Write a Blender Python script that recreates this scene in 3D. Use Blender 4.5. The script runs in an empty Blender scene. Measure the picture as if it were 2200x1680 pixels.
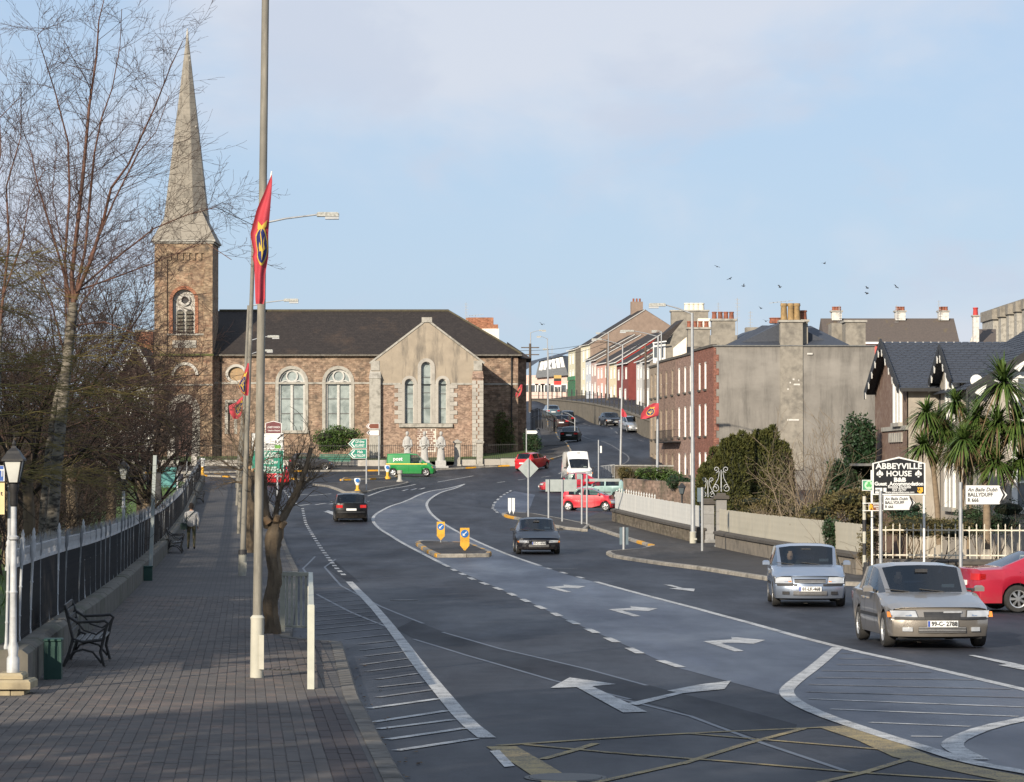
import bpy,bmesh,math,random
import numpy as np
from mathutils import Vector,Matrix
R=math.radians
PI=math.pi
random.seed(7)
rng=np.random.default_rng(11)
sc=bpy.context.scene
C=sc.collection

# ---------------------------------------------------------------- camera, sky, sun, exposure
# F, YH: focal length and horizon line of the photograph on a 2200x1680 raster; EZ: eye height
F,YH,EZ=6300.0,995.0,3.1
PIT=math.atan((YH-840.0)/F)
cam=bpy.data.cameras.new('camera')
cam.sensor_fit='HORIZONTAL';cam.sensor_width=36.0;cam.lens=36.0*F/2200.0
cam.clip_start=0.5;cam.clip_end=6000
camo=bpy.data.objects.new('camera',cam);C.objects.link(camo)
camo.location=(0,0,EZ);camo.rotation_euler=(PI/2+PIT,0,0)
sc.camera=camo

SUN_AZ,SUN_EL=28.0,21.0      # the sun stands behind the camera, this far to its left
world=bpy.data.worlds.new('World');sc.world=world;world.use_nodes=True
wn=world.node_tree.nodes;wl=world.node_tree.links
wn.clear()
wo=wn.new('ShaderNodeOutputWorld');wb=wn.new('ShaderNodeBackground');wb.inputs[1].default_value=0.075
sky=wn.new('ShaderNodeTexSky');sky.sky_type='NISHITA';sky.sun_disc=False
sky.sun_elevation=R(SUN_EL);sky.sun_rotation=R(180+SUN_AZ)
sky.altitude=50;sky.air_density=1.0;sky.dust_density=1.0;sky.ozone_density=2.0
tc=wn.new('ShaderNodeTexCoord')
sep=wn.new('ShaderNodeSeparateXYZ');wl.new(tc.outputs['Generated'],sep.inputs[0])
def wmath(op,a,b):
    n=wn.new('ShaderNodeMath');n.operation=op
    for i,x in enumerate((a,b)):
        if x is None: continue
        if isinstance(x,(int,float)): n.inputs[i].default_value=x
        else: wl.new(x,n.inputs[i])
    return n.outputs[0]
cmb=wn.new('ShaderNodeCombineXYZ')          # clouds lie on the dome, a little flattened
wl.new(sep.outputs[0],cmb.inputs[0]);wl.new(sep.outputs[1],cmb.inputs[1]);wl.new(wmath('MULTIPLY',sep.outputs[2],1.9),cmb.inputs[2])
def cloud(scale,detail,rough,lo,hi,off):
    mp=wn.new('ShaderNodeMapping');mp.inputs['Location'].default_value=off;mp.inputs['Scale'].default_value=(1,1,1)
    wl.new(cmb.outputs[0],mp.inputs[0])
    nz=wn.new('ShaderNodeTexNoise');nz.inputs['Scale'].default_value=scale;nz.inputs['Detail'].default_value=detail
    nz.inputs['Roughness'].default_value=rough;nz.inputs['Distortion'].default_value=0.25
    wl.new(mp.outputs[0],nz.inputs['Vector'])
    mr=wn.new('ShaderNodeMapRange');mr.interpolation_type='SMOOTHSTEP'
    mr.inputs[1].default_value=lo;mr.inputs[2].default_value=hi
    wl.new(nz.outputs[0],mr.inputs[0]);return mr.outputs[0]
def wmix(fac,a,b):
    m=wn.new('ShaderNodeMix');m.data_type='RGBA'
    if isinstance(fac,float): m.inputs[0].default_value=fac
    else: wl.new(fac,m.inputs[0])
    for i,x in ((6,a),(7,b)):
        if isinstance(x,tuple): m.inputs[i].default_value=x
        else: wl.new(x,m.inputs[i])
    return m.outputs[2]
base=wmix(0.70,sky.outputs[0],(5.3,6.9,9.3,1))            # thin high veil over the blue
c1=wmath('MULTIPLY',cloud(6.5,8,0.52,0.42,0.66,(3.1,1.7,0)),0.75)
c2=wmath('MULTIPLY',cloud(11,8,0.55,0.50,0.66,(8.3,4.1,2)),0.75)
s1=wmix(c1,base,(7.4,7.6,8.3,1))
s2=wmix(c2,s1,(5.9,6.6,7.9,1))
wl.new(s2,wb.inputs[0]);wl.new(wb.outputs[0],wo.inputs[0])

sun=bpy.data.lights.new('sun','SUN');sun.energy=5.0;sun.angle=R(0.55);sun.color=(1.0,0.89,0.73)
suno=bpy.data.objects.new('sun',sun);C.objects.link(suno)
LD=Vector((math.sin(R(SUN_AZ))*math.cos(R(SUN_EL)),math.cos(R(SUN_AZ))*math.cos(R(SUN_EL)),-math.sin(R(SUN_EL))))
suno.rotation_euler=LD.to_track_quat('-Z','Y').to_euler();suno.location=(-60,-80,80)

sc.view_settings.view_transform='Standard';sc.view_settings.look='None'
sc.view_settings.gamma=1.0;sc.view_settings.use_curve_mapping=False
sc.view_settings.exposure=0.42
sc.render.engine='CYCLES'
sc.cycles.max_bounces=6;sc.cycles.transparent_max_bounces=12
sc.cycles.use_adaptive_sampling=True
sc.cycles.use_denoising=True

# ---------------------------------------------------------------- from the photograph's raster to places in the world
def P(px,py,Y):
    u=(px-1100.0)/F;v=-(py-840.0)/F
    dy=math.cos(PIT)-v*math.sin(PIT);dz=math.sin(PIT)+v*math.cos(PIT)
    k=Y/dy
    return Vector((u*k,Y,EZ+dz*k))

# ---------------------------------------------------------------- lie of the land (heights relative to the eye)
CP=[]
for Y,z in ((-30,-2.6),(0,-2.75),(25,-2.92),(38,-3.07),(48,-3.15),(60,-3.3),(75,-3.4),(95,-3.46),(112,-3.47),(134,-3.3),(154,-3.05)):
    for X in (-70,-30,-10,5,30,70): CP.append((X,Y,z))
for Y,z in ((175,-2.5),(200,-1.85),(220,-1.35),(235,-0.95),(248,-0.35),(258,0.1),(275,0.4),(330,1.5),(420,4.0)):
    for X in (-90,-45,-22,-8): CP.append((X,Y,z))
CP+=[(4.9,183,-2.95),(12,180,-2.95),(25,170,-3.0),(25,200,-2.4),(25,220,-2.0),(25,240,-1.6),(60,190,-2.5),(60,240,-1.5),
       (7.5,203,-2.45),(4.2,215,-2.05),(5,224,-1.55),(0.75,242,-0.7),(5,242,-0.4),(9,255,0.5),(1,258,0.35),(5.2,274,1.9),
       (12.3,268,1.3),(12.5,292,2.8),(5.9,323,4.1),(11.5,323,4.1),(5,350,5.4),(2,375,6.6),(12,350,5.6),(-3,400,8.0),(-2,300,2.9),
       (25,300,4.5),(25,350,7.0),(25,420,10.5),(10,450,10.5),(60,300,3),(60,420,10),(0,600,12),(-90,600,8),(90,600,12)]
CP=np.array(CP,float)
_c2=36.0
def _phi(x,y):
    return np.sqrt((x[:,None]-CP[None,:,0]) ** 2+(y[:,None]-CP[None,:,1]) ** 2+_c2)
_n=len(CP)
_A=np.zeros((_n+3,_n+3));_A[:_n,:_n]=_phi(CP[:,0],CP[:,1])-np.eye(_n)*0.6
_A[:_n,_n]=1;_A[:_n,_n+1]=CP[:,0]/100;_A[:_n,_n+2]=CP[:,1]/100;_A[_n:,:_n]=_A[:_n,_n:].T
_w=np.linalg.solve(_A,np.concatenate([CP[:,2],np.zeros(3)]))
def HF(x,y):
    x=np.atleast_1d(np.asarray(x,float)).ravel();y=np.atleast_1d(np.asarray(y,float)).ravel()
    out=np.empty(len(x))
    for i in range(0,len(x),20000):
        a,b=x[i:i+20000],y[i:i+20000]
        out[i:i+20000]=_phi(a,b) @ _w[:_n]+_w[_n]+_w[_n+1]*a/100+_w[_n+2]*b/100
    return out+EZ
def hz(x,y): return float(HF([x],[y])[0])
_ys=np.concatenate([np.arange(14,120,0.5),np.arange(120,460,1.0)])
def G(px,py,lo=14,hi=460):
    """first place where the sight line through that raster point meets the ground"""
    p=P(px,py,1.0);dx,dz=p.x,p.z-EZ
    ys=_ys[(_ys >= lo) & (_ys <= hi)]
    d=(EZ+dz*ys)-HF(dx*ys,ys)
    k=np.argmax(d <= 0) if (d <= 0).any() else len(ys)-1
    if k==0: y=ys[0]
    else:
        a,b=d[k-1],d[k];t=a/(a-b) if a != b else 0
        y=ys[k-1]+t*(ys[k]-ys[k-1])
    return Vector((dx*y,y,hz(dx*y,y)))

# ---------------------------------------------------------------- meshes
class MB:
    def __init__(s): s.v=[];s.f=[]
    def add(s,vs,fs):
        o=len(s.v);s.v+=[tuple(v) for v in vs];s.f+=[tuple(i+o for i in f) for f in fs];return s
    def box(s,x0,x1,y0,y1,z0,z1):
        return s.add([(x0,y0,z0),(x1,y0,z0),(x1,y1,z0),(x0,y1,z0),(x0,y0,z1),(x1,y0,z1),(x1,y1,z1),(x0,y1,z1)],
                     [(0,3,2,1),(4,5,6,7),(0,1,5,4),(1,2,6,5),(2,3,7,6),(3,0,4,7)])
    def bev(s,x0,x1,y0,y1,z0,z1,b):
        """box with its upper edges chamfered"""
        v=[(x0,y0,z0),(x1,y0,z0),(x1,y1,z0),(x0,y1,z0),(x0,y0,z1-b),(x1,y0,z1-b),(x1,y1,z1-b),(x0,y1,z1-b),
             (x0+b,y0+b,z1),(x1-b,y0+b,z1),(x1-b,y1-b,z1),(x0+b,y1-b,z1)]
        return s.add(v,[(0,1,5,4),(1,2,6,5),(2,3,7,6),(3,0,4,7),(4,5,9,8),(5,6,10,9),(6,7,11,10),(7,4,8,11),(8,9,10,11),(0,3,2,1)])
    def bar(s,p,q,w,h=None,up=(0,0,1)):
        h=h or w;p=Vector(p);q=Vector(q);d=(q-p).normalized();u=Vector(up)
        if abs(d.dot(u)) >.98: u=Vector((0,1,0))
        a=d.cross(u).normalized()*w/2;b=a.cross(d).normalized()*h/2
        vs=[p-a-b,p+a-b,p+a+b,p-a+b,q-a-b,q+a-b,q+a+b,q-a+b]
        return s.add(vs,[(0,3,2,1),(4,5,6,7),(0,1,5,4),(1,2,6,5),(2,3,7,6),(3,0,4,7)])
    def tube(s,pts,r,n=8,cap=True):
        pts=[Vector(p) for p in pts];m=len(pts)
        rs=r if isinstance(r,(list,tuple)) else [r]*m
        vs=[];ref=None
        for i,p in enumerate(pts):
            d=(pts[min(i+1,m-1)]-pts[max(i-1,0)])
            d=d.normalized() if d.length >1e-9 else Vector((0,0,1))
            if ref is None: ref=Vector((1,0,0)) if abs(d.x) <.9 else Vector((0,1,0))
            a=d.cross(ref).normalized();b=d.cross(a);ref=b.cross(d) if False else ref
            for k in range(n):
                t=2*PI*k/n;vs.append(p+(a*math.cos(t)+b*math.sin(t))*rs[i])
        fs=[(i*n+k,i*n+(k+1) % n,(i+1)*n+(k+1) % n,(i+1)*n+k) for i in range(m-1) for k in range(n)]
        if cap: fs+=[tuple(range(n))[::-1],tuple((m-1)*n+k for k in range(n))]
        return s.add(vs,fs)
    def lathe(s,prof,n=14,c=(0,0,0),sx=1,sy=1,rot=0.0,cap=True):
        vs=[(c[0]+r*sx*math.cos(2*PI*k/n+rot),c[1]+r*sy*math.sin(2*PI*k/n+rot),c[2]+z) for r,z in prof for k in range(n)]
        m=len(prof)
        fs=[(i*n+k,i*n+(k+1) % n,(i+1)*n+(k+1) % n,(i+1)*n+k) for i in range(m-1) for k in range(n)]
        if cap: fs+=[tuple(range(n))[::-1],tuple((m-1)*n+k for k in range(n))]
        return s.add(vs,fs)
    def prism(s,poly,z0,z1):
        n=len(poly)
        vs=[(x,y,z0) for x,y in poly]+[(x,y,z1) for x,y in poly]
        return s.add(vs,[tuple(range(n))[::-1],tuple(range(n,2*n))]+[(i,(i+1) % n,n+(i+1) % n,n+i) for i in range(n)])
    def slab(s,poly,y0,y1):
        """polygon in x,z (counterclockwise seen from -y) given thickness along y"""
        n=len(poly)
        vs=[(x,y0,z) for x,z in poly]+[(x,y1,z) for x,z in poly]
        return s.add(vs,[tuple(range(n)),tuple(range(n,2*n))[::-1]]+[(i,n+i,n+(i+1) % n,(i+1) % n) for i in range(n)])
    def grid(s,rows):
        n=len(rows[0]);vs=[v for r in rows for v in r]
        return s.add(vs,[(i*n+j,i*n+j+1,(i+1)*n+j+1,(i+1)*n+j) for i in range(len(rows)-1) for j in range(n-1)])
    def quad(s,a,b,c,d): return s.add([a,b,c,d],[(0,1,2,3)])
    def mesh(s,name,mat=None,smooth=None):
        me=bpy.data.meshes.new(name);me.from_pydata(s.v,[],s.f)
        if mat: me.materials.append(mat)
        if smooth is not None:
            me.polygons.foreach_set('use_smooth',[True]*len(me.polygons))
            if smooth <179: me.set_sharp_from_angle(angle=R(smooth))
        me.update();return me
    def build(s,name,mat,parent=None,smooth=None,loc=None,kind=None):
        return obj(name,s.mesh(name,mat,smooth),parent,loc,kind)
def obj(name,me,parent=None,loc=None,kind=None,rot=None):
    o=bpy.data.objects.new(name,me);C.objects.link(o)
    if parent is not None: o.parent=parent
    if loc is not None: o.location=loc
    if rot is not None: o.rotation_euler=rot
    if kind: o['kind']=kind
    return o
def tag(o,label,cat,group=None):
    o['label']=label;o['category']=cat
    if group: o['group']=group
    return o
def thing(name,label,cat,loc=(0,0,0),rz=0.0,group=None,rot=None):
    o=bpy.data.objects.new(name,None);C.objects.link(o);o.empty_display_size=.2
    o.location=loc;o.rotation_euler=rot if rot else (0,0,rz)
    return tag(o,label,cat,group)
def dup(root,loc,rz,label=None):
    def cp(o,par):
        c=o.copy();C.objects.link(c);c.parent=par
        for ch in o.children: cp(ch,c)
        return c
    r=cp(root,None);r.location=loc;r.rotation_euler=(0,0,rz)
    if label: r['label']=label
    return r
def npmesh(name,V,Fq,mat,smooth=False):
    """mesh from arrays; Fq is (m,3) or (m,4)"""
    me=bpy.data.meshes.new(name);V=np.asarray(V,np.float32);Fq=np.asarray(Fq,np.int32);k=Fq.shape[1]
    me.vertices.add(len(V));me.vertices.foreach_set('co',V.ravel())
    me.loops.add(Fq.size);me.loops.foreach_set('vertex_index',Fq.ravel())
    me.polygons.add(len(Fq));me.polygons.foreach_set('loop_start',np.arange(0,Fq.size,k,dtype=np.int32))
    if smooth: me.polygons.foreach_set('use_smooth',np.ones(len(Fq),bool))
    me.materials.append(mat);me.update(calc_edges=True);return me

# ---------------------------------------------------------------- materials (all procedural)
def rgb(h):
    """sRGB hex to linear"""
    c=[int(h[i:i+2],16)/255 for i in (0,2,4)]
    return tuple(x/12.92 if x <= .04045 else ((x+.055)/1.055) ** 2.4 for x in c)
class NT:
    def __init__(s,name):
        s.m=bpy.data.materials.new(name);s.m.use_nodes=True;s.t=s.m.node_tree;s.n=s.t.nodes;s.l=s.t.links
        s.b=s.n['Principled BSDF'];s.tc=s.n.new('ShaderNodeTexCoord')
    def noise(s,scale,detail=5,rough=.55,vec=None,stretch=None,dist=0):
        n=s.n.new('ShaderNodeTexNoise');n.inputs['Scale'].default_value=scale;n.inputs['Detail'].default_value=detail
        n.inputs['Roughness'].default_value=rough;n.inputs['Distortion'].default_value=dist
        s.l.new(s.vec(stretch),n.inputs['Vector']);return n.outputs[0]
    def vec(s,stretch=None):
        if not stretch: return s.tc.outputs['Object']
        m=s.n.new('ShaderNodeMapping');m.inputs['Scale'].default_value=stretch;s.l.new(s.tc.outputs['Object'],m.inputs[0]);return m.outputs[0]
    def ramp(s,fac,lo,hi,a=(0,0,0),b=(1,1,1)):
        r=s.n.new('ShaderNodeValToRGB');e=r.color_ramp.elements
        e[0].position=lo;e[1].position=hi;e[0].color=(*a,1);e[1].color=(*b,1);s.l.new(fac,r.inputs[0]);return r.outputs[0]
    def mix(s,fac,a,b,mode='MIX'):
        m=s.n.new('ShaderNodeMix');m.data_type='RGBA';m.blend_type=mode
        if isinstance(fac,(int,float)): m.inputs[0].default_value=fac
        else: s.l.new(fac,m.inputs[0])
        for i,x in ((6,a),(7,b)):
            if isinstance(x,tuple): m.inputs[i].default_value=(*x[:3],1)
            else: s.l.new(x,m.inputs[i])
        return m.outputs[2]
    def col(s,x):
        if isinstance(x,tuple): s.b.inputs['Base Color'].default_value=(*x[:3],1)
        else: s.l.new(x,s.b.inputs['Base Color'])
    def bump(s,h,strength=.4,dist=.02):
        n=s.n.new('ShaderNodeBump');n.inputs['Strength'].default_value=strength;n.inputs['Distance'].default_value=dist
        s.l.new(h,n.inputs['Height']);s.l.new(n.outputs[0],s.b.inputs['Normal'])
    def set(s,**k):
        for a,v in k.items():
            s.b.inputs[{'rough': 'Roughness','metal': 'Metallic','coat': 'Coat Weight','spec': 'Specular IOR Level','coatr': 'Coat Roughness','sheen': 'Sheen Weight'}[a]].default_value=v
        return s
_MC={}
def M(name,c,c2=None,scale=6,rough=.8,bump=0,metal=0,coat=0,spec=.4,dirt=None,stretch=None):
    """plain surface: two tones mottled by noise, a little relief, optional larger dirt (colour, scale, low, high)"""
    if name in _MC: return _MC[name]
    t=NT(name);c=rgb(c) if isinstance(c,str) else c
    c2=(rgb(c2) if isinstance(c2,str) else c2) or tuple(x*.82 for x in c)
    n=t.noise(scale,stretch=stretch);out=t.mix(t.ramp(n,.35,.68),c,c2)
    if dirt:
        d=rgb(dirt[0]) if isinstance(dirt[0],str) else dirt[0]
        out=t.mix(t.ramp(t.noise(dirt[1],6,.62,stretch=dirt[4] if len(dirt) >4 else None),dirt[2],dirt[3]),out,d)
    t.col(out);t.set(rough=rough,metal=metal,coat=coat,spec=spec)
    if bump: t.bump(t.noise(scale*4,4),bump,.01)
    _MC[name]=t.m;return t.m
def paint(name,c,metal=.0,rough=.35):
    if name in _MC: return _MC[name]
    t=NT(name);c=rgb(c) if isinstance(c,str) else c
    g=t.noise(1.7,5,.6);road=t.noise(9,5)
    z=t.n.new('ShaderNodeSeparateXYZ');t.l.new(t.tc.outputs['Object'],z.inputs[0])
    low=t.n.new('ShaderNodeMapRange');low.inputs[1].default_value=.48;low.inputs[2].default_value=.12;t.l.new(z.outputs[2],low.inputs[0])
    m=t.n.new('ShaderNodeMath');m.operation='MULTIPLY';t.l.new(low.outputs[0],m.inputs[0]);t.l.new(t.ramp(road,.25,.75),m.inputs[1])
    cc=t.mix(t.ramp(g,.3,.75),c,tuple(x*.86 for x in c))
    t.col(t.mix(m.outputs[0],cc,tuple(.55*x+.45*y for x,y in zip(c,(.14,.115,.09)))))      # road dirt sprayed along the sills
    dk_=max(c) <.06;t.set(rough=rough,metal=metal,coat=.25 if dk_ else .9,coatr=.05,spec=.3 if dk_ else .5)
    _MC[name]=t.m;return t.m
def rubble(name,cols,mortar,sx=.42,sz=.16,stain=None):
    """coursed rubble or brick too small to pick apart: brick texture with warped joints"""
    t=NT(name)
    mp=t.n.new('ShaderNodeMapping');mp.inputs['Rotation'].default_value=(PI/2,0,0)
    sepx=t.n.new('ShaderNodeSeparateXYZ');t.l.new(t.tc.outputs['Object'],sepx.inputs[0])
    a=t.n.new('ShaderNodeMath');a.operation='ADD';t.l.new(sepx.outputs[0],a.inputs[0]);t.l.new(sepx.outputs[1],a.inputs[1])
    cb=t.n.new('ShaderNodeCombineXYZ');t.l.new(a.outputs[0],cb.inputs[0]);t.l.new(sepx.outputs[2],cb.inputs[1])
    nz=t.n.new('ShaderNodeTexNoise');nz.inputs['Scale'].default_value=3.0;t.l.new(t.tc.outputs['Object'],nz.inputs['Vector'])
    va=t.n.new('ShaderNodeVectorMath');va.operation='MULTIPLY_ADD';va.inputs[1].default_value=(.10,.07,0)
    t.l.new(nz.outputs[1],va.inputs[0]);t.l.new(cb.outputs[0],va.inputs[2])
    br=t.n.new('ShaderNodeTexBrick');t.l.new(va.outputs[0],br.inputs['Vector'])
    br.inputs['Scale'].default_value=1.0;br.inputs['Brick Width'].default_value=sx;br.inputs['Row Height'].default_value=sz
    br.inputs['Mortar Size'].default_value=sz*.07;br.inputs['Mortar Smooth'].default_value=.4;br.inputs['Bias'].default_value=-.1
    br.inputs['Color1'].default_value=(*cols[0],1);br.inputs['Color2'].default_value=(*cols[1],1);br.inputs['Mortar'].default_value=(*mortar,1)
    out=t.mix(t.ramp(t.noise(2.2,6,.6),.42,.66),br.outputs['Color'],cols[2])
    out=t.mix(t.ramp(t.noise(.45,6,.65),.40,.80),out,cols[3])
    vo=t.n.new('ShaderNodeTexVoronoi');vo.inputs['Scale'].default_value=1.05/sz;t.l.new(t.vec((.5,.5,1.0)),vo.inputs['Vector']);sv=t.n.new('ShaderNodeSeparateColor');t.l.new(vo.outputs['Color'],sv.inputs[0]);out=t.mix(.58,out,t.ramp(sv.outputs[0],.05,.95,(.42,.40,.38),(1.45,1.4,1.35)),'MULTIPLY')
    if stain: out=t.mix(t.ramp(t.noise(stain[1],6,.62),stain[2],stain[3]),out,stain[0])
    out=t.mix(.35,out,t.mix(t.ramp(t.noise(7,4),.3,.7),(.35,.35,.35),(1,1,1)),'MULTIPLY')
    t.col(out);t.set(rough=.9,spec=.25);t.bump(br.outputs['Fac'],-.5,.02)
    return t.m
# ================================================================ ground, roads, pavements
from mathutils.geometry import tessellate_polygon
def sheet(xs,ys,off):
    X,Y=np.meshgrid(xs,ys);Z=HF(X.ravel(),Y.ravel())+off
    V=np.stack([X.ravel(),Y.ravel(),Z],1);nx,ny=len(xs),len(ys)
    i=(np.arange(ny-1)[:,None]*nx+np.arange(nx-1)[None,:]).ravel()
    return V,np.stack([i,i+1,i+nx+1,i+nx],1)
def asphalt(name,c,c2,rough,blot=(.03,.03,.032),speck=.10,spec=.2):
    t=NT(name)
    big=t.ramp(t.noise(.10,5,.6,stretch=(1,.22,1)),.38,.66);fine=t.noise(30,4,.8);mid=t.ramp(t.noise(1.6,8,.72),.38,.66)
    out=t.mix(mid,t.mix(big,c,c2),blot)
    out=t.mix(t.ramp(t.noise(.55,7,.7,stretch=(1,.12,1)),.52,.70),out,tuple(x*1.7+.008 for x in c));out=t.mix(t.ramp(t.noise(13,5,.8),.56,.70),out,tuple(x*.45 for x in c));out=t.mix(t.ramp(fine,.60,.72),out,tuple(x+speck for x in c))
    t.col(out);t.set(rough=rough,spec=spec)
    rr=t.ramp(t.noise(.35,5,.6,stretch=(1,.25,1)),.35,.7,(rough-.1,)*3,(rough+.12,)*3)
    t.l.new(rr,t.b.inputs['Roughness']);t.bump(t.noise(55,3),.35,.006);return t.m
m_road=asphalt('asphalt',(.021,.023,.031),(.034,.035,.042),.60,(.012,.014,.020),.075)  # slight blue of the reflected sky mixed into the base colour
m_dress=asphalt('asphalt_polished',(.021,.027,.046),(.029,.036,.058),.42,(.014,.019,.035),.07,.32)  # smoother, and its blue base colour stands in for sky sheen
m_patch=asphalt('asphalt_fresh',(.013,.014,.019),(.018,.019,.024),.65,(.009,.010,.014),.02,.15)
m_pave=asphalt('pavement_tarmac',(.058,.053,.050),(.078,.070,.065),.85,(.045,.042,.040),.04)
m_conc=M('kerb_concrete','9a948a','7c776f',5,.9,.3,dirt=('4d4a44',1.2,.5,.75))
m_grass=M('grass',(.045,.085,.018),(.085,.12,.030),9,.9,.8,dirt=((.09,.075,.04),.8,.5,.75))
m_soil=M('earth',(.075,.058,.040),(.045,.036,.026),4,.95,.6)
def worn(name,c,wear=.52,back=(.062,.062,.066)):
    t=NT(name);a=t.ramp(t.noise(3.2,8,.72),wear-.10,wear+.20);b=t.ramp(t.noise(60,3),.35,.75)
    m=t.n.new('ShaderNodeMath');m.operation='MULTIPLY';t.l.new(a,m.inputs[0]);t.l.new(b,m.inputs[1])
    k=t.n.new('ShaderNodeMath');k.operation='MULTIPLY';k.inputs[1].default_value=1.9;k.use_clamp=True;t.l.new(m.outputs[0],k.inputs[0])
    t.col(t.mix(k.outputs[0],c,back));t.set(rough=.7,spec=.4);return t.m
m_white=worn('road_paint_white',(.50,.50,.49),.47,(.045,.045,.05))
m_faint=worn('road_paint_faded',(.24,.24,.245),.38,(.04,.04,.045))
m_yellow=worn('road_paint_yellow',(.36,.27,.11),.40,(.045,.045,.045))
m_ykerb=M('kerb_paint_yellow','d09a2c','b98524',8,.7,.2,dirt=('6b5a3a',3,.55,.75))

xs=np.concatenate([np.arange(-420,-60,30.),np.arange(-60,61,2.0),np.arange(90,421,30.)])
ys=np.concatenate([np.arange(-60,20,10.),np.arange(20,460,2.0),np.arange(460,1500,40.)])
V,Q=sheet(xs,ys,-.14);obj('ground',npmesh('ground',V,Q,m_soil,True),kind='structure')
V,Q=sheet(np.arange(-75,61,1.0),np.arange(4,420,1.0),0.0)
keep=(V[Q[:,0],0] >-75)
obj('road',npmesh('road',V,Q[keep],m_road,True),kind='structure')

def dense(pts,step):
    out=[Vector(pts[0][:2])]
    for a,b in zip(pts[:-1],pts[1:]):
        a=Vector(a[:2]);b=Vector(b[:2]);n=max(1,int((b-a).length/step))
        out+=[a.lerp(b,(i+1)/n) for i in range(n)]
    return out
def smooth_line(pts,it=2):
    pts=[Vector(p[:2]) for p in pts]
    for _ in range(it):
        q=[pts[0]]
        for a,b in zip(pts[:-1],pts[1:]): q+=[a.lerp(b,.25),a.lerp(b,.75)]
        pts=q+[pts[-1]]
    return pts
def gl(pxs): return [G(*p).xy for p in pxs]
def normals(pts):
    out=[]
    for i in range(len(pts)):
        d=(pts[min(i+1,len(pts)-1)]-pts[max(i-1,0)]);d=d.normalized() if d.length >1e-6 else Vector((0,1))
        out.append(Vector((-d.y,d.x)))
    return out
def ribbon(mb,pts,w,off,step=.7,side=0.0):
    """strip laid on the ground along pts; side shifts it to its left"""
    pts=dense(pts,step);ns=normals(pts)
    a=[p+n*(side+w/2) for p,n in zip(pts,ns)];b=[p+n*(side-w/2) for p,n in zip(pts,ns)]
    za=HF([p.x for p in a],[p.y for p in a])+off;zb=HF([p.x for p in b],[p.y for p in b])+off
    return mb.grid([[(q.x,q.y,z2),(p.x,p.y,z1)] for p,q,z1,z2 in zip(a,b,za,zb)][::-1])
def flat_poly(mb,pts,off):
    vs=[(p[0],p[1],hz(p[0],p[1])+off) for p in pts]
    tris=tessellate_polygon([[Vector((v[0],v[1],0)) for v in vs]]);fs=[]
    for t in tris:
        a,b,c=(Vector(vs[i]) for i in t)
        fs.append(tuple(t) if (b-a).cross(c-a).z >0 else tuple(t)[::-1])
    return mb.add(vs,fs)
def area(poly,off,step=.6):
    """grid draped over the inside of an outline"""
    mb=MB();pts=[Vector(p[:2]) for p in poly];n=len(pts)
    y0,y1=min(p.y for p in pts),max(p.y for p in pts);m=max(2,int((y1-y0)/step)); 
    def cut(y):
        xs=[]
        for i in range(n):
            a,b=pts[i],pts[(i+1) % n]
            if (a.y <= y) != (b.y <= y): xs.append(a.x+(y-a.y)/(b.y-a.y)*(b.x-a.x))
        return sorted(xs)
    yy=[y0+(y1-y0)*(i+(1e-3 if i==0 else (-1e-3 if i==m else 0)))/m for i in range(m+1)]
    prev=None
    for y in yy:
        c=cut(y)
        if prev and len(prev[1])==len(c):
            for k in range(0,len(c)-1,2):
                w=max(c[k+1]-c[k],prev[1][k+1]-prev[1][k]);q=max(1,int(w/1.2));r0=[];r1=[]
                for j in range(q+1):
                    xa=prev[1][k]+(prev[1][k+1]-prev[1][k])*j/q;xb=c[k]+(c[k+1]-c[k])*j/q
                    r0.append((xa,prev[0]));r1.append((xb,y))
                zz=HF([p[0] for p in r0+r1],[p[1] for p in r0+r1])+off
                mb.grid([[(p[0],p[1],zz[i]) for i,p in enumerate(r0)],[(p[0],p[1],zz[q+1+i]) for i,p in enumerate(r1)]])
        prev=(y,c)
    return mb
def kerb_stones(parent,pts,h=.12,w=.16,L=1.0,yellow=None,mat=None,face=1,limit=300):
    """kerb stones one by one along a line; the road lies to the right of it"""
    pts=dense(pts,.25);acc=0;cur=[pts[0]];k=0
    for a,b in zip(pts[:-1],pts[1:]):
        acc+=(b-a).length;cur.append(b)
        if acc >= L or b is pts[-1]:
            p,q=cur[0],cur[-1];d=(q-p)
            if d.length >.1:
                d.normalize();n=Vector((-d.y,d.x))*face;g=d*.012;mb=MB();vs=[]
                for u,zz in ((p+g,0),(q-g,0)):
                    z=hz(u.x,u.y)
                    for o,dz in ((-.02,-.1),(-.02,h-.03),(.01,h),(w,h),(w,-.1)): vs.append((u.x+n.x*o,u.y+n.y*o,z+dz))
                mb.add(vs,[(i,i+1,i+6,i+5) for i in range(4)]+[(4,3,2,1,0),(5,6,7,8,9)])
                mb.build('kerb_stone',m_ykerb if (yellow and yellow(k)) else (mat or m_conc),parent)
            cur=[b];acc=0;k+=1

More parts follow.
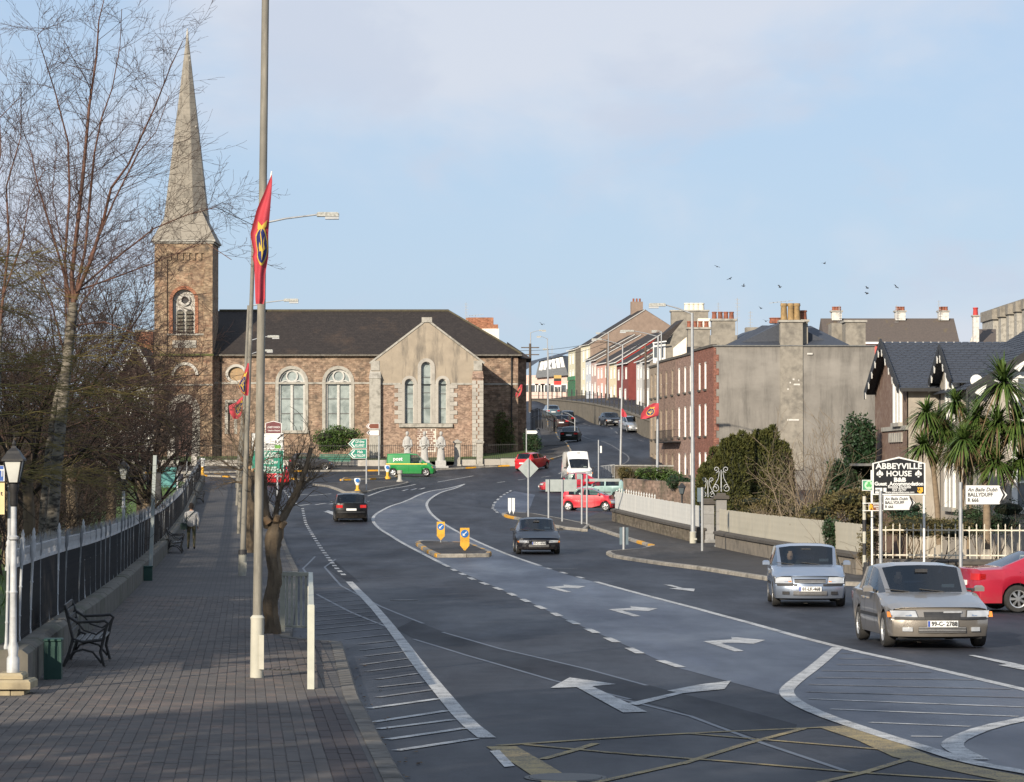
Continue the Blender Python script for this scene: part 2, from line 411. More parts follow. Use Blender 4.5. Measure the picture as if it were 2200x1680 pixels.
# ---- painted markings, all read off the photograph's raster and laid on the road
marks=MB();faint=MB();yel=MB()
def Z2(x,y): return (595.6+.3699*x,1058.9+.3699*y)
def Z3(x,y): return (1323.6+.3983*x,1125+.3983*y)
def line(mb,pxs,w,off=.009,sm=0,step=.7):
    p=gl(pxs);p=smooth_line(p,sm) if sm else p
    return ribbon(mb,p,w,off,step)
def dashed(mb,pxs,w,mark,gap,off=.009):
    p=dense(gl(pxs),.1);acc=0;cur=[]
    for a,b in zip(p[:-1],p[1:]):
        ph=acc % (mark+gap)
        if ph <mark: cur.append(a)
        elif len(cur) >1: ribbon(mb,cur,w,off);cur=[]
        else: cur=[]
        acc+=(b-a).length
L_med=[(998,1040),(896,1061.6),(827,1093),(803,1107),(800,1120),(817,1138),(840,1151),(856,1162),(910,1190),(964,1218)]
R_med=[(998,1040),(944.5,1059),(921,1073),(915.5,1084),(921,1099),(944.5,1119.6),(1000,1152),(1065,1181),(1161,1216)]
L_dash=[Z2(1015,443),Z2(1135,502),Z2(1325,573),Z2(1600,697),Z2(1840,808),Z2(2130,945),Z3(445,808)]
R_lane=[Z2(1850,517),Z3(0,345),Z3(600,500),Z3(1190,668),Z3(1700,780),Z3(2300,920)]
line(marks,L_med,.16,sm=2);line(marks,R_med,.16,sm=2);line(marks,R_lane,.17,sm=1)
dashed(marks,L_dash,.16,1.9,1.9);dashed(marks,[Z2(1560,436),Z2(1850,517)],.14,1.5,2.5)
line(marks,[(750,1250),(800,1300),(832,1338),(860,1375),(900,1430),(950,1490),(1000,1550),(1046,1586)],.20,sm=1)
dashed(marks,[(650,1092),Z2(165,175),Z2(218,265),Z2(287,365),Z2(343,437),Z2(400,490)],.15,1.4,1.4)
dashed(marks,[(610,1054),(640,1085)],.15,1.5,1.5)
for i in range(10):
    a=i/10.0;y0,y1=525+(795-525)*a ** .9,517+(755-517)*a ** .9
    line(faint,[Z2(215,y0),Z2(420+200*a ** .85,y1)],.085)
for a,b in [((225,795),(620,755)),((230,825),(650,785)),((400,850),(690,820)),((480,880),(720,855)),((490,915),(745,885)),((520,950),(770,920)),
             ((490,1000),(785,960)),((510,1040),(810,1003)),((575,1085),(830,1050)),((590,1130),(870,1100)),((580,1190),(905,1145))]:
    line(faint,[Z2(*a),Z2(*b)],.11)
for a,b in [((530,1255),(940,1198)),((550,1335),(985,1268)),((580,1375),(1020,1320)),((640,1435),(1090,1370)),((690,1500),(1150,1430))]:
    line(marks,[Z2(*a),Z2(*b)],.13)
for y in np.linspace(1052,1196,26):                      # thin ribs across the middle hatching
    def cross(pl):
        for (ax,ay),(bx,by) in zip(pl[:-1],pl[1:]):
            if min(ay,by) <= y <= max(ay,by): return ax+(y-ay)/(by-ay+1e-6)*(bx-ax)
    l,r=cross(L_med[:10]),cross(R_med)
    if l and r and r-l >14: line(faint,[(l+5,y),(r-5,y-.3)],.05,.008)
arrow_s=[(1182,1479.5),(1224,1456.5),(1324,1471),(1272,1475.5),(1390,1530.5),(1339,1532.4),(1239,1477.5)]
flat_poly(marks,gl(arrow_s),.010)
flat_poly(marks,gl([Z3(65,972),Z3(330,912),Z3(275,905),Z3(455,870),Z3(620,850),Z3(585,895),Z3(360,918),Z3(112,984)]),.0104)
A=[(470,637),(625,626),(618,612),(690,620),(805,630),(742,651),(660,645),(565,646),(690,690),(640,692)]
flat_poly(marks,gl([Z3(*p) for p in A]),.010)
def rescale(b):
    return [(b[0]+(x-470)/335*(b[1]-b[0]),b[2]+(y-612)/80*(b[3]-b[2])) for x,y in A]
flat_poly(marks,gl(rescale((1307,1413,1303,1325))),.010);flat_poly(marks,gl(rescale((1172,1258,1256.5,1273))),.010)
flat_poly(marks,gl([Z3(*p) for p in [(255,330),(300,332),(360,349),(425,353),(420,367),(285,351),(330,348)]]),.010)
flat_poly(marks,gl([Z3(*p) for p in [(1900,712),(1935,712),(2150,755),(2300,790),(2290,810),(2060,765),(2110,762)]]),.010)
line(marks,[Z3(*p) for p in [(1195,670),(1080,770),(970,850),(920,895),(920,925),(970,968),(1100,1030),(1300,1100),(1500,1165),(1700,1225),(1900,1290),(2250,1352)]],.20,.011,1)
line(marks,[Z3(*p) for p in [(2250,1048),(2000,1100),(1850,1160),(1808,1192),(1830,1222),(1950,1278)]],.24,.012,1)
for a,b,c,d in [(1210,702,1280,702),(1200,730,1400,732),(1190,762,1560,768),(1110,795,1700,805),(1080,833,1930,845),(1040,870,2130,895),(1030,910,2240,942)]:
    line(faint,[Z3(a,b),Z3(c,d)],.12)
for a,b,c,d in [(1040,948,2240,994),(1155,1003,2170,1043),(1370,1075,1910,1097),(1590,1150,1760,1152)]: line(marks,[Z3(a,b),Z3(c,d)],.11)
line(yel,[Z2(1285,1470),Z2(2147,1412),Z3(500,1128),Z3(1250,1095)],.12,.008)
line(yel,[Z2(1300,1475),Z2(1460,1570),Z2(1650,1690),Z2(1800,1790)],.32,.008)
line(yel,[Z3(1180,1098),Z3(1400,1170),Z3(1600,1260),Z3(1900,1330),Z3(2250,1400)],.40,.0075)
for pl in ([Z3(350,1300),Z3(700,1190),Z3(1010,1108)],[Z3(-60,1236),Z3(600,1285),Z3(1300,1345),Z3(2250,1405)],[Z2(1440,1465),Z2(2147,1530),Z3(0,1240)],
           [Z3(400,1135),Z3(1450,1222)],[Z3(1100,1400),Z3(1340,1345),Z3(1600,1265)],[Z2(1540,1550),Z2(1720,1500),Z2(1850,1458)],[Z3(-200,1420),Z3(380,1290)]):
    line(yel,pl,.10,.0085)
flat_poly(marks,gl([Z2(1235,1503),Z2(1290,1497),Z2(1380,1590),Z2(1320,1597)]),.009)
# far markings: give-way triangle, lane lines on the hill and at the roundabout
line(marks,[(940,1036),(968,1031),(1017,1022.5)],.14);line(marks,[(1017,1022.5),(966,1024),(900,1026)],.10)
dashed(marks,[(1068,1037),(1130,1029),(1190,1022),(1213,1012)],.12,2,3)
line(marks,[Z2(1545,440),(1240,1222)],.06)
dashed(marks,[(1098,1054),(1075,1068),(1061,1082),(1058,1092),(1068,1101),(1090,1108)],.16,2.2,2.0)
line(faint,[(1216,1020),(1290,1011),(1335,1000),(1357,985),(1330,965),(1290,948),(1236,927)],.12,sm=2,step=1)
dashed(faint,[(1408,959),(1340,940),(1260,912),(1220,897)],.14,3,3)
for k,(px,py) in enumerate([(655,1085),(690,1083),(720,1082)]): line(marks,[(px-12,py+1.5),(px+10,py-1.5)],.2)
for px,py in [(650,1063),(676,1064),(700,1062)]: line(marks,[(px-12,py+1),(px+12,py-1)],.18)
line(marks,[(1120*.2106+463,722*.2106+893),(739,1060)],.18);line(marks,[(790,1066),(846,1049),(893,1040.5)],.14)
for px,py in [(870,1053),(888,1051.5),(906,1050)]: flat_poly(marks,gl([(px-8,py+1.6),(px+5,py-1.8),(px+9,py-1.6),(px-2,py+1.8)]),.012)
flat_poly(marks,gl([(695,1100),(705,1096.5),(740,1107),(718,1108),(702,1101)]),.010)
marks.build('road_marking',m_white,kind='structure');faint.build('faded_road_marking',m_faint,kind='structure');yel.build('yellow_box_marking',m_yellow,kind='structure')

# ---- polished surface of the middle and turning lanes, sky sheen tinted into its colour; fresher strips and tar joints
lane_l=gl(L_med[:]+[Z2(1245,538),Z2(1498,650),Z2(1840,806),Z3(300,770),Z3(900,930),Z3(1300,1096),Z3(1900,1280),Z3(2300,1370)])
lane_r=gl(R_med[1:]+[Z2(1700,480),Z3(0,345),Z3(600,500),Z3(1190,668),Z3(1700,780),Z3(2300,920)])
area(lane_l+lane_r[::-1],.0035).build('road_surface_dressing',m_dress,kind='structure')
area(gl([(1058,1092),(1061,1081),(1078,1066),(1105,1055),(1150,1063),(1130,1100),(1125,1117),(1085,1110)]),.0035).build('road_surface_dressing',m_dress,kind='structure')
area(gl([Z2(790,740),Z2(960,805),Z2(1300,905),Z2(1800,1020),Z2(2147,1115),Z3(600,980),Z3(1000,1092),Z3(820,1180),Z3(300,1000),Z2(1600,1085),Z2(1100,945),Z2(800,850),Z2(690,790)]),.004).build('road_patch',m_patch,kind='structure')
area(gl([Z2(330,390),Z2(480,520),Z2(420,520),Z2(270,430)]),.004).build('road_patch',m_patch,kind='structure')
tar=MB()
for pl in ([Z2(790,850),Z2(1100,945),Z2(1600,1090),Z2(2050,1200)],[Z2(960,810),Z2(1300,908),Z2(1800,1025),Z2(2147,1120)],[Z2(230,590),Z2(420,690),Z2(690,800)],
           [Z2(220,370),Z2(150,440),Z2(200,510)],[Z2(340,385),Z2(275,432),Z2(370,540),Z2(600,660),Z2(850,760)],[Z3(0,940),Z3(400,1040),Z3(800,1190),Z3(1250,1340)],[Z2(1290,515),Z2(1950,530)],
           [Z2(520,495),Z2(715,490)],[Z2(540,337),Z2(690,336)]):
    line(tar,pl,.07,.006)
tar.build('road_joint',M('tar_joint',(.075,.085,.105),(.05,.06,.08),6,.45),kind='structure')

# ---- left pavement of brick setts, running along the park railing
def XR(Y): return -6.62-.0914*(Y-38.3)
KERB=[(1.0,4),(.48,10),(-1.0,26.5),(-1.94,37),(-2.94,50.5),(-3.9,51.6),(-6.7,92),(-10.5,134),(-13.3,165),(-15.5,185),(-18.5,200),(-23.5,211)]
def XK(Y):
    for (a,y0),(b,y1) in zip(KERB[:-1],KERB[1:]):
        if y0 <= Y <= y1: return a+(b-a)*(Y-y0)/(y1-y0)
    return KERB[-1][0]
PT=.13
outline=[Vector(p) for p in KERB]+[Vector((XR(y),y)) for y in (211,180,140,100,70,38.3,36.5)]+[Vector((-9.5,36.0)),Vector((-9.5,4))]
m_sett=M('sett_grey',(.112,.097,.087),(.076,.067,.062),2.5,.88,.3,dirt=((.055,.050,.047),.9,.45,.75))
m_sett2=M('sett_brown',(.135,.105,.090),(.098,.079,.069),2.5,.88,.3,dirt=((.05,.044,.042),.9,.45,.75))
m_sett3=M('sett_red',(.066,.050,.048),(.052,.042,.041),2.5,.88,.3,dirt=((.07,.055,.052),.9,.45,.75))
t=NT('sett_field')
br=t.n.new('ShaderNodeTexBrick');t.l.new(t.vec(),br.inputs['Vector'])
mpn=t.n.new('ShaderNodeMapping');mpn.inputs['Rotation'].default_value=(0,0,R(84.8));t.l.new(t.tc.outputs['Object'],mpn.inputs[0]);t.l.new(mpn.outputs[0],br.inputs['Vector'])
br.inputs['Scale'].default_value=1;br.inputs['Brick Width'].default_value=.27;br.inputs['Row Height'].default_value=.13;br.inputs['Mortar Size'].default_value=.006
br.inputs['Color1'].default_value=(.100,.089,.082,1);br.inputs['Color2'].default_value=(.076,.068,.063,1);br.inputs['Mortar'].default_value=(.034,.032,.031,1)
t.col(t.mix(t.ramp(t.noise(.5,6,.6),.4,.75),br.outputs[0],(.04,.038,.038)));t.set(rough=.88)
m_field=t.m
path=area(outline,PT-.009,.5).build('pavement',m_field,kind='structure')
kerb_stones(path,[Vector(p) for p in KERB[::-1]],PT,.18,1.0,None,M('kerb_dark','6f6a63','54504a',5,.9,.3,dirt=('2e2c29',1.2,.5,.75)),-1)
# setts: the 300 that show largest are parts, the rest one mesh
d0=Vector((-.0914,1)).normalized();n0=Vector((d0.y,-d0.x));org=Vector((XR(38.3)+.32,38.3))
cells=[]
cw,cl=.128,.27
for i in range(-26,62):
    for j in range(-90,126):
        c=org+n0*((i+.5)*cw)+d0*((j+(.5 if i % 2 else 0))*cl)
        if not (12 <c.y <72): continue
        if c.x >XK(c.y)-.28 or c.x <(XR(c.y)+.36 if c.y >36.6 else -7.4): continue
        if abs(c.x)/c.y >.182: continue
        cells.append((c.y,i,j,c))
cells.sort(key=lambda q: q[0])
seen=[q for q in cells if q[0] >27.2]
H3={0: m_sett,1: m_sett2,2: m_sett3}
def sett(mb,c,i,j,z):
    h=random.Random(i*991+j*37).uniform(-.004,.004);gx,gy=cw/2-.0024,cl/2-.007
    q=[c+n0*sx*gx+d0*sy*gy for sx,sy in ((-1,-1),(1,-1),(1,1),(-1,1))]
    k=[c+n0*sx*(gx-.006)+d0*sy*(gy-.006) for sx,sy in ((-1,-1),(1,-1),(1,1),(-1,1))]
    vs=[(p.x,p.y,z-.028) for p in q]+[(p.x,p.y,z+h-.006) for p in q]+[(p.x,p.y,z+h) for p in k]
    mb.add(vs,[(0,1,5,4),(1,2,6,5),(2,3,7,6),(3,0,4,7),(4,5,9,8),(5,6,10,9),(6,7,11,10),(7,4,8,11),(8,9,10,11)])
rest=[MB(),MB(),MB()]
zs=HF([q[3].x for q in cells],[q[3].y for q in cells])+PT
nse=set(id(q) for q in seen[:300])
for q,z in zip(cells,zs):
    h=random.random();big=math.sin(q[3].x*1.3)+math.sin(q[3].y*.7+q[3].x)
    edge=q[3].y <37 and q[3].x >XK(q[3].y)-.62
    k=2 if edge else (1 if h+.25*big >.80 else 0)
    if id(q) in nse:
        mb=MB();sett(mb,q[3],q[1],q[2],z);mb.build('paving_sett',H3[k],path)
    else: sett(rest[k],q[3],q[1],q[2],z)
for k in range(3): rest[k].build('paving_setts',H3[k],path,kind='stuff')

# ---- other pavements and traffic islands, each with its kerb
def raised(name,pxs,h=.12,edge=None,yellow=None,mat=None,sm=0):
    w=gl(pxs);w=smooth_line(w+[w[0]],sm)[:-1] if sm else w
    o=area(w,h-.004,.5).build(name,mat or m_pave,kind='structure')
    e=w if edge is None else gl([pxs[i] for i in edge])
    if edge is None: e=e+[e[0]]
    a=sum(e[i].x*e[(i+1) % len(e)].y-e[(i+1) % len(e)].x*e[i].y for i in range(len(e))) if edge is None else 1
    kerb_stones(o,e,h,.15,1.0,yellow,None,1 if a >0 else -1)
    return o
raised('church_pavement',[(230,1018),(440,1016),(600,1014),(880,1012),(1000,1007),(1063,1003),(1150,999),(1210,981),(1229,971),(1201,943),(1196,930),(1176,902),
       (1150,905),(1165,950),(1120,975),(1060,985),(800,990),(400,996),(230,998)],.13,list(range(12)),lambda k: k % 9 in (3,6))
raised('right_pavement',[(1240,1126),(1300,1145),(1402,1177),(1375,1184),(1301,1190),(1312,1197),(1337,1202),(1426,1215),(1510,1225.5),(1645,1247),(1830,1259),(2000,1268),(2240,1276),
       (2240,1240),(1850,1225),(1645,1190),(1541,1170),(1501,1162),(1320,1114),(1290,1105)],.12,list(range(13)),lambda k: k in (25,26,29,30))
raised('traffic_island',[(893,1171),(915,1187),(938,1198),(1050,1197.5),(1056,1192),(1010,1172),(905,1168)],.14,None,lambda k: k % 4==1,None)
raised('traffic_island',[(672,1043),(700,1046),(738,1060),(790,1060),(880,1039),(862,1036),(760,1039)],.13,None,None)
raised('traffic_island',[(430,1023),(560,1028),(668,1032),(672,1029.5),(560,1024.5),(436,1019.5)],.13,None,lambda k: k % 3==0)
raised('traffic_island',[(733,1033),(800,1031),(850,1027.5),(858,1023.5),(800,1024.5),(738,1029.5)],.13,None,lambda k: k % 3==0)
raised('traffic_island',[(1079,1107),(1087,1112),(1125,1119.5),(1210,1137),(1256,1142),(1268,1131),(1210,1119),(1150,1108),(1100,1104)],.13,None,lambda k: 1 <k <6)
# slip-road and car-park ground on the right is the road itself; the gardens behind the fences are earth and grass
area(gl([(1330,1060),(1400,1080),(1560,1160),(1850,1200),(2260,1215)])+[Vector((60,60)),Vector((60,205)),Vector((9.5,205))],.10,1.5).build('garden_ground',m_soil,kind='structure')
# park grass on the left, up to the plinth of the railing
area([Vector((XR(y)-.15,y)) for y in (36.6,70,120,170,214)]+[Vector((-75,214)),Vector((-75,36.6))],.16,1.5).build('park_grass',m_grass,kind='structure')
area([Vector((-60,20)),Vector((-9.4,20)),Vector((-9.4,36.6)),Vector((-60,36.6))],.10,1.5).build('park_path',m_pave,kind='structure')
# churchyard lawn
area([Vector((-60,248.5)),Vector((0.4,248.5)),Vector((2.2,262)),Vector((2.2,285)),Vector((-60,285))],.45,1.5).build('churchyard_grass',m_grass,kind='structure')

# covers, drains and small litter
m_cover=M('iron_cover',(.05,.047,.044),(.035,.033,.031),9,.5,.4,metal=.4)
for px,py,r_,lab in ((1215,1672,.34,'round iron manhole cover at the bottom edge of the road'),(868,1290,.30,'round iron cover in the left lane')):
    g_=G(px,py);th=thing('manhole_cover',lab,'manhole cover',g_);MB().lathe([(r_,.0),(r_,.012),(r_*.9,.016),(.001,.016)],24).build('lid',m_cover,th);MB().lathe([(r_*1.14,0),(r_*1.14,.010),(r_*1.02,.010)],24,cap=False).build('frame',m_cover,th)
g_=G(596,1459);th=thing('drain_channel','short dark drain slot in the paving beside the lamp post','drain',(g_.x,g_.y,g_.z+PT));MB().box(-.20,.20,-.05,.05,-.02,.012).build('frame',m_cover,th)
for k in range(6): MB().box(-.18+k*.065,-.15+k*.065,-.045,.045,.012,.018).build('slot_bar',m_patch,th)
rdl=random.Random(77);lit=MB()
for k in range(150):
    y_=rdl.uniform(27,110);x_=XK(y_)+abs(rdl.gauss(.05,.18));z_=hz(x_,y_)+.012;a_=rdl.uniform(0,6.3);s_=rdl.uniform(.015,.04);lit.add([(x_+s_*math.cos(a_+q),y_+s_*math.sin(a_+q),z_+.008*(i % 2)) for i,q in enumerate((0,1.3,3.0,4.4))],[(0,1,2,3)])
tag(lit.build('fallen_leaves',M('dead_leaf',(.14,.085,.04),(.09,.06,.03),30,.9),kind='stuff'),'dry leaves blown along the left kerb','leaves')
# ================================================================ building helpers
def wb_(mb,name,mat,parent,smooth=None,kind=None):
    """part whose shape is given in world coordinates under an unrotated thing"""
    return mb.build(name,mat,parent,smooth,loc=tuple(-x for x in parent.location),kind=kind)
def outline(op,n=10,grow=0.0,foot=True):
    a,b,c,d,k=op;g=grow
    if k=='o':
        mx,mz,rx,rz=(a+b)/2,(c+d)/2,(b-a)/2+g,(d-c)/2+g
        return [(mx+rx*math.cos(2*PI*i/(2*n)),mz+rz*math.sin(2*PI*i/(2*n))) for i in range(2*n)]
    a -= g;b+=g;d+=g
    if foot is True: c -= 0
    if k=='r': return [(a,c),(b,c),(b,d),(a,d)]
    r=(b-a)/2;s=d-r;m=(a+b)/2
    return [(a,c),(b,c)]+[(m+r*math.cos(PI*i/n),s+r*math.sin(PI*i/n)) for i in range(n+1)]
def wall_open(mb,x0,x1,z0,z1,ops,Y0,dp,n=10):
    X=sorted({x0,x1,*[o[0] for o in ops],*[o[1] for o in ops]});Z=sorted({z0,z1,*[o[2] for o in ops],*[o[3] for o in ops]})
    X=[x for x in X if x0 <= x <= x1];Z=[z for z in Z if z0 <= z <= z1]
    for i in range(len(X)-1):
        for j in range(len(Z)-1):
            mx,mz=(X[i]+X[i+1])/2,(Z[j]+Z[j+1])/2
            if any(o[0] <mx <o[1] and o[2] <mz <o[3] for o in ops): continue
            mb.quad((X[i],Y0,Z[j]),(X[i+1],Y0,Z[j]),(X[i+1],Y0,Z[j+1]),(X[i],Y0,Z[j+1]))
    for o in ops:
        ol=outline(o,n);m=len(ol)
        if o[4] in 'ao':
            q=[((o[1],o[3]),[p for p in ol if p[0] >= (o[0]+o[1])/2-1e-6 and p[1] >= (o[3]-(o[1]-o[0])/2 if o[4]=='a' else (o[2]+o[3])/2)-1e-6]),
                 ((o[0],o[3]),[p for p in ol if p[0] <= (o[0]+o[1])/2+1e-6 and p[1] >= (o[3]-(o[1]-o[0])/2 if o[4]=='a' else (o[2]+o[3])/2)-1e-6])]
            if o[4]=='o':
                q+=[((o[0],o[2]),[p for p in ol if p[0] <= (o[0]+o[1])/2+1e-6 and p[1] <= (o[2]+o[3])/2+1e-6]),
                      ((o[1],o[2]),[p for p in ol if p[0] >= (o[0]+o[1])/2-1e-6 and p[1] <= (o[2]+o[3])/2+1e-6])]
            for cn,arc in q:
                mx,mz=(o[0]+o[1])/2,(o[3]-(o[1]-o[0])/2 if o[4]=='a' else (o[2]+o[3])/2)
                arc=sorted(arc,key=lambda p: math.atan2(p[1]-mz,p[0]-mx) % (2*PI) if cn != (o[1],o[2]) else (math.atan2(p[1]-mz,p[0]-mx)-.01) % (2*PI))
                for p,r in zip(arc[:-1],arc[1:]): mb.add([(cn[0],Y0,cn[1]),(r[0],Y0,r[1]),(p[0],Y0,p[1])],[(0,1,2)])
        for p,r in zip(ol,ol[1:]+ol[:1]): mb.quad((p[0],Y0,p[1]),(p[0],Y0+dp,p[1]),(r[0],Y0+dp,r[1]),(r[0],Y0,r[1]))
    return mb
def ring(mb,inner,outer,y0,y1):
    n=len(inner)
    for i in range(n):
        j=(i+1) % n;a,b,c,d=inner[i],inner[j],outer[j],outer[i]
        mb.quad((d[0],y0,d[1]),(c[0],y0,c[1]),(b[0],y0,b[1]),(a[0],y0,a[1]))
        mb.quad((d[0],y1,d[1]),(c[0],y1,c[1]),(c[0],y0,c[1]),(d[0],y0,d[1]))
        mb.quad((a[0],y0,a[1]),(b[0],y0,b[1]),(b[0],y1,b[1]),(a[0],y1,a[1]))
    return mb
def fillpoly(mb,ol,y): return mb.add([(x,y,z) for x,z in ol],[tuple(range(len(ol)))])
def rnd_stone(name,c,c2,spread=.5,rough=.9):
    t=NT(name);oi=t.n.new('ShaderNodeObjectInfo');n=t.ramp(t.noise(3.5,6,.65),.35,.7)
    a=t.mix(oi.outputs['Random'],c,c2);b=t.mix(n,a,tuple(x*.72 for x in c))
    t.col(t.mix(t.ramp(t.noise(.9,5),.55,.8),b,tuple(x*.5 for x in c2)));t.set(rough=rough,spec=.25);t.bump(t.noise(14,4),.4,.02);return t.m
def glassy(name,c,rough=.08,c2=None,spec=.6):
    t=NT(name);t.col(t.mix(t.ramp(t.noise(1.3,3,dist=.6),.4,.65),c,c2 or tuple(x*.6 for x in c)));t.set(rough=rough,spec=spec);return t.m
m_iron=M('black_iron',(.018,.018,.020),(.03,.028,.026),8,.55,.2)
m_lead=M('lead_grey','6d6d6a','57585a',4,.7)
m_pot=M('chimney_pot_clay','8f5640','74483a',6,.8,.2,dirt=('4a3a30',3,.5,.8))
m_potbuff=M('chimney_pot_buff','9c8158','7d6848',6,.8,.2)

# ================================================================ church
YN,YT,YW=262.0,256.5,260.6
m_rub=rubble('church_rubble',[(.235,.160,.115),(.35,.25,.18),(.165,.11,.084),(.29,.22,.16)],(.42,.35,.28),.52,.18,((.115,.09,.07),1.7,.53,.70))
m_rubt=rubble('tower_rubble',[(.235,.162,.11),(.36,.26,.175),(.19,.105,.07),(.25,.195,.13)],(.34,.29,.22),.42,.15,((.09,.075,.062),1.1,.52,.74))
m_rubp=rubble('transept_rubble',[(.27,.178,.135),(.36,.25,.19),(.20,.13,.10),(.32,.24,.185)],(.42,.35,.29),.34,.11,((.15,.105,.09),1.0,.6,.8))
t=NT('gable_render')
o1=t.mix(t.ramp(t.noise(1.1,6,.6),.35,.72),(.32,.268,.205),(.25,.21,.163))
o1=t.mix(t.ramp(t.noise(1.0,6,.65,stretch=(1.6,1,.28)),.50,.74),o1,(.105,.094,.080));t.col(o1);t.set(rough=.9);t.bump(t.noise(20,4),.2,.01);m_grend=t.m
t=NT('church_slate')
o1=t.mix(t.ramp(t.noise(5,5),.35,.7),(.030,.024,.021),(.044,.035,.030));o1=t.mix(t.ramp(t.noise(.30,6,.65),.56,.80),o1,(.085,.058,.040))
br=t.n.new('ShaderNodeTexBrick');cbx=t.n.new('ShaderNodeCombineXYZ');sx_=t.n.new('ShaderNodeSeparateXYZ');t.l.new(t.tc.outputs['Object'],sx_.inputs[0]);t.l.new(sx_.outputs[0],cbx.inputs[0]);t.l.new(sx_.outputs[2],cbx.inputs[1]);t.l.new(cbx.outputs[0],br.inputs['Vector'])
br.inputs['Scale'].default_value=1;br.inputs['Brick Width'].default_value=.32;br.inputs['Row Height'].default_value=.16;br.inputs['Mortar Size'].default_value=.008
br.inputs['Color1'].default_value=(1,1,1,1);br.inputs['Color2'].default_value=(.72,.72,.74,1);br.inputs['Mortar'].default_value=(.35,.35,.35,1)
o1=t.mix(.8,o1,br.outputs[0],'MULTIPLY');t.col(o1);t.set(rough=.72,spec=.3);t.bump(br.outputs['Fac'],-.4,.012);m_slate=t.m
m_ash=rnd_stone('spire_ashlar',(.30,.27,.225),(.215,.195,.165))
m_dress2=rnd_stone('dressed_limestone',(.44,.41,.365),(.33,.305,.27))
m_lime=M('weathered_limestone',(.36,.34,.30),(.27,.255,.225),3,.9,.3,dirt=((.14,.13,.11),1.5,.52,.78))
m_limew=M('pale_limestone',(.46,.435,.39),(.36,.34,.31),3,.9,.3,dirt=((.26,.25,.22),1.5,.55,.8))
m_cglass=glassy('church_glazing',(.30,.34,.33),.12,(.17,.20,.195));m_cframe=M('window_tracery',(.50,.49,.46),(.40,.39,.37),5,.8)
m_moss=M('moss',(.085,.095,.030),(.12,.12,.045),6,.95,.6)
ch=thing('church','brown stone church with tall grey spire, slate roof and arched windows','church',(-14,262,hz(-14,262)))
def wp(mb,name,mat,sm=None,par=None): 
    o=mb.build(name,mat,par or ch,sm)
    o.location=(-ch.location.x,-ch.location.y,-ch.location.z) if par is None else (0,0,0);return o
def cX(px,Y=YN): return P(px,840,Y).x
def cZ(py,Y=YN): return P(1100,py,Y).z
ZB=EZ-.8
# nave
x0,x1,ze=cX(455),cX(1113),cZ(761)
def win(px0,px1,py0,py1,k,Y=YN): return (cX(px0,Y),cX(px1,Y),cZ(py1,Y),cZ(py0,Y),k)
W1,W2=win(598.6,655,793,925,'a'),win(699.5,754,793,925,'a')
OV=win(490,525,788,818,'o');DR=win(490,503,866,932,'r')
mb=MB();wall_open(mb,x0,x1,ZB,ze,[W1,W2,OV,DR],YN,.35)
mb.quad((x1,YN,ZB),(x1,YN+13,ZB),(x1,YN+13,ze),(x1,YN,ze));mb.quad((x0,YN+13,ZB),(x0,YN,ZB),(x0,YN,ze),(x0,YN+13,ze));mb.quad((x1,YN+13,ZB),(x0,YN+13,ZB),(x0,YN+13,ze),(x1,YN+13,ze))
wp(mb,'nave_wall',m_rub)
rz=cZ(668,YN+6.6);e=.35;rx0,rx1=cX(440),cX(964,YN+6.6)
mb=MB();A_,B_=(x0-1.5,YN-e,ze),(x1+e,YN-e,ze-.02);C_,D_=(x1+e,YN+13+e,ze),(x0-1.5,YN+13+e,ze);E_,F_=(x0-1.5,YN+6.6,rz),(rx1,YN+6.6,rz)
mb.add([A_,B_,C_,D_,E_,F_],[(0,1,5,4),(1,2,5),(2,3,4,5),(0,4,3),(0,3,2,1)])
wp(mb,'nave_roof',m_slate)
mb=MB();mb.tube([(x0,YN+6.6,rz+.02),(rx1,YN+6.6,rz+.02)],.13,6);mb.tube([F_,(B_[0],B_[1],B_[2]+.05)],.10,6);wp(mb,'ridge_tile',M('mossy_ridge',(.085,.075,.045),(.055,.048,.035),4,.95))
mb=MB();mb.box(x0,x1+e,YN-e-.10,YN-e+.03,ze-.16,ze-.03);wp(mb,'gutter',M('gutter_pale','6f6a62','4a4741',4,.7))
for px in (474,1099):
    mb=MB();mb.tube([(cX(px),YN-.30,ze-.1),(cX(px),YN-.12,ze-.6),(cX(px),YN-.12,ZB+.6)],.07,6);wp(mb,'downpipe',m_iron)
wp(MB().box(x0,cX(802),YN-.06,YN+.05,cZ(825),cZ(821)),'string_course',m_lime);wp(MB().box(cX(1030),x1,YN-.06,YN+.05,cZ(827),cZ(823)),'string_course',m_lime)
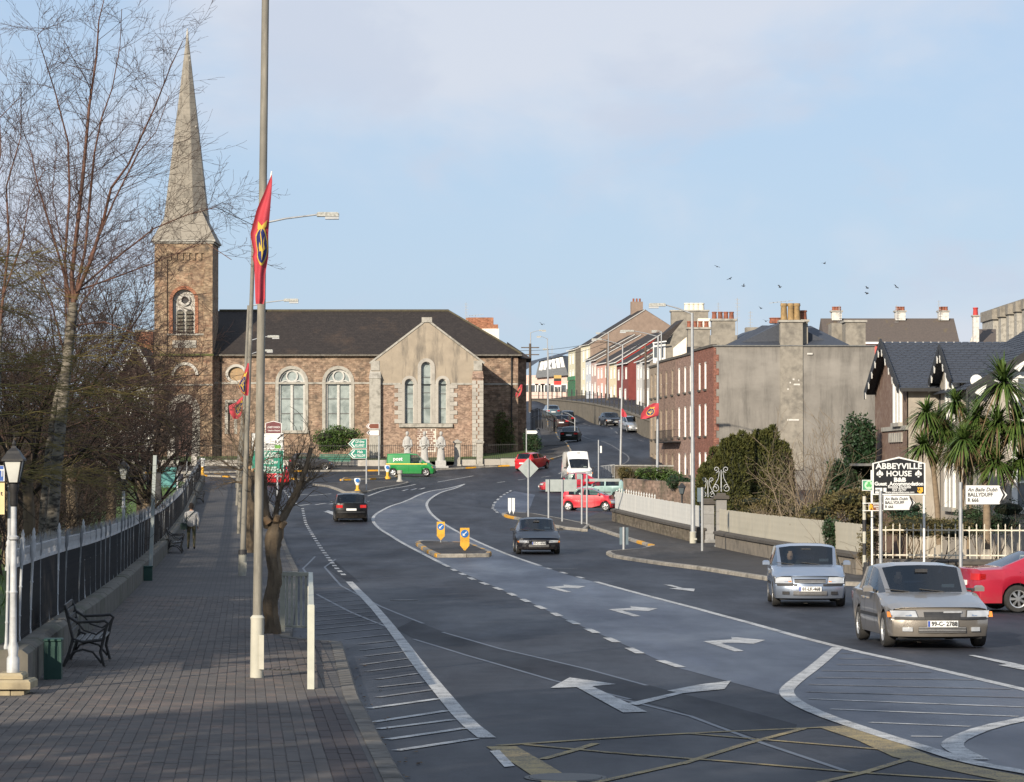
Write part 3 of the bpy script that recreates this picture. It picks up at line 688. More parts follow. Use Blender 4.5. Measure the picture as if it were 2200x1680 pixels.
for w in (W1,W2):
    o=wp(ring(MB(),outline(w),outline(w,grow=.30),YN-.07,YN+.30),'window_surround',m_lime)
    mb=MB().box(w[0]-.4,w[1]+.4,YN-.16,YN+.3,w[2]-.24,w[2]+.02);mb.build('sill',m_lime,o)
    g=wp(fillpoly(MB(),outline(w),YN+.30),'window',m_cglass)
    mx=(w[0]+w[1])/2;hw=(w[1]-w[0])/2;top=w[3];f=MB()
    ring(f,outline(w,grow=-.16),outline(w),YN+.14,YN+.31);f.box(mx-.07,mx+.07,YN+.14,YN+.3,w[2],cZ(822))
    ring(f,outline((mx-.42,mx+.42,cZ(808)-.42,cZ(808)+.42,'o'),9),outline((mx-.55,mx+.55,cZ(808)-.55,cZ(808)+.55,'o'),9),YN+.16,YN+.3)
    for s in (-1,1):
        l=(mx+s*hw/2-hw*.40,mx+s*hw/2+hw*.40,w[2],cZ(819),'a');ring(f,outline(l),outline(l,grow=.10),YN+.17,YN+.3)
    f.build('tracery',m_cframe,g)
    for zf in (.28,.52):
        f=MB().box(w[0]+.16,w[1]-.16,YN+.22,YN+.28,w[2]+(top-w[2])*zf-.03,w[2]+(top-w[2])*zf+.03);f.build('saddle_bar',m_lead,g)
wp(ring(MB(),outline(OV),outline(OV,grow=.24),YN-.05,YN+.3),'oval_surround',m_limew);wp(fillpoly(MB(),outline(OV),YN+.22),'oval_infill',M('sandy_infill',(.36,.24,.13),(.28,.2,.12),4,.9,.3))
wp(ring(MB(),outline(DR),outline(DR,grow=.28),YN-.05,YN+.3),'doorway_surround',m_lime);wp(fillpoly(MB(),outline(DR),YN+.25),'blocked_doorway',m_rubp)
# vestry behind the right corner
mb=MB().box(x1-1,x1+.75,YN+2.2,YN+12.5,ZB,ze-.3);wp(mb,'vestry_wall',m_rub)
mb=MB().add([(x1-1,YN+1.9,ze-.3),(x1+1.2,YN+1.9,ze-.3),(x1+1.2,YN+12.8,ze-.3),(x1-1,YN+12.8,ze-.3),(x1-1,YN+7,ze+1.4)],[(0,1,4),(1,2,4),(2,3,4),(0,3,2,1)]);wp(mb,'vestry_roof',m_slate)

# transept with its gable towards the road
T=lambda px0,px1,py0,py1,k: win(px0,px1,py0,py1,k,YT)
tx0,tx1,tzk=cX(799,YT),cX(1036,YT),cZ(780,YT);ax,az_=cX(917,YT),cZ(690,YT);zband=cZ(825,YT)
LC,LL,LR=T(904.6,927,777,909.5,'a'),T(869.6,889.8,813.5,909.5,'a'),T(941.8,960.4,813.5,909.5,'a')
mb=MB();wall_open(mb,tx0,tx1,ZB,zband,[(o[0],o[1],o[2],zband,'r') for o in (LC,LL,LR)],YT,.4)
mb.quad((tx1,YT,ZB),(tx1,YN,ZB),(tx1,YN,tzk),(tx1,YT,tzk));mb.quad((tx0,YN,ZB),(tx0,YT,ZB),(tx0,YT,tzk),(tx0,YN,tzk))
wp(mb,'transept_wall',m_rubp)
mb=MB();wall_open(mb,tx0,tx1,zband,tzk,[(o[0],o[1],zband,o[3],'a') if o[3] <tzk else (o[0],o[1],zband,tzk,'r') for o in (LC,LL,LR)],YT-.025,.42)
arc=outline((LC[0],LC[1],tzk,LC[3],'a') if LC[3]-(LC[1]-LC[0])/2 >tzk else LC,12)
arc=[p for p in arc if p[1] >= tzk-1e-6]
if LC[3] >tzk:
    r_=(LC[1]-LC[0])/2;mxx=(LC[0]+LC[1])/2;sp=LC[3]-r_;pts=[]
    if sp >= tzk: pts=[(LC[1],tzk)]+[(mxx+r_*math.cos(PI*i/12),sp+r_*math.sin(PI*i/12)) for i in range(13)]+[(LC[0],tzk)]
    else:
        a0=math.asin((tzk-sp)/r_);pts=[(mxx+r_*math.cos(a0+(PI-2*a0)*i/12),sp+r_*math.sin(a0+(PI-2*a0)*i/12)) for i in range(13)]
    gp=[(tx0,tzk),*pts[::-1],(tx1,tzk),(ax,az_)]
    vs=[(x,YT-.025,z) for x,z in gp];tr=tessellate_polygon([[Vector((x,z,0)) for x,z in gp]])
    mb.add(vs,[tuple(q) if (Vector(vs[q[1]])-Vector(vs[q[0]])).cross(Vector(vs[q[2]])-Vector(vs[q[0]])).y <0 else tuple(q)[::-1] for q in tr])
    for p,r in zip(pts[:-1],pts[1:]): mb.quad((p[0],YT-.025,p[1]),(p[0],YT+.4,p[1]),(r[0],YT+.4,r[1]),(r[0],YT-.025,r[1]))
wp(mb,'gable_wall',m_grend)
mb=MB();bk=YN+6.5
mb.add([(tx0-.1,YT-.02,tzk),(ax,YT-.02,az_+.1),(ax,bk,az_+.1),(tx0-.1,bk,tzk),(tx1+.1,YT-.02,tzk),(tx1+.1,bk,tzk)],[(0,1,2,3),(1,4,5,2),(0,3,5,4)])
wp(mb,'transept_roof',m_slate)
for s,xe in ((-1,tx0-.2),(1,tx1+.2)):
    mb=MB();mb.bar((xe,YT+.12,tzk-.02),(ax,YT+.12,az_+.14),.42,.16,up=(0,0,1));wp(mb,'gable_coping',m_lime)
mb=MB().box(ax-.45,ax+.45,YT-.14,YT+.34,az_-.1,az_+.34);wp(mb,'apex_stone',m_lime)
wp(MB().box(tx0+.1,LL[0]-.35,YT-.1,YT+.06,zband-.07,zband+.1),'string_course',m_lime);wp(MB().box(LR[1]+.35,tx1-.1,YT-.1,YT+.06,zband-.07,zband+.1),'string_course',m_lime)
for a_,b_ in ((794,818),(1015,1038)):
    u0,u1=cX(a_,YT),cX(b_,YT);zt=cZ(813,YT)
    mb=MB().box(u0,u1,YT-.45,YT+.2,ZB,zt);mb.add([(u0-.05,YT-.5,zt),(u1+.05,YT-.5,zt),(u1+.05,YT+.1,zt),(u0-.05,YT+.1,zt),(u0+.05,YT+.08,zt+.75),(u1-.05,YT+.08,zt+.75)],[(0,1,5,4),(1,2,5),(3,0,4),(0,3,2,1)])
    wp(mb,'buttress',m_rubp if a_ >900 else m_lime)
    mb=MB().box(u0+.1,u1-.1,YT-.08,YT+.1,zt+.7,cZ(775,YT));wp(mb,'corner_pilaster',m_lime)
    if a_ >900:
        z=ZB+.9;k=0
        while z <zt-.3:
            h=.34;wl_,wr_=(.48,.30) if k % 2 else (.30,.48)
            for xa,xb in ((u0,u0+wl_),(u1-wr_,u1)):
                mb=MB();mb.bev(xa-.02,xb+.02,YT-.50,YT-.40,z,z+h-.02,.015);wp(mb,'quoin',m_dress2)
            z+=h;k+=1
wins=MB()
for o in (LC,LL,LR):
    g=wp(fillpoly(MB(),outline(o),YT+.33),'window',m_cglass)
    f=ring(MB(),outline(o,grow=-.10),outline(o),YT+.1,YT+.34);f.build('frame',m_limew,g)
    n_=4 if o is LC else 3
    for i in range(1,n_): MB().box(o[0]+.1,o[1]-.1,YT+.26,YT+.31,o[2]+(o[3]-o[2])*i/n_-.025,o[2]+(o[3]-o[2])*i/n_+.025).build('saddle_bar',m_lead,g)
    wp(ring(MB(),outline(o),outline(o,grow=.30 if o is LC else .26),YT-.10,YT+.3),'window_surround',m_dress2)
    hood=[(p[0],p[1]) for p in outline(o,grow=.44 if o is LC else .40) if p[1] >o[3]-(o[1]-o[0])]
zq=LL[2]
for k in range(9):
    h=(zband-zq)/9;w_=.34 if k % 2 else .66
    for s,xe in ((-1,LL[0]-.24),(1,LR[1]+.24)):
        a_,b_=(xe-w_,xe) if s <0 else (xe,xe+w_)
        mb=MB().bev(a_,b_,YT-.085,YT+.02,zq+k*h+.01,zq+(k+1)*h-.01,.015);wp(mb,'quoin',m_dress2)
    for a_,b_ in ((LL[1]+.26,LC[0]-.29),(LC[1]+.29,LR[0]-.26)):
        if b_ >a_+.02: wp(MB().bev(a_,b_,YT-.07,YT+.02,zq+k*h+.01,zq+(k+1)*h-.01,.01),'jamb_stone',m_dress2)
wp(MB().box(LL[0]-.5,LR[1]+.5,YT-.24,YT+.3,LL[2]-.34,LL[2]-.02),'sill',m_lime)
for k in range(10):       # pale pointed patch of masonry under the sill
    for j in range(5):
        xa=cX(898,YT)+j*.30+random.uniform(-.05,.05)-(.12 if k % 2 else 0);za=LL[2]-.5-k*.19
        wp(MB().bev(xa,xa+.24+random.random()*.06,YT-.035,YT+.02,za-.15,za,.01),'facing_stone',rnd_stone('facing_red',(.24,.15,.12),(.30,.2,.16)) if (k,j)==(0,0) else bpy.data.materials['facing_red'])
wp(MB().box(cX(897,YT),cX(937,YT),YT-.02,YT+.02,LL[2]-2.5,LL[2]-.46),'mortar_patch',M('pale_mortar',(.60,.55,.48),(.5,.46,.4),6,.9))

# tower
wx0,wx1=cX(331,YW),cX(456,YW);wd=wx1-wx0;zt=cZ(523,YW);wc=(wx0+wx1)/2;yb=YW+wd
Tw=lambda a,b,c,d,k: win(a,b,c,d,k,YW)
BF,DO,NI=Tw(370,418,621,716,'a'),Tw(376,413,862,990,'a'),Tw(374,420,784,805,'a')
pn0,pn1=cX(358,YW),cX(437,YW)
mb=MB();wall_open(mb,pn0,pn1,ZB,zt,[BF,DO],YW+.16,.5)
mb.quad((wx0,yb,ZB),(wx0,YW,ZB),(wx0,YW,zt),(wx0,yb,zt));mb.quad((wx1,YW,ZB),(wx1,yb,ZB),(wx1,yb,zt),(wx1,YW,zt));mb.quad((wx1,yb,ZB),(wx0,yb,ZB),(wx0,yb,zt),(wx1,yb,zt));mb.quad((wx0,YW,zt),(wx1,YW,zt),(wx1,yb,zt),(wx0,yb,zt))
for a_,b_ in ((wx0,pn0),(pn1,wx1)): mb.quad((a_,YW,ZB),(b_,YW,ZB),(b_,YW,zt),(a_,YW,zt))
mb.quad((pn0,YW,ZB),(pn0,YW+.16,ZB),(pn0,YW+.16,zt),(pn0,YW,zt));mb.quad((pn1,YW+.16,ZB),(pn1,YW,ZB),(pn1,YW,zt),(pn1,YW+.16,zt))
wp(mb,'tower_wall',m_rubt)
wp(MB().box(pn0,pn1,YW-.002,YW+.2,cZ(544,YW),zt-.01),'parapet_band',m_rubt)
for i in range(6):
    a_=pn0+(pn1-pn0)*(i+.08)/6;b_=pn0+(pn1-pn0)*(i+.62)/6
    wp(MB().box(a_,b_,YW+.02,YW+.2,cZ(558,YW),cZ(544,YW)-.004),'corbel',m_rubt)
wp(MB().box(pn0,pn1,YW+.06,YW+.25,cZ(720,YW),cZ(716.5,YW)),'belfry_sill',m_lime)
wp(MB().box(wx0-.1,wx1+.1,YW-.12,YW+.2,cZ(764,YW),cZ(760,YW)),'string_course',m_moss);wp(MB().box(wx0-.05,wx1+.05,YW-.07,YW+.2,cZ(828,YW),cZ(825,YW)),'string_course',m_lime)
wp(MB().bev(cX(370,YW),cX(421,YW),YW+.08,YW+.2,cZ(747,YW),cZ(731,YW),.02),'plaque',m_lime)
m_redbr=rubble('red_brick_arch',[(.30,.105,.055),(.36,.15,.085),(.24,.10,.06),(.30,.16,.10)],(.30,.24,.19),.24,.09)
wp(ring(MB(),outline(BF),outline(BF,grow=.30),YW+.10,YW+.6),'belfry_arch',m_redbr)
wp(ring(MB(),outline(BF,grow=-.30)[2:],outline(BF)[2:],YW+.30,YW+.62),'inner_arch',m_limew) if False else None
wp(fillpoly(MB(),outline(BF),YW+.62),'belfry_back',m_limew)
for a_,b_ in ((378,392.5),(398,412)):
    lv=Tw(a_,b_,664,715,'a');o=wp(fillpoly(MB(),outline(lv),YW+.58),'louvre_opening',m_iron)
    for k in range(6):
        z_=lv[2]+.06+k*.33;hw_=(lv[1]-lv[0])/2
        if z_ >lv[3]-.35: continue
        MB().add([(lv[0],YW+.36,z_),(lv[1],YW+.36,z_),(lv[1],YW+.56,z_+.22),(lv[0],YW+.56,z_+.22)],[(0,1,2,3)]).build('louvre_board',M('louvre_wood','6b675c','545148',5,.85),o)
oc=Tw(388,403,636,652,'o');wp(ring(MB(),outline(oc),outline(oc,grow=.18),YW+.42,YW+.62),'oculus_surround',m_limew);wp(fillpoly(MB(),outline(oc),YW+.6),'oculus',m_iron)
wp(ring(MB(),outline(NI)[1:],outline(NI,grow=.26)[1:],YW+.06,YW+.2),'niche_arch',m_limew)
wp(ring(MB(),outline(DO),outline(DO,grow=.36),YW+.04,YW+.6),'door_surround',m_dress2);wp(ring(MB(),outline(DO,grow=.37),outline(DO,grow=.66),YW+.10,YW+.3),'door_hood',m_lime)
dd=wp(fillpoly(MB(),outline(DO),YW+.55),'door',M('door_maroon',(.20,.105,.085),(.15,.085,.07),4,.7,.1,dirt=((.26,.20,.17),1.5,.5,.8)))
for i in range(1,6): xx=DO[0]+(DO[1]-DO[0])*i/6;MB().box(xx-.02,xx+.02,YW+.52,YW+.549,DO[2],DO[3]-.5).build('door_batten',m_iron,dd)
# cornice, broach and spire
mb=MB().box(wx0-.12,wx1+.12,YW-.12,yb+.12,zt,zt+.16);mb.box(wx0-.26,wx1+.26,YW-.26,yb+.26,zt+.16,zt+.34);wp(mb,'cornice',m_lime)
cy=(YW+yb)/2;zs0=zt+.34;tip=P(399,66,cy);R0=(cX(451,cy)-cX(347,cy))/2/math.cos(PI/8);zs1=cZ(487,cy)
hs=wd/2+.22
bro=MB().add([(wc-hs,cy-hs,zs0),(wc+hs,cy-hs,zs0),(wc+hs,cy+hs,zs0),(wc-hs,cy+hs,zs0),(wc,cy,zs0+5.6)],[(0,1,4),(1,2,4),(2,3,4),(3,0,4)])
wp(bro,'spire_broach',m_ash)
def oct_(z,g=0.0):
    k=max(0,(tip.z-z)/(tip.z-zs0));r=R0*k+g
    return [Vector((wc+r*math.cos(PI/8+PI/4*i),cy+r*math.sin(PI/8+PI/4*i),z)) for i in range(8)]
core=MB();a_=oct_(zs0);b_=oct_(tip.z-.3,.03);core.add(a_+b_,[(i,(i+1) % 8,8+(i+1) % 8,8+i) for i in range(8)]+[tuple(range(8,16))])
spire=wp(core,'spire',m_lime);nc=34
for c_ in range(nc):
    za,zb_=zs0+(tip.z-.6-zs0)*c_/nc,zs0+(tip.z-.6-zs0)*(c_+1)/nc
    A8,B8=oct_(za+.012),oct_(zb_-.012)
    for f_ in (4,5,6):
        p0,p1,q0,q1=A8[f_],A8[(f_+1) % 8],B8[f_],B8[(f_+1) % 8];w_=(p1-p0).length;nb=max(1,round(w_/.72))
        nn=(p1-p0).cross(q0-p0).normalized()*-1
        if nn.y >0: nn=-nn
        off_=.5/nb if (c_+f_) % 2 and nb >1 else 0
        cuts=sorted({0,1,*[min(1,max(0,(i/nb)+off_)) for i in range(nb+1)]})
        for u,v in zip(cuts[:-1],cuts[1:]):
            if v-u <.05: continue
            g_=.010/max(w_,.3);u2,v2=u+g_,v-g_;d_=nn*(.03+random.uniform(0,.014))
            if nn.y >0: d_=-d_
            c4=[p0.lerp(p1,u2),p0.lerp(p1,v2),q0.lerp(q1,v2),q0.lerp(q1,u2)]
            MB().add([x for x in c4]+[x+d_ for x in c4],[(4,5,6,7),(0,1,5,4),(1,2,6,5),(2,3,7,6),(3,0,4,7)]).build('stone_block',m_ash,spire)
mb=MB().tube([(wc,cy,tip.z-.7),(wc,cy,tip.z-.1),(wc,cy,tip.z+.25)],[.13,.09,.02],8);mb.build('finial',m_limew,spire)
for px,py in ((407,120),(408,130),(421,272)):
    q=P(px,py,cy-.8);MB().lathe([(0.01,-.12),(.09,-.04),(.10,.05),(.01,.12)],6,(q.x,q.y,q.z)).build('crocket',m_lime,spire)

# low wall, railings, gate piers and statues in front of the church
bw=thing('boundary_wall','low pale stone wall carrying the railing along the church front','wall',(-14,248,hz(-14,248)))
mbw=MB();pts=dense([Vector((-58,248.0)),Vector((cX(361,248),248.0))],2) ;segs_=[(-58,cX(361,248)),(cX(424,248),cX(866,248)),(cX(990,248),cX(1023,248)),(cX(1038,248),cX(1112,248))]
for a_,b_ in segs_:
    n_=max(1,int((b_-a_)/1.4)); 
    for i in range(n_):
        u,v=a_+(b_-a_)*i/n_+.008,a_+(b_-a_)*(i+1)/n_-.008
        wb_(MB().bev(u,v,247.85,248.2,hz(u,248)-.3,hz(v,248)+.62,.03),'coping_stone',m_dress2,bw)
rl=thing('iron_railing','black iron railing with pointed bars in front of the church','railing',(-10,248,hz(-10,248)))
bar_me=MB();bar_me.tube([(0,0,0),(0,0,1.30),(0,0,1.42)],[.014,.014,.003],4,False);bar_me=bar_me.mesh('railing_bar',m_iron)
nb=0
for a_,b_ in segs_[1:]+[(cX(866,248),cX(976,248))]:
    n_=int((b_-a_)/.16)
    for i in range(n_+1):
        x_=a_+(b_-a_)*i/max(n_,1);o=obj('bar',bar_me,rl,(x_-rl.location.x,.02,hz(x_,248)+.58-rl.location.z));nb+=1
    for hh in (.12,1.22):
        mb=MB().bar((a_,248.02,hz(a_,248)+.6+hh),(b_,248.02,hz(b_,248)+.6+hh),.03,.04);wb_(mb,'rail',m_iron,rl)
def pier(px0,px1,pyt,pyb,Y,label,mat,cap=True,name='gate_pier'):
    a_,b_=cX(px0,Y),cX(px1,Y);w_=b_-a_;zb_=min(cZ(pyb,Y),hz((a_+b_)/2,Y))-.1;zt_=cZ(pyt,Y)
    th=thing(name,label,'gate pier',((a_+b_)/2,Y,zb_+.1))
    wb_(MB().bev(a_,b_,Y-w_/2,Y+w_/2,zb_,zt_-(.3 if cap else 0),.02),'shaft',mat,th)
    wb_(MB().box(a_-.08,b_+.08,Y-w_/2-.08,Y+w_/2+.08,zb_,zb_+.35),'base',mat,th)
    if cap:
        m_=MB().box(a_-.12,b_+.12,Y-w_/2-.12,Y+w_/2+.12,zt_-.3,zt_-.16);m_.add([(a_-.05,Y-w_/2-.05,zt_-.16),(b_+.05,Y-w_/2-.05,zt_-.16),(b_+.05,Y+w_/2+.05,zt_-.16),(a_-.05,Y+w_/2+.05,zt_-.16),((a_+b_)/2,Y,zt_+.02)],[(0,1,4),(1,2,4),(2,3,4),(3,0,4)])
        wb_(m_,'cap',m_lime,th)
    return th
pier(361,374,946,1000,248,'left of the two white gate piers below the church door',m_limew,False);pier(412,424,946,1000,248,'right of the two white gate piers below the church door',m_limew,False)
pier(976,989,944,997,247.8,'grey stone gate pier just right of the three statues',m_lime);pier(1024,1037,944,997,247.8,'grey stone gate pier below the shaded corner of the church',m_lime)
m_stat=M('statue_stone',(.40,.395,.375),(.33,.325,.31),5,.85,.3,dirt=((.26,.255,.24),2.2,.55,.8))
def statue(px,label,tilt,arm):
    Y=245.6;x_=cX(px,Y);zb_=hz(x_,Y)+.13;th=thing('statue',label,'statue',(x_,Y,zb_),0,'robed stone statues before the church')
    MB().bev(-.52,.52,-.42,.42,0,.62,.03).build('plinth',m_stat,th);MB().bev(-.78,.78,-.6,.5,-.05,.14,.02).build('step',m_stat,th)
    n=20;prof=[(.40,.62),(.385,.9),(.34,1.4),(.30,1.75),(.31,2.0),(.345,2.28),(.355,2.5),(.30,2.66),(.17,2.74),(.115,2.80)]
    vs=[]; 
    for i,(r,z) in enumerate(prof):
        for k in range(n):
            a=2*PI*k/n;fold=1+(.07*math.cos(a*7+z)*max(0,1-(z-.6)/1.7));vs.append((r*fold*math.cos(a)+tilt*(z-.6)*.05,r*fold*math.sin(a)*.72,z))
    m_=MB().add(vs,[(i*n+k,i*n+(k+1) % n,(i+1)*n+(k+1) % n,(i+1)*n+k) for i in range(len(prof)-1) for k in range(n)]+[tuple((len(prof)-1)*n+k for k in range(n))])
    body=m_.build('robe',m_stat,th,60)
    h=MB().lathe([(.01,-.20),(.10,-.17),(.145,-.08),(.165,.03),(.15,.13),(.09,.20),(.01,.225)],14,(tilt*.11,-.01,3.0),1,1.08);hd=h.build('hood',m_stat,th,60)
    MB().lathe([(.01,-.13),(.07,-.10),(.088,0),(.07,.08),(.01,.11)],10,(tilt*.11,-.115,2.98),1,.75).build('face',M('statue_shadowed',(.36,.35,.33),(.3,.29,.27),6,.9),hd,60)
    for s in (-1,1):
        sh=Vector((s*.33,0,2.45));el=Vector((s*.40,-.10,1.95));ha=Vector((-s*.04+arm*.1,-.34,2.02+(.18 if (s*arm) >0 else 0)))
        MB().tube([sh,sh.lerp(el,.5),el,el.lerp(ha,.5),ha],[.12,.125,.14,.115,.07],8).build('arm',m_stat,th,60)
        MB().tube([el+Vector((0,0,-.05)),el.lerp(ha,.5)+Vector((0,0,-.32)),ha+Vector((0,.02,-.12))],[.06,.10,.03],7).build('sleeve',m_stat,th,60)
    th.scale=(.84,.84,.94);return th
statue(875.6,'leftmost of three hooded stone statues, its base hidden by the green van',-.3,0);statue(912,'middle one of three robed stone statues before the church',.0,1);s3=statue(947,'rightmost of three hooded stone statues, on a lettered plinth',.3,-1)
# ================================================================ brick terrace with the grey end wall
m_wwhite=M('window_white',(.74,.73,.69),(.66,.65,.62),6,.5);m_pane=glassy('window_pane',(.055,.065,.075),.06,(.10,.115,.13),.7)
m_panew=glassy('window_blind',(.62,.61,.57),.25,(.5,.49,.46))
m_sill=M('sill_dark','5a5650','3f3c38',5,.85);m_slateb=M('blue_slate',(.040,.046,.060),(.055,.062,.078),7,.6,.3,spec=.4)
def bricks(name,a,b,c,m): return rubble(name,[a,b,c,tuple(x*.8 for x in b)],m,.235,.085)
m_bA=bricks('brick_red',(.22,.092,.066),(.28,.125,.092),(.19,.09,.07),(.25,.18,.15));m_bB=bricks('brick_brown',(.27,.175,.142),(.34,.23,.19),(.23,.155,.128),(.36,.30,.26))
m_bC=bricks('brick_dull',(.24,.165,.13),(.30,.21,.17),(.20,.14,.115),(.32,.27,.23));m_bD=M('render_buff',(.30,.245,.185),(.25,.20,.155),3,.9,.2,dirt=((.17,.145,.115),1.2,.5,.8))
t=NT('end_wall_render')
o1=t.mix(t.ramp(t.noise(.7,6,.6),.35,.7),(.222,.206,.184),(.168,.156,.14));o1=t.mix(t.ramp(t.noise(.8,6,.7,stretch=(2.2,1,.22)),.46,.74),o1,(.10,.093,.085))
o1=t.mix(t.ramp(t.noise(.16,5,.6,stretch=(.7,1,1.6)),.52,.72),o1,(.28,.262,.235));t.col(o1);t.set(rough=.92,spec=.2);t.bump(t.noise(25,4),.2,.01);m_endw=t.m
TN,TFp=Vector((15.12,220.0)),Vector((12.12,257.0));TD=(TN-TFp);TL=TD.length;TD.normalize();ang=math.atan2(TD.y,TD.x)
def tu(px):
    k=(px-1100)/F;return ((k*TFp.y-TFp.x)/(TD.x-k*TD.y))
def trow(name,label,pa,pb,mat,ztop,top,wins,end=False,gfl=None,fm=None,pn=None):
    """one house of the terrace, between two raster columns of its front"""
    u0,u1=tu(pa),tu(pb);o2=TFp+TD*u0;zb=-1.6+EZ
    th=thing(name,label,'house',(o2.x,o2.y,zb),ang,'brick terrace opposite the church');w=u1-u0;H=ztop+EZ-zb
    ops=[]
    for p in wins:
        c=tu(p)-u0
        for k,(a,b) in enumerate(((5.67,7.75),(2.1,4.55),(-.95,.85))): ops.append((c-.52,c+.52,a+EZ-zb,b+EZ-zb,'a' if (gfl and k==2 and p in gfl) else 'r'))
    mb=MB();wall_open(mb,0,w,-1.5,H,ops,0,.18);mb.quad((0,12,-1.5),(0,0,-1.5),(0,0,H),(0,12,H));mb.quad((w,0,-1.5),(w,12,-1.5),(w,12,H),(w,0,H));mb.quad((w,12,-1.5),(0,12,-1.5),(0,12,H),(w,12,H))
    mb.build('wall',mat,th)
    for i,o in enumerate(ops):
        g=fillpoly(MB(),outline(o),.17).build('window',(pn or m_panew) if i % 3 else m_pane,th)
        ring(MB(),outline(o,grow=-.07),outline(o),.02,.172).build('frame',fm or m_wwhite,g)
        if o[4]=='r':
            MB().box(o[0]+.07,o[1]-.07,.10,.16,(o[2]+o[3])/2-.03,(o[2]+o[3])/2+.03).build('sash_bar',m_wwhite,g)
            MB().box(o[0]-.1,o[1]+.1,-.12,.1,o[2]-.14,o[2]).build('sill',m_sill,th)
    MB().box(-.02,w+.02,-.10,.25,H-.02,H+.16).build('parapet_coping',m_sill,th)
    return th,w,H
A_h,wA,HA=trow('brick_house','red brick house at the near end of the terrace, beside its grey end wall',1489,1533,m_bA,8.78,0,[1503,1515.5])
B_h,wB,HB=trow('brick_house','brown brick terrace house with two arched doorways behind the lamp post',1452,1488.6,m_bB,8.60,0,[1459,1472,1484],gfl=[1472])
C_h,wC,HC=trow('brick_house','dull brown brick terrace house with an iron balcony on the first floor',1413,1451.6,m_bC,8.60,0,[1420,1431.5,1444.5],gfl=[1444.5],fm=m_bD,pn=m_pane)
D_h,wD,HD=trow('brick_house','narrow buff rendered house at the far end of the brick terrace',1396,1412.6,m_bD,8.35,0,[1400,1408],fm=m_bD,pn=m_bD)
g=None
bal=thing('iron_balcony','black iron balcony on the first floor of the dull brown house','balcony',C_h.location,ang)
b0,b1=tu(1425)-tu(1413),tu(1463)-tu(1413)
MB().box(b0,b1,-.75,-.02,3.3,3.38).build('floor_slab',m_iron,bal)
for z in (3.45,4.3): MB().bar((b0,-.72,z),(b1,-.72,z),.03).build('rail',m_iron,bal); 
k=0;x=b0
while x <= b1+.01: MB().bar((x,-.72,3.38),(x,-.72,4.3),.022).build('bar',m_iron,bal);x+=.28
for s in (b0,b1): MB().bar((s,-.72,4.3),(s,0,4.3),.03).build('side_rail',m_iron,bal)
# grey end wall of the near house, with its chimney breast and hipped slate roof
xw0,xw1,YE=15.16,P(1880,840,219.6).x,219.7;zt=cZ(744,YE);zb=EZ-3.6
wbp=lambda mb,name,mat,sm=None: (lambda o: o)(mb.build(name,mat,endw,sm,loc=tuple(-q for q in endw.location)))
endw=thing('end_gable_house','house end with a wide blank grey rendered wall and blue slate roof','house',(21,219.7,hz(21,219.7)))
mb=MB().box(xw0,xw1,YE,YE+9,zb,zt);wbp(mb,'wall',m_endw)
for i in range(20):     # toothed brick edge where the red brick front meets the render
    z0=zt-.1-i*.52;wbp(MB().box(xw0-.04,xw0+(.34 if i % 2 else .14),YE-.03,YE+.1,z0-.5,z0),'brick_tooth',m_bA)
wbp(MB().box(xw0-.1,xw1+.1,YE-.14,YE+.2,zt,zt+.09),'coping',m_lead)
q0,q1,q2,q3=P(1562,743,YE+.1),P(1829,744,YE+.1),P(1637,699,YE+5),P(1742,700,YE+5)
mb=MB().add([(q0.x,YE+.1,zt+.05),(q1.x,YE+.1,zt+.05),(q3.x,YE+5,q3.z),(q2.x,YE+5,q2.z),(q0.x,YE+10,zt+.05),(q1.x,YE+10,zt+.05)],[(0,1,2,3),(0,3,4),(1,5,2),(3,2,5,4)]);wbp(mb,'roof',m_slateb)
m_stack=M('chimney_render',(.27,.245,.205),(.21,.19,.16),2.5,.9,.3,dirt=((.12,.11,.095),1.4,.48,.75))
def stack(th,px0,px1,pyt,pyb,Y,dep,pots,potm=None,mat=None,cap=True,sub='chimney'):
    a,b,zt_,zb_=cX(px0,Y),cX(px1,Y),cZ(pyt,Y),cZ(pyb,Y);L=th.location
    o=MB().box(a,b,Y,Y+dep,zb_,zt_).build(sub,mat or m_stack,th,loc=(-L.x,-L.y,-L.z))
    if cap: MB().box(a-.12,b+.12,Y-.12,Y+dep+.12,zt_,zt_+.16).build('cap',m_lime,o)
    n=len(pots)
    for i,(pp,h,r) in enumerate(pots):
        x_=cX(pp,Y);MB().lathe([(r*.8,0),(r,.05),(r*.85,h*.8),(r*1.05,h*.86),(r*.95,h),(r*.6,h)],10,(x_,Y+dep/2,zt_+.14)).build('chimney_pot',potm or m_pot,o,40)
    return o
stack(endw,1677,1725,692,1010,YE-.10,1.1,[(1686,1.3,.26),(1701,1.3,.26),(1714,1.3,.26)],m_potbuff)
stack(endw,1722,1736,691,745,YE+.6,1.6,[(1728,.75,.3)])
for x_,y_,w_ in ((1705,815,4),(1698,822,3),(1716,817,2),(1740,760,12),(1704,902,26),(1693,836,3),(1712,826,14)):
    q=P(x_,y_,YE-.115);wbp(MB().box(q.x-w_*.017,q.x+w_*.017,q.y-.01,q.y+.02,q.z-.06,q.z+.06),'plaster_mark',M('plaster_white',(.6,.58,.53),(.45,.43,.4),9,.9))
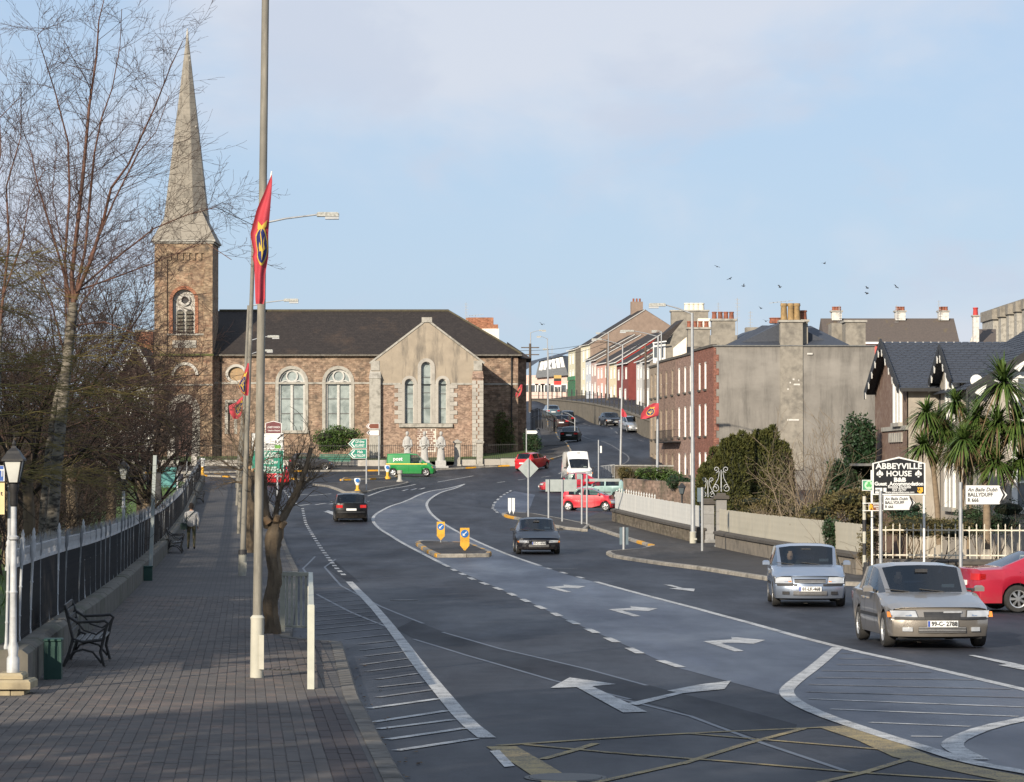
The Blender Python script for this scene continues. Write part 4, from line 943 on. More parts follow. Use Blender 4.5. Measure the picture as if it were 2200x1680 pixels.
# stacks and roofs rising behind the brick fronts
def roof_obj(name,label,pts4,mat,cat='roof',base=None): pass
bk=thing('roof_range','slate roofs and chimney stacks of the brick terrace, seen above its parapet','roof',(16,240,EZ+6))
LB=bk.location
def bp(mb,name,mat): return mb.build(name,mat,bk,loc=(-LB.x,-LB.y,-LB.z))
for u0,u1,zt_ in ((0,tu(1452),10.0),(tu(1452),tu(1489),10.3),(tu(1489),TL-.5,10.3)):
    a=TFp+TD*u0;b=TFp+TD*u1;n=Vector((-TD.y,TD.x));z0=EZ+8.2;z1=EZ+zt_+.4
    q=[a+n*.3,b+n*.3,b+n*5.5,a+n*5.5,a+n*11,b+n*11]
    bp(MB().add([(q[0].x,q[0].y,z0),(q[1].x,q[1].y,z0),(q[2].x,q[2].y,z1),(q[3].x,q[3].y,z1),(q[4].x,q[4].y,z0),(q[5].x,q[5].y,z0)],[(0,1,2,3),(3,2,5,4),(0,3,4),(1,5,2)]),'roof_slope',m_slateb)
stack(bk,1530,1580,689,742,232,1.2,[(1536,.6,.2),(1549,.6,.2),(1561,.6,.2),(1573,.6,.2)]);stack(bk,1527,1584,720,748,231.8,1.6,[],cap=False)
stack(bk,1478,1526,707,745,243,1.2,[(1482,.55,.2),(1494,.55,.2),(1506,.55,.2),(1519,.55,.2)]);stack(bk,1655,1690,698,730,250,1.2,[(1664,.5,.4),(1672,.5,.4)],cap=False)
stack(bk,1603,1640,703,735,248,1.5,[],cap=False)
stack(endw,1817,1860,692,748,226,2.4,[],cap=True);stack(endw,1787,1817,694,745,229,2.4,[],cap=False)

# ================================================================ stepped row of painted houses up the hill
def row_house(label,far,near,Y,eave,base,ridge,col_,gcol,rise,win_cols,gw=9.0,name='painted_house',door=None,chim=None,two=True,wt=6.5):
    """far, near: raster columns of the front's two edges; Y: distance of the near edge"""
    a=P(near,840,Y);Yf=Y+wt;b=P(far,840,Yf);zE,zB=cZ(eave,Y),cZ(base,Y);d=Vector((a.x-b.x,a.y-b.y));L=d.length;d.normalize()
    th=thing(name,label,'house',(b.x,b.y,zB),math.atan2(d.y,d.x),'painted houses stepping up the hill');H=zE-zB;hr=rise
    mat=M('facade_' +col_,col_,None,2.5,.85,.1,dirt=(tuple(x*.8 for x in rgb(col_)),1.2,.5,.8));gm=M('gable_' +gcol,gcol,None,2.0,.9,.2,dirt=(tuple(x*.75 for x in rgb(gcol)),.9,.45,.8))
    ops=[]
    for wf,z0f,z1f in win_cols: ops.append((L*wf-.48,L*wf+.48,H*z0f,H*z1f,'r'))
    mb=MB();wall_open(mb,0,L,-3,H,ops,0,.14);mb.build('front_wall',mat,th);MB().quad((L,gw,-3),(0,gw,-3),(0,gw,H),(L,gw,H)).build('back_wall',mat,th)
    MB().add([(L,0,-3),(L,gw,-3),(L,gw,H),(L,gw/2,H+hr),(L,0,H)],[(0,1,2,3,4)]).build('gable_wall',gm,th);MB().add([(0,0,-3),(0,gw,-3),(0,gw,H),(0,gw/2,H+hr),(0,0,H)],[(4,3,2,1,0)]).build('gable_wall',gm,th)
    e=.22;s=hr/(gw/2)
    MB().add([(-.05,-e,H-e*s),(L+.06,-e,H-e*s),(L+.06,gw/2,H+hr+.02),(-.05,gw/2,H+hr+.02),(L+.06,gw+e,H-e*s),(-.05,gw+e,H-e*s)],[(0,1,2,3),(3,2,4,5)]).build('roof',m_slate,th)
    MB().bar((L+.1,-e,H-e*s-.05),(L+.1,gw/2,H+hr-.05),.06,.14,up=(0,0,1)).build('bargeboard',M('bargeboard_grey',(.45,.44,.42),None,5,.7),th)
    MB().box(-.05,L+.05,-e-.1,-e+.02,H-e*s-.12,H-e*s).build('gutter',m_wwhite,th)
    for i,o in enumerate(ops):
        g=fillpoly(MB(),outline(o),.13).build('door' if o[2] <.15 else 'window',(m_panew if i % 2 else m_pane) if o[2] >.15 else m_wwhite,th);ring(MB(),outline(o,grow=-.09),outline(o,grow=.10 if o[2] >.15 else .16),-.03,.14).build('frame',m_wwhite,g)
    if chim:
        o=MB().box(L*chim[0]-.45,L*chim[0]+.45,gw/2-.9,gw/2+.9,H+hr-1.4,H+hr+1.5).build('chimney',gm,th)
        for k in (-.5,0,.5): MB().lathe([(.16,0),(.15,.5)],8,(L*chim[0],gw/2+k,H+hr+1.5)).build('chimney_pot',m_pot,o)
    return th,L,H
W2=[(.28,.08*0+.16,.40),(.75,.16,.40),(.28,.60,.82),(.75,.60,.82)];WD=[(.25,.0,.36),(.72,.14,.40),(.27,.58,.84),(.72,.58,.84)]
row_house('cream house with a big brown gable wall, tallest in the painted row',1248,1268,446,737,857,0,'d9d2b8','8f7d70',5.2,[(.3,.05,.26),(.7,.02,.26),(.3,.36,.56),(.7,.36,.56),(.3,.68,.9),(.7,.68,.9)],17,chim=(.2,),wt=7.5)
row_house('pale blue house with white dormer, next to the tall cream house',1258,1271,436,769,854,0,'c4c9cf','85756a',3.6,W2,13)
row_house('dusky pink house between the pale blue and salmon houses',1270,1282,426,771,856,0,'bfa59c','8a776b',3.6,WD,13)
row_house('salmon house with a white front door and orange gable',1282,1309,410,776,858,0,'cfa294','d6a888',4.2,[(.15,.58,.84),(.4,.58,.84),(.75,.58,.86),(.42,.0,.42),(.15,.12,.38),(.75,.1,.38)],15,wt=9)
row_house('cream house with brown window frames beside the dark red house',1309,1325,398,776,862,0,'dccfae','a83c34',4.0,WD,13)
row_house('dark red house with white windows and a red gable wall',1325,1350,384,777,869,0,'7d423d','783d38',4.2,[(.18,.60,.84),(.5,.60,.84),(.82,.60,.86),(.3,.12,.40),(.75,.10,.36)],14,wt=9)
row_house('white house with a bay window next to the red gable',1367,1380,366,772,872,0,'cfcdc8','8d857b',3.4,[(.35,.58,.86),(.8,.6,.82),(.3,.0,.38),(.75,.1,.38)],11)
row_house('grey house with white door, nearest of the painted row',1380,1397,352,773,874,0,'a3a09a','8d857b',3.2,[(.3,.60,.82),(.72,.60,.82),(.3,.1,.38),(.72,.0,.38)],11)
h,L,H=row_house('cream and green three storey pub on the hill',1221,1236,458,749,857,0,'cfcbb2','6d675e',2.0,[(.3,.40,.58),(.7,.40,.58),(.3,.70,.9),(.7,.70,.9)],10)
MB().box(.02,L-.02,-.12,.02,.0,2.9).build('shop_front',M('shopfront_green','2f6b4c','27583f',5,.6),h);MB().box(.1,L-.1,-.2,.02,3.0,3.6).build('fascia',M('fascia_green','3b7a58',None,5,.6),h)
# pink mansard building closing the top of the road
pk=thing('pink_building','long pink building with slate mansard and white rooflights at the hilltop','building',(5,470,cZ(862,470)));LK=pk.location
def pp_(mb,name,mat): return mb.build(name,mat,pk,loc=(-LK.x,-LK.y,-LK.z))
m_pink=M('render_pink','d9bfb4','c8aca2',2.5,.9,.1,dirt=((.5,.42,.38),1.0,.5,.8))
YK=470;pa,pb=cX(1117,YK),cX(1221,YK);zw=cZ(806,YK);zbk=cZ(875,YK)
ops=[(cX(p,YK)-.7,cX(p,YK)+.7,cZ(842,YK),cZ(826,YK),'r') for p in (1130,1146,1160,1172,1190,1208)]
mb=MB();wall_open(mb,pa,pb,zbk,zw,ops,YK,.2);mb.box(pa,pb,YK+.6,YK+12,zbk,zw);pp_(mb,'wall',m_pink)
for o in ops: g=pp_(fillpoly(MB(),outline(o),YK+.19),'window',m_pane);ring(MB(),outline(o,grow=-.1),outline(o,grow=.1),YK-.03,YK+.2).build('frame',m_wwhite,g)
a,b,c,d=P(1150,812,YK-.6),P(1221,806,YK-.6),P(1208,764,YK+1.6),P(1158,776,YK+1.6);a2,b2=P(1112,778,YK+1.7),P(1222,752,YK+6)
pp_(MB().add([a,b,c,d],[(0,1,2,3)]),'mansard_slope',M('mansard_slate',(.11,.115,.12),(.15,.155,.16),5,.7));pp_(MB().add([b,(b.x+4,b.y+8,b.z),(c.x+4,c.y+8,c.z),c],[(0,1,2,3)]),'mansard_end',bpy.data.materials['mansard_slate'])
pp_(MB().add([(pa-.5,YK-.3,zw-.1),(d.x,d.y-.4,d.z),(c.x,c.y-.4,c.z),(c.x+2,YK+7,b2.z),(pa-.5,YK+7,cZ(783,YK+7))],[(0,1,4),(1,2,3,4)]),'roof',m_slateb)
for i in range(6):
    f0=.07+i*.155;p=a.lerp(b,f0).lerp(d.lerp(c,f0),.42);q=a.lerp(b,f0+.02).lerp(d.lerp(c,f0+.02),.93);n_=Vector((0,-.12,.05))
    w_=Vector((.55,0,0));pp_(MB().add([p+n_,p+n_+w_,q+n_+w_,q+n_],[(0,1,2,3)]),'rooflight',m_wwhite)
sg=thing('auction_sign','red, black and white board on two posts before the pink building','sign',(6.3,463,cZ(860,463)));Ls=sg.location
for py0,py1,m_ in ((806,813,M('sign_buff','b99a5a',None,5,.6)),(813,819,m_iron),(819,827,M('sign_red','d23a34',None,5,.5)),(827,831,m_wwhite)):
    MB().box(cX(1190,463),cX(1206,463),462.9,463,cZ(py1,463),cZ(py0,463)).build('panel',m_,sg,loc=(-Ls.x,-Ls.y,-Ls.z))
for px in (1191,1205): MB().tube([(cX(px,463),463.05,cZ(860,463)),(cX(px,463),463.05,cZ(806,463))],.08,6).build('post',m_wwhite,sg,loc=(-Ls.x,-Ls.y,-Ls.z))
# white house with lean-to roof above the brick terrace; chimneys and roofs beyond
wh=thing('white_house','white house with brown gable and steep slate roof above the terrace','house',(19,300,EZ+4));LW=wh.location
def wq(mb,name,mat): return mb.build(name,mat,wh,loc=(-LW.x,-LW.y,-LW.z))
Yw=300
def quadp(pts,Y): return MB().add([P(x,y,Y) for x,y in pts],[tuple(range(len(pts)))])
wq(quadp([(1403,780),(1430,780),(1430,728),(1403,735)],Yw),'front_wall',m_wwhite);wq(quadp([(1430,800),(1484,800),(1484,700),(1468,694),(1430,733)],Yw+.1),'gable_wall',m_stack)
wq(MB().add([P(1400,736,Yw-.6),P(1432,732,Yw-.6),P(1470,686,Yw+1),P(1452,690,Yw+8)],[(0,1,2,3)]),'roof',m_slate)
wq(quadp([(1446,768),(1475,758),(1475,724),(1446,748)],Yw-.8),'lean_to_wall',M('render_cream','eadfce',None,4,.85));wq(MB().bar(P(1402,737,Yw-1),P(1432,733,Yw-1),.12),'gutter',m_wwhite)
for px in (1408,1422): g=wq(quadp([(px-3,768),(px+3,768),(px+3,745),(px-3,746)],Yw-.05),'window',m_pane)
stack(wh,1443,1522,669,720,310,2.0,[(1478,.8,.35),(1488,.8,.35),(1498,.8,.35),(1508,.8,.35)],M('chimney_pot_white','d8d0bf',None,5,.7));stack(wh,1500,1526,684,715,305,1.2,[],mat=bpy.data.materials['render_cream'],cap=False)
bc=thing('chimney_house','cream house with a red brick chimney behind the church roof','house',(-2,300,EZ+5));L_=bc.location
for pts,m_,n_ in (([(1040,745),(1118,765),(1072,728),(1072,706),(1035,706)],M('render_cream','eadfce',None,4,.85),'gable_wall'),):
    MB().add([P(x,y,300) for x,y in pts]+[P(x,y,306) for x,y in pts],[tuple(range(5)),(1,6,7,2),(2,7,8,3),(3,8,9,4)]).build(n_,m_,bc,loc=(-L_.x,-L_.y,-L_.z))
stack(bc,1000,1060,682,708,301,1.6,[],mat=m_redbr,cap=False);stack(bc,1060,1070,697,708,301,1.6,[],mat=m_redbr,cap=False)
lc_=thing('chimney_house','brick chimney and dark roof showing left of the church tower','house',(-38,300,EZ+5));L_=lc_.location
stack(lc_,292,328,712,770,300,1.6,[],mat=m_redbr)
# white house seen through the trees left of the tower
lw=thing('white_house','white gabled house glimpsed through bare trees left of the church','house',(-40,285,hz(-40,285)));L_=lw.location
def lq(mb,name,mat): return mb.build(name,mat,lw,loc=(-L_.x,-L_.y,-L_.z))
a,b=cX(215,285),cX(335,285);zt_=cZ(830,285);zb_=cZ(990,285);ap=cZ(745,285)
lq(MB().box(a,b,285,295,zb_,zt_),'wall',m_wwhite);lq(MB().add([(cX(250,285),285,zt_),(b,285,zt_),((cX(250,285)+b)/2,285,ap)],[(0,1,2)]),'gable',M('gable_dark','6b5f56',None,3,.9))
lq(MB().add([(cX(240,285),284.5,zt_),((cX(250,285)+b)/2,284.5,ap+.2),((cX(250,285)+b)/2,296,ap+.2),(cX(240,285),296,zt_),(b+.4,284.5,zt_),(b+.4,296,zt_)],[(0,1,2,3),(1,4,5,2)]),'roof',m_slate)
for s,e_ in ((cX(240,285),0),(b+.4,1)): lq(MB().bar((s,284.4,zt_),((cX(250,285)+b)/2,284.4,ap+.2),.1,.3),'bargeboard',m_wwhite)
for px in (240,275,310): g=lq(MB().box(cX(px-6,285),cX(px+6,285),284.95,285.05,cZ(880,285),cZ(850,285)),'window',m_pane)
# long dark roof with three white chimneys
lr=thing('long_roof_house','long house with brown tiled roof and three white chimneys on the skyline','house',(40,310,EZ));L_=lr.location
def rq(mb,name,mat): return mb.build(name,mat,lr,loc=(-L_.x,-L_.y,-L_.z))
Yr=310;a,b=cX(1772,Yr),cX(2062,Yr);zr,ze2=cZ(684,Yr+4),cZ(735,Yr)
m_tile=M('brown_tile',(.085,.070,.062),(.11,.088,.075),6,.85,.3,dirt=((.16,.12,.05),.8,.6,.8))
rq(MB().add([(a,Yr,ze2),(b,Yr,ze2),(b,Yr+4,zr),(a,Yr+4,zr),(a,Yr+8,ze2),(b,Yr+8,ze2)],[(0,1,2,3),(3,2,5,4),(1,5,2),(0,3,4)]),'roof',m_tile);rq(MB().box(a,b+.1,Yr-.15,Yr,ze2-.2,ze2+.02),'gutter',m_wwhite)
rq(MB().box(a,b-.2,Yr+.4,Yr+7.6,cZ(800,Yr),ze2-.02),'wall',M('render_red','c8645c',None,4,.85));g=rq(MB().box(cX(1937,Yr),cX(1949,Yr),Yr+.3,Yr+.38,cZ(760,Yr),cZ(738,Yr)),'window',m_wwhite)
m_chw=M('chimney_white',(.62,.59,.54),(.5,.48,.44),4,.85,dirt=((.3,.28,.25),2,.5,.8))
for px in (1798,1935,2028): stack(lr,px-10,px+11,670,688,Yr+3.4,1.2,[(px-5,.45,.2),(px+1,.45,.2),(px+7,.45,.2)],mat=m_chw)
ws=thing('chimney_house','white chimney with red pot and a dark gable, right on the skyline','house',(50,330,EZ));L_=ws.location
def sq(mb,name,mat): return mb.build(name,mat,ws,loc=(-L_.x,-L_.y,-L_.z))
stack(ws,2092,2104,680,737,330,1.0,[(2098,.9,.3)],mat=m_chw,potm=M('pot_red','b03a36',None,4,.7));sq(MB().add([P(2083,735,331),P(2140,735,331),P(2140,707,335),P(2094,707,335)],[(0,1,2,3)]),'roof',m_tile);sq(quadp([(2082,740),(2092,740),(2092,712)],330.9),'gable_wall',m_chw);sq(MB().box(cX(2083,332),cX(2145,332),331.2,338,cZ(800,332),cZ(736,332)),'wall',m_chw)
gt=thing('grey_chapel','pale grey building with stepped cornice at the right edge of the skyline','building',(60,350,EZ));L_=gt.location
for i in range(5):
    x0_,x1_=cX(2134+i*17,350-i*2),cX(2151+i*17,350-i*2);zt_=cZ(668-i*3.6,350)
    MB().box(x0_,x1_+2,350-i*2,358,cZ(760,350),zt_-1).build('pilaster_bay',m_lime,gt,loc=(-L_.x,-L_.y,-L_.z));MB().box(x0_-.2,x1_+2.2,349.6-i*2,358.2,zt_-1,zt_+.2).build('cornice',m_stack,gt,loc=(-L_.x,-L_.y,-L_.z))

# ================================================================ guest house on the right with slate roofs and black bargeboards
gh=thing('guest_house','grey Victorian guest house with dark slate roofs and black bargeboards','house',(17,101,hz(17,101)));LG=gh.location
def gq(mb,name,mat,sm=None,kind=None): return mb.build(name,mat,gh,sm,loc=(-LG.x,-LG.y,-LG.z),kind=kind)
m_gwall=M('guest_house_render',(.35,.312,.262),(.28,.25,.212),3,.9,.3,dirt=((.40,.365,.315),.8,.5,.8));m_barge=M('bargeboard_black',(.02,.02,.022),(.03,.03,.03),6,.6)
m_vine=M('bare_creeper_wall',(.13,.075,.055),(.19,.13,.10),9,.95,.7,dirt=((.25,.19,.15),3,.5,.75))
slate_items=[]
def slated(name,p0,p1,p2,p3,cw=.28,ch_=.22):
    """roof plane p0-p1 along the eaves, p3-p2 along the ridge: a deck and lapped slates over it"""
    p0,p1,p2,p3=(Vector(q) for q in (p0,p1,p2,p3));n=(p1-p0).cross(p3-p0).normalized()
    if n.z <0: n=-n
    deck=gq(MB().add([p0,p1,p2,p3],[(0,1,2,3)]),name,m_slateb)
    rows=int(max((p3-p0).length,(p2-p1).length)/ch_);V=[];Fc=[]
    for r in range(rows):
        a0,a1=p0.lerp(p3,r/rows),p1.lerp(p2,r/rows);b0,b1=p0.lerp(p3,(r+1.25)/rows),p1.lerp(p2,(r+1.25)/rows);w=(a1-a0).length;m=max(1,int(w/cw));o=.5 if r % 2 else 0
        for i in range(m+1):
            u,v=max(0,(i-o)/m+.004),min(1,(i+1-o)/m-.004)
            if v-u <.01: continue
            l=.022+random.uniform(0,.010);k=len(V);q=[a0.lerp(a1,u)+n*l,a0.lerp(a1,v)+n*l,b0.lerp(b1,v)+n*.006,b0.lerp(b1,u)+n*.006,a0.lerp(a1,u),a0.lerp(a1,v)]
            V+=q;Fc+=[(k,k+1,k+2,k+3),(k,k+4,k+5,k+1)]
    me=MB();me.v=[tuple(x) for x in V];me.f=Fc;me.build('slates',m_slateb,deck,kind='stuff')
zg=EZ-4.2;eA,rA=EZ+2.80,EZ+4.52;XA,YA0,YA1,YR=14.15,105.0,114.3,109.65;XB1=17.4
# wing A, its gable to the left
opsA=[(2.2,3.1,cZ(909,107) ,cZ(820,107),'r')]
mb=MB();mb.box(XA+.05,24,YA0+.02,YA1,zg,eA);gq(mb,'front_wall',m_gwall)
gq(MB().add([(XA,YA0,zg),(XA,YA0,eA),(XA,YR,rA-.06),(XA,YA1,eA),(XA,YA1,zg)],[(0,1,2,3,4)]),'gable_wall',m_vine)
slated('roof_slope',(XA-.35,YA0-.35,eA-.13),(XB1+1,YA0-.35,eA-.13),(21,YR,rA),(XA-.35,YR,rA));gq(MB().add([(XA-.35,YR,rA),(21,YR,rA),(21,YA1+.35,eA-.13),(XA-.35,YA1+.35,eA-.13)],[(0,1,2,3)]),'roof_slope',m_slateb)
def verge(x,y0,y1,yr,e,r,k=5):
    for ya,yb in ((y0-.35,yr),(y1+.35,yr)):
        zz=e-.13;gq(MB().bar((x-.36,ya,zz-.02),(x-.36,yr,r-.02),.05,.34,up=(0,0,1)),'bargeboard',m_barge)
        for i in range(k):
            f_=(i+.5)/k;y_,z_=ya+(yr-ya)*f_,zz+(r-zz)*f_-.22;gq(MB().add([(x-.40,y_-.10,z_+.08),(x-.40,y_+.10,z_+.12),(x-.40,y_+.02,z_-.14),(x-.36,y_-.10,z_+.08),(x-.36,y_+.10,z_+.12),(x-.36,y_+.02,z_-.14)],[(0,2,1),(3,4,5),(0,1,4,3),(1,2,5,4),(2,0,3,5)]),'bargeboard_drop',m_wwhite)
verge(XA,YA0,YA1,YR,eA,rA)
def xwin(X,y0,y1,z0,z1,bars=1):
    g_=gq(MB().box(X-.03,X+.1,y0,y1,z0,z1),'window',m_pane);MB().box(X-.09,X+.05,y0-.12,y0+.10,z0,z1+.15).build('frame',m_wwhite,g_);MB().box(X-.09,X+.05,y1-.10,y1+.12,z0,z1+.15).build('frame',m_wwhite,g_);MB().box(X-.09,X+.05,y0,y1,z1,z1+.16).build('lintel',m_wwhite,g_);MB().box(X-.16,X+.05,y0-.2,y1+.2,z0-.14,z0).build('sill',m_lime,g_)
    if bars: MB().box(X-.07,X+.02,(y0+y1)/2-.04,(y0+y1)/2+.04,z0,z1).build('sash_bar',m_wwhite,g_)
    return g_
xwin(XA,106.4,108.2,cZ(908,107),cZ(822,107));xwin(XA,109.6,111.2,cZ(1075,110),cZ(1000,110));gq(MB().box(XA-.06,XA+.05,YA0,112,cZ(925,108),cZ(916,108)),'string_course',m_lime)
for i in range(6): yy=106.2+i*.62;gq(MB().bev(XA-.07,XA+.04,yy,yy+.45,cZ(950,108),cZ(930,108),.02),'panel',m_lime)
gq(MB().box(XA-1.3,XA+.05,108.8,112,cZ(998,110)-.05,cZ(998,110)+.04),'porch_roof',m_lead)
def fwin(Y,px0,px1,py0,py1,bars=1,th=gh):
    a,b,c,d=cX(px0,Y),cX(px1,Y),cZ(py1,Y),cZ(py0,Y);g_=gq(MB().box(a,b,Y-.03,Y+.1,c,d),'window',m_pane);ring(MB(),[(a+.07,c+.07),(b-.07,c+.07),(b-.07,d-.07),(a+.07,d-.07)],[(a-.12,c),(b+.12,c),(b+.12,d+.14),(a-.12,d+.14)],Y-.09,Y+.02).build('frame',m_wwhite,g_);MB().box(a-.2,b+.2,Y-.17,Y+.05,c-.14,c).build('sill',m_lime,g_)
    if bars: MB().box(a,b,Y-.07,Y,(c+d)/2-.04,(c+d)/2+.04).build('sash_bar',m_wwhite,g_)
gq(MB().tube([(cX(2021,104.6),104.55,eA-.15),(cX(2021,104.6),104.7,eA-.5),(cX(2023,104.8),104.8,zg)],.055,6),'downpipe',m_iron);gq(MB().bar((XA-.3,YA0-.42,eA-.18),(XB1,YA0-.42,eA-.18),.12,.12),'gutter',m_barge)
# wing B, a smaller gable to the left
XB,YB0,YB1,YBR=15.3,100.2,104.9,102.5;eB,rB=EZ+2.86,EZ+4.02
gq(MB().box(XB+.05,24,YB0,YB1+.5,zg,eB),'wing_wall',m_gwall);gq(MB().add([(XB,YB0,zg),(XB,YB0,eB),(XB,YBR,rB-.05),(XB,YB1,eB),(XB,YB1,zg)],[(0,1,2,3,4)]),'gable_wall',m_gwall)
slated('roof_slope',(XB-.35,YB0-.3,eB-.13),(18.2,YB0-.3,eB-.13),(20,YBR,rB),(XB-.35,YBR,rB));gq(MB().add([(XB-.35,YBR,rB),(20,YBR,rB),(20,YB1+.3,eB-.13),(XB-.35,YB1+.3,eB-.13)],[(0,1,2,3)]),'roof_slope',m_slateb)
verge(XB,YB0,YB1,YBR,eB,rB,4);xwin(XB,101.4,102.9,cZ(905,102),cZ(800,102));xwin(XB,101.3,103.2,cZ(1090,102),cZ(1004,102));gq(MB().lathe([(.16,-.03),(.18,0),(.16,.03)],12,(XB-.12,100.6,cZ(917,100))),'wall_plaque',m_wwhite) if False else None
# main block C, its gable to the road
YC=97.0;XC0,XC1=15.5,25.0;eC=EZ+2.72;xr=20.2;rC=eC+(xr-XC0)*.62
gq(MB().box(XC0,XC1,YC,YC+12,zg,eC),'main_wall',m_gwall);gq(MB().add([(XC0,YC,eC),(XC1,YC,eC),(xr,YC,rC)],[(0,1,2)]),'gable_wall',m_gwall)
slated('roof_slope',(XC0-.45,YC+12,eC-.28),(XC0-.45,YC-.4,eC-.28),(xr,YC-.4,rC),(xr,YC+12,rC));gq(MB().add([(xr,YC-.4,rC),(XC1+.4,YC-.4,eC-.25),(XC1+.4,YC+12,eC-.25),(xr,YC+12,rC)],[(0,1,2,3)]),'roof_slope',m_slateb)
gq(MB().bar((XC0-.45,YC-.42,eC-.40),(xr,YC-.42,rC-.12),.05,.36,up=(0,0,1)),'bargeboard',m_barge);gq(MB().bar((XC1+.45,YC-.42,eC-.40),(xr,YC-.42,rC-.12),.05,.36,up=(0,0,1)),'bargeboard',m_barge)
for i in range(7):
    f_=(i+.6)/8;x_,z_=XC0-.45+(xr-XC0+.45)*f_,eC-.40+(rC-.12-eC+.40)*f_-.12
    gq(MB().slab([(x_-.2,z_-.12),(x_-.02,z_-.22),(x_+.16,z_+.02),(x_+.2,z_+.16),(x_-.1,z_-.02)],YC-.47,YC-.43),'bargeboard_drop',m_wwhite)
fwin(YC,2182,2230,808,905);fwin(YC,2180,2230,975,1095);gq(MB().tube([(cX(2078,YC),YC-.1,eC-.3),(cX(2078,YC),YC-.1,zg)],.055,6),'downpipe',m_iron);gq(MB().lathe([(.02,-.04),(.17,-.03),(.17,.0),(.02,.02)],14,(0,0,0)),'unused',m_wwhite) if False else None
mb=MB();mb.lathe([(.20,0),(.20,.08),(.02,.1)],14);o=gq(mb,'dish',m_wwhite);o.rotation_euler=(PI/2,0,0);q=P(2086,918*0+919,YC-.15);o.location=(cX(2088,YC)-LG.x,YC-.12-LG.y,cZ(918-0,YC)-LG.z) if False else (cX(2096,YC)-LG.x,YC-.12-LG.y,cZ(818,YC)-LG.z)
# ================================================================ vehicles
m_tyre=M('tyre_rubber',(.022,.022,.022),(.035,.033,.031),12,.85,.2);m_rimA=M('alloy_rim',(.62,.62,.62),(.5,.5,.5),8,.35,0,metal=.7);m_rimS=M('wheel_trim',(.42,.42,.42),(.30,.29,.28),8,.5,0,metal=.3)
m_blk=M('black_plastic',(.022,.022,.024),(.032,.032,.034),9,.6);m_seat=M('car_seat',(.035,.036,.04),(.05,.05,.055),9,.9);m_under=M('car_underside',(.012,.012,.012),None,6,.9)
m_lampc=glassy('headlamp_glass',(.50,.52,.54),.06,(.22,.23,.25),.8);m_lampr=glassy('tail_lamp_red',(.55,.02,.02),.12,(.35,.015,.015),.6);m_lampo=glassy('indicator_orange',(.75,.24,.04),.12,(.55,.16,.03),.6)
m_plate=M('number_plate',(.72,.72,.70),(.66,.66,.64),8,.4);m_ink=M('ink_black',(.015,.015,.018),None,6,.6);m_blue=M('plate_blue',(.03,.07,.32),None,6,.5);m_chrome=M('chrome',(.75,.76,.78),(.6,.61,.63),6,.15,metal=1.0)
t=NT('car_glass');t.n.remove(t.b);gl_=t.n.new('ShaderNodeBsdfGlossy');gl_.inputs['Roughness'].default_value=.03;gl_.inputs[0].default_value=(.9,.95,1,1);tr=t.n.new('ShaderNodeBsdfTransparent');tr.inputs[0].default_value=(.62,.68,.66,1)
lw_=t.n.new('ShaderNodeFresnel');lw_.inputs[0].default_value=1.6;mx=t.n.new('ShaderNodeMixShader');t.l.new(lw_.outputs[0],mx.inputs[0]);t.l.new(tr.outputs[0],mx.inputs[1]);t.l.new(gl_.outputs[0],mx.inputs[2]);t.l.new(mx.outputs[0],t.n['Material Output'].inputs[0]);m_glass=t.m
def text_mesh(s,size,mat,depth=.002,bold=0.0,shear=0.0,sx=1.0,align='CENTER',space=1.0):
    cu=bpy.data.curves.new('txt','FONT');cu.body=s;cu.size=size;cu.extrude=depth;cu.align_x=align;cu.align_y='CENTER';cu.offset=bold;cu.shear=shear;cu.resolution_u=2;cu.space_character=space
    o=bpy.data.objects.new('txt',cu);me=bpy.data.meshes.new_from_object(o);bpy.data.objects.remove(o);bpy.data.curves.remove(cu)
    if sx != 1:
        for v in me.vertices: v.co.x *= sx
    me.materials.clear();me.materials.append(mat);return me
TYRE={}
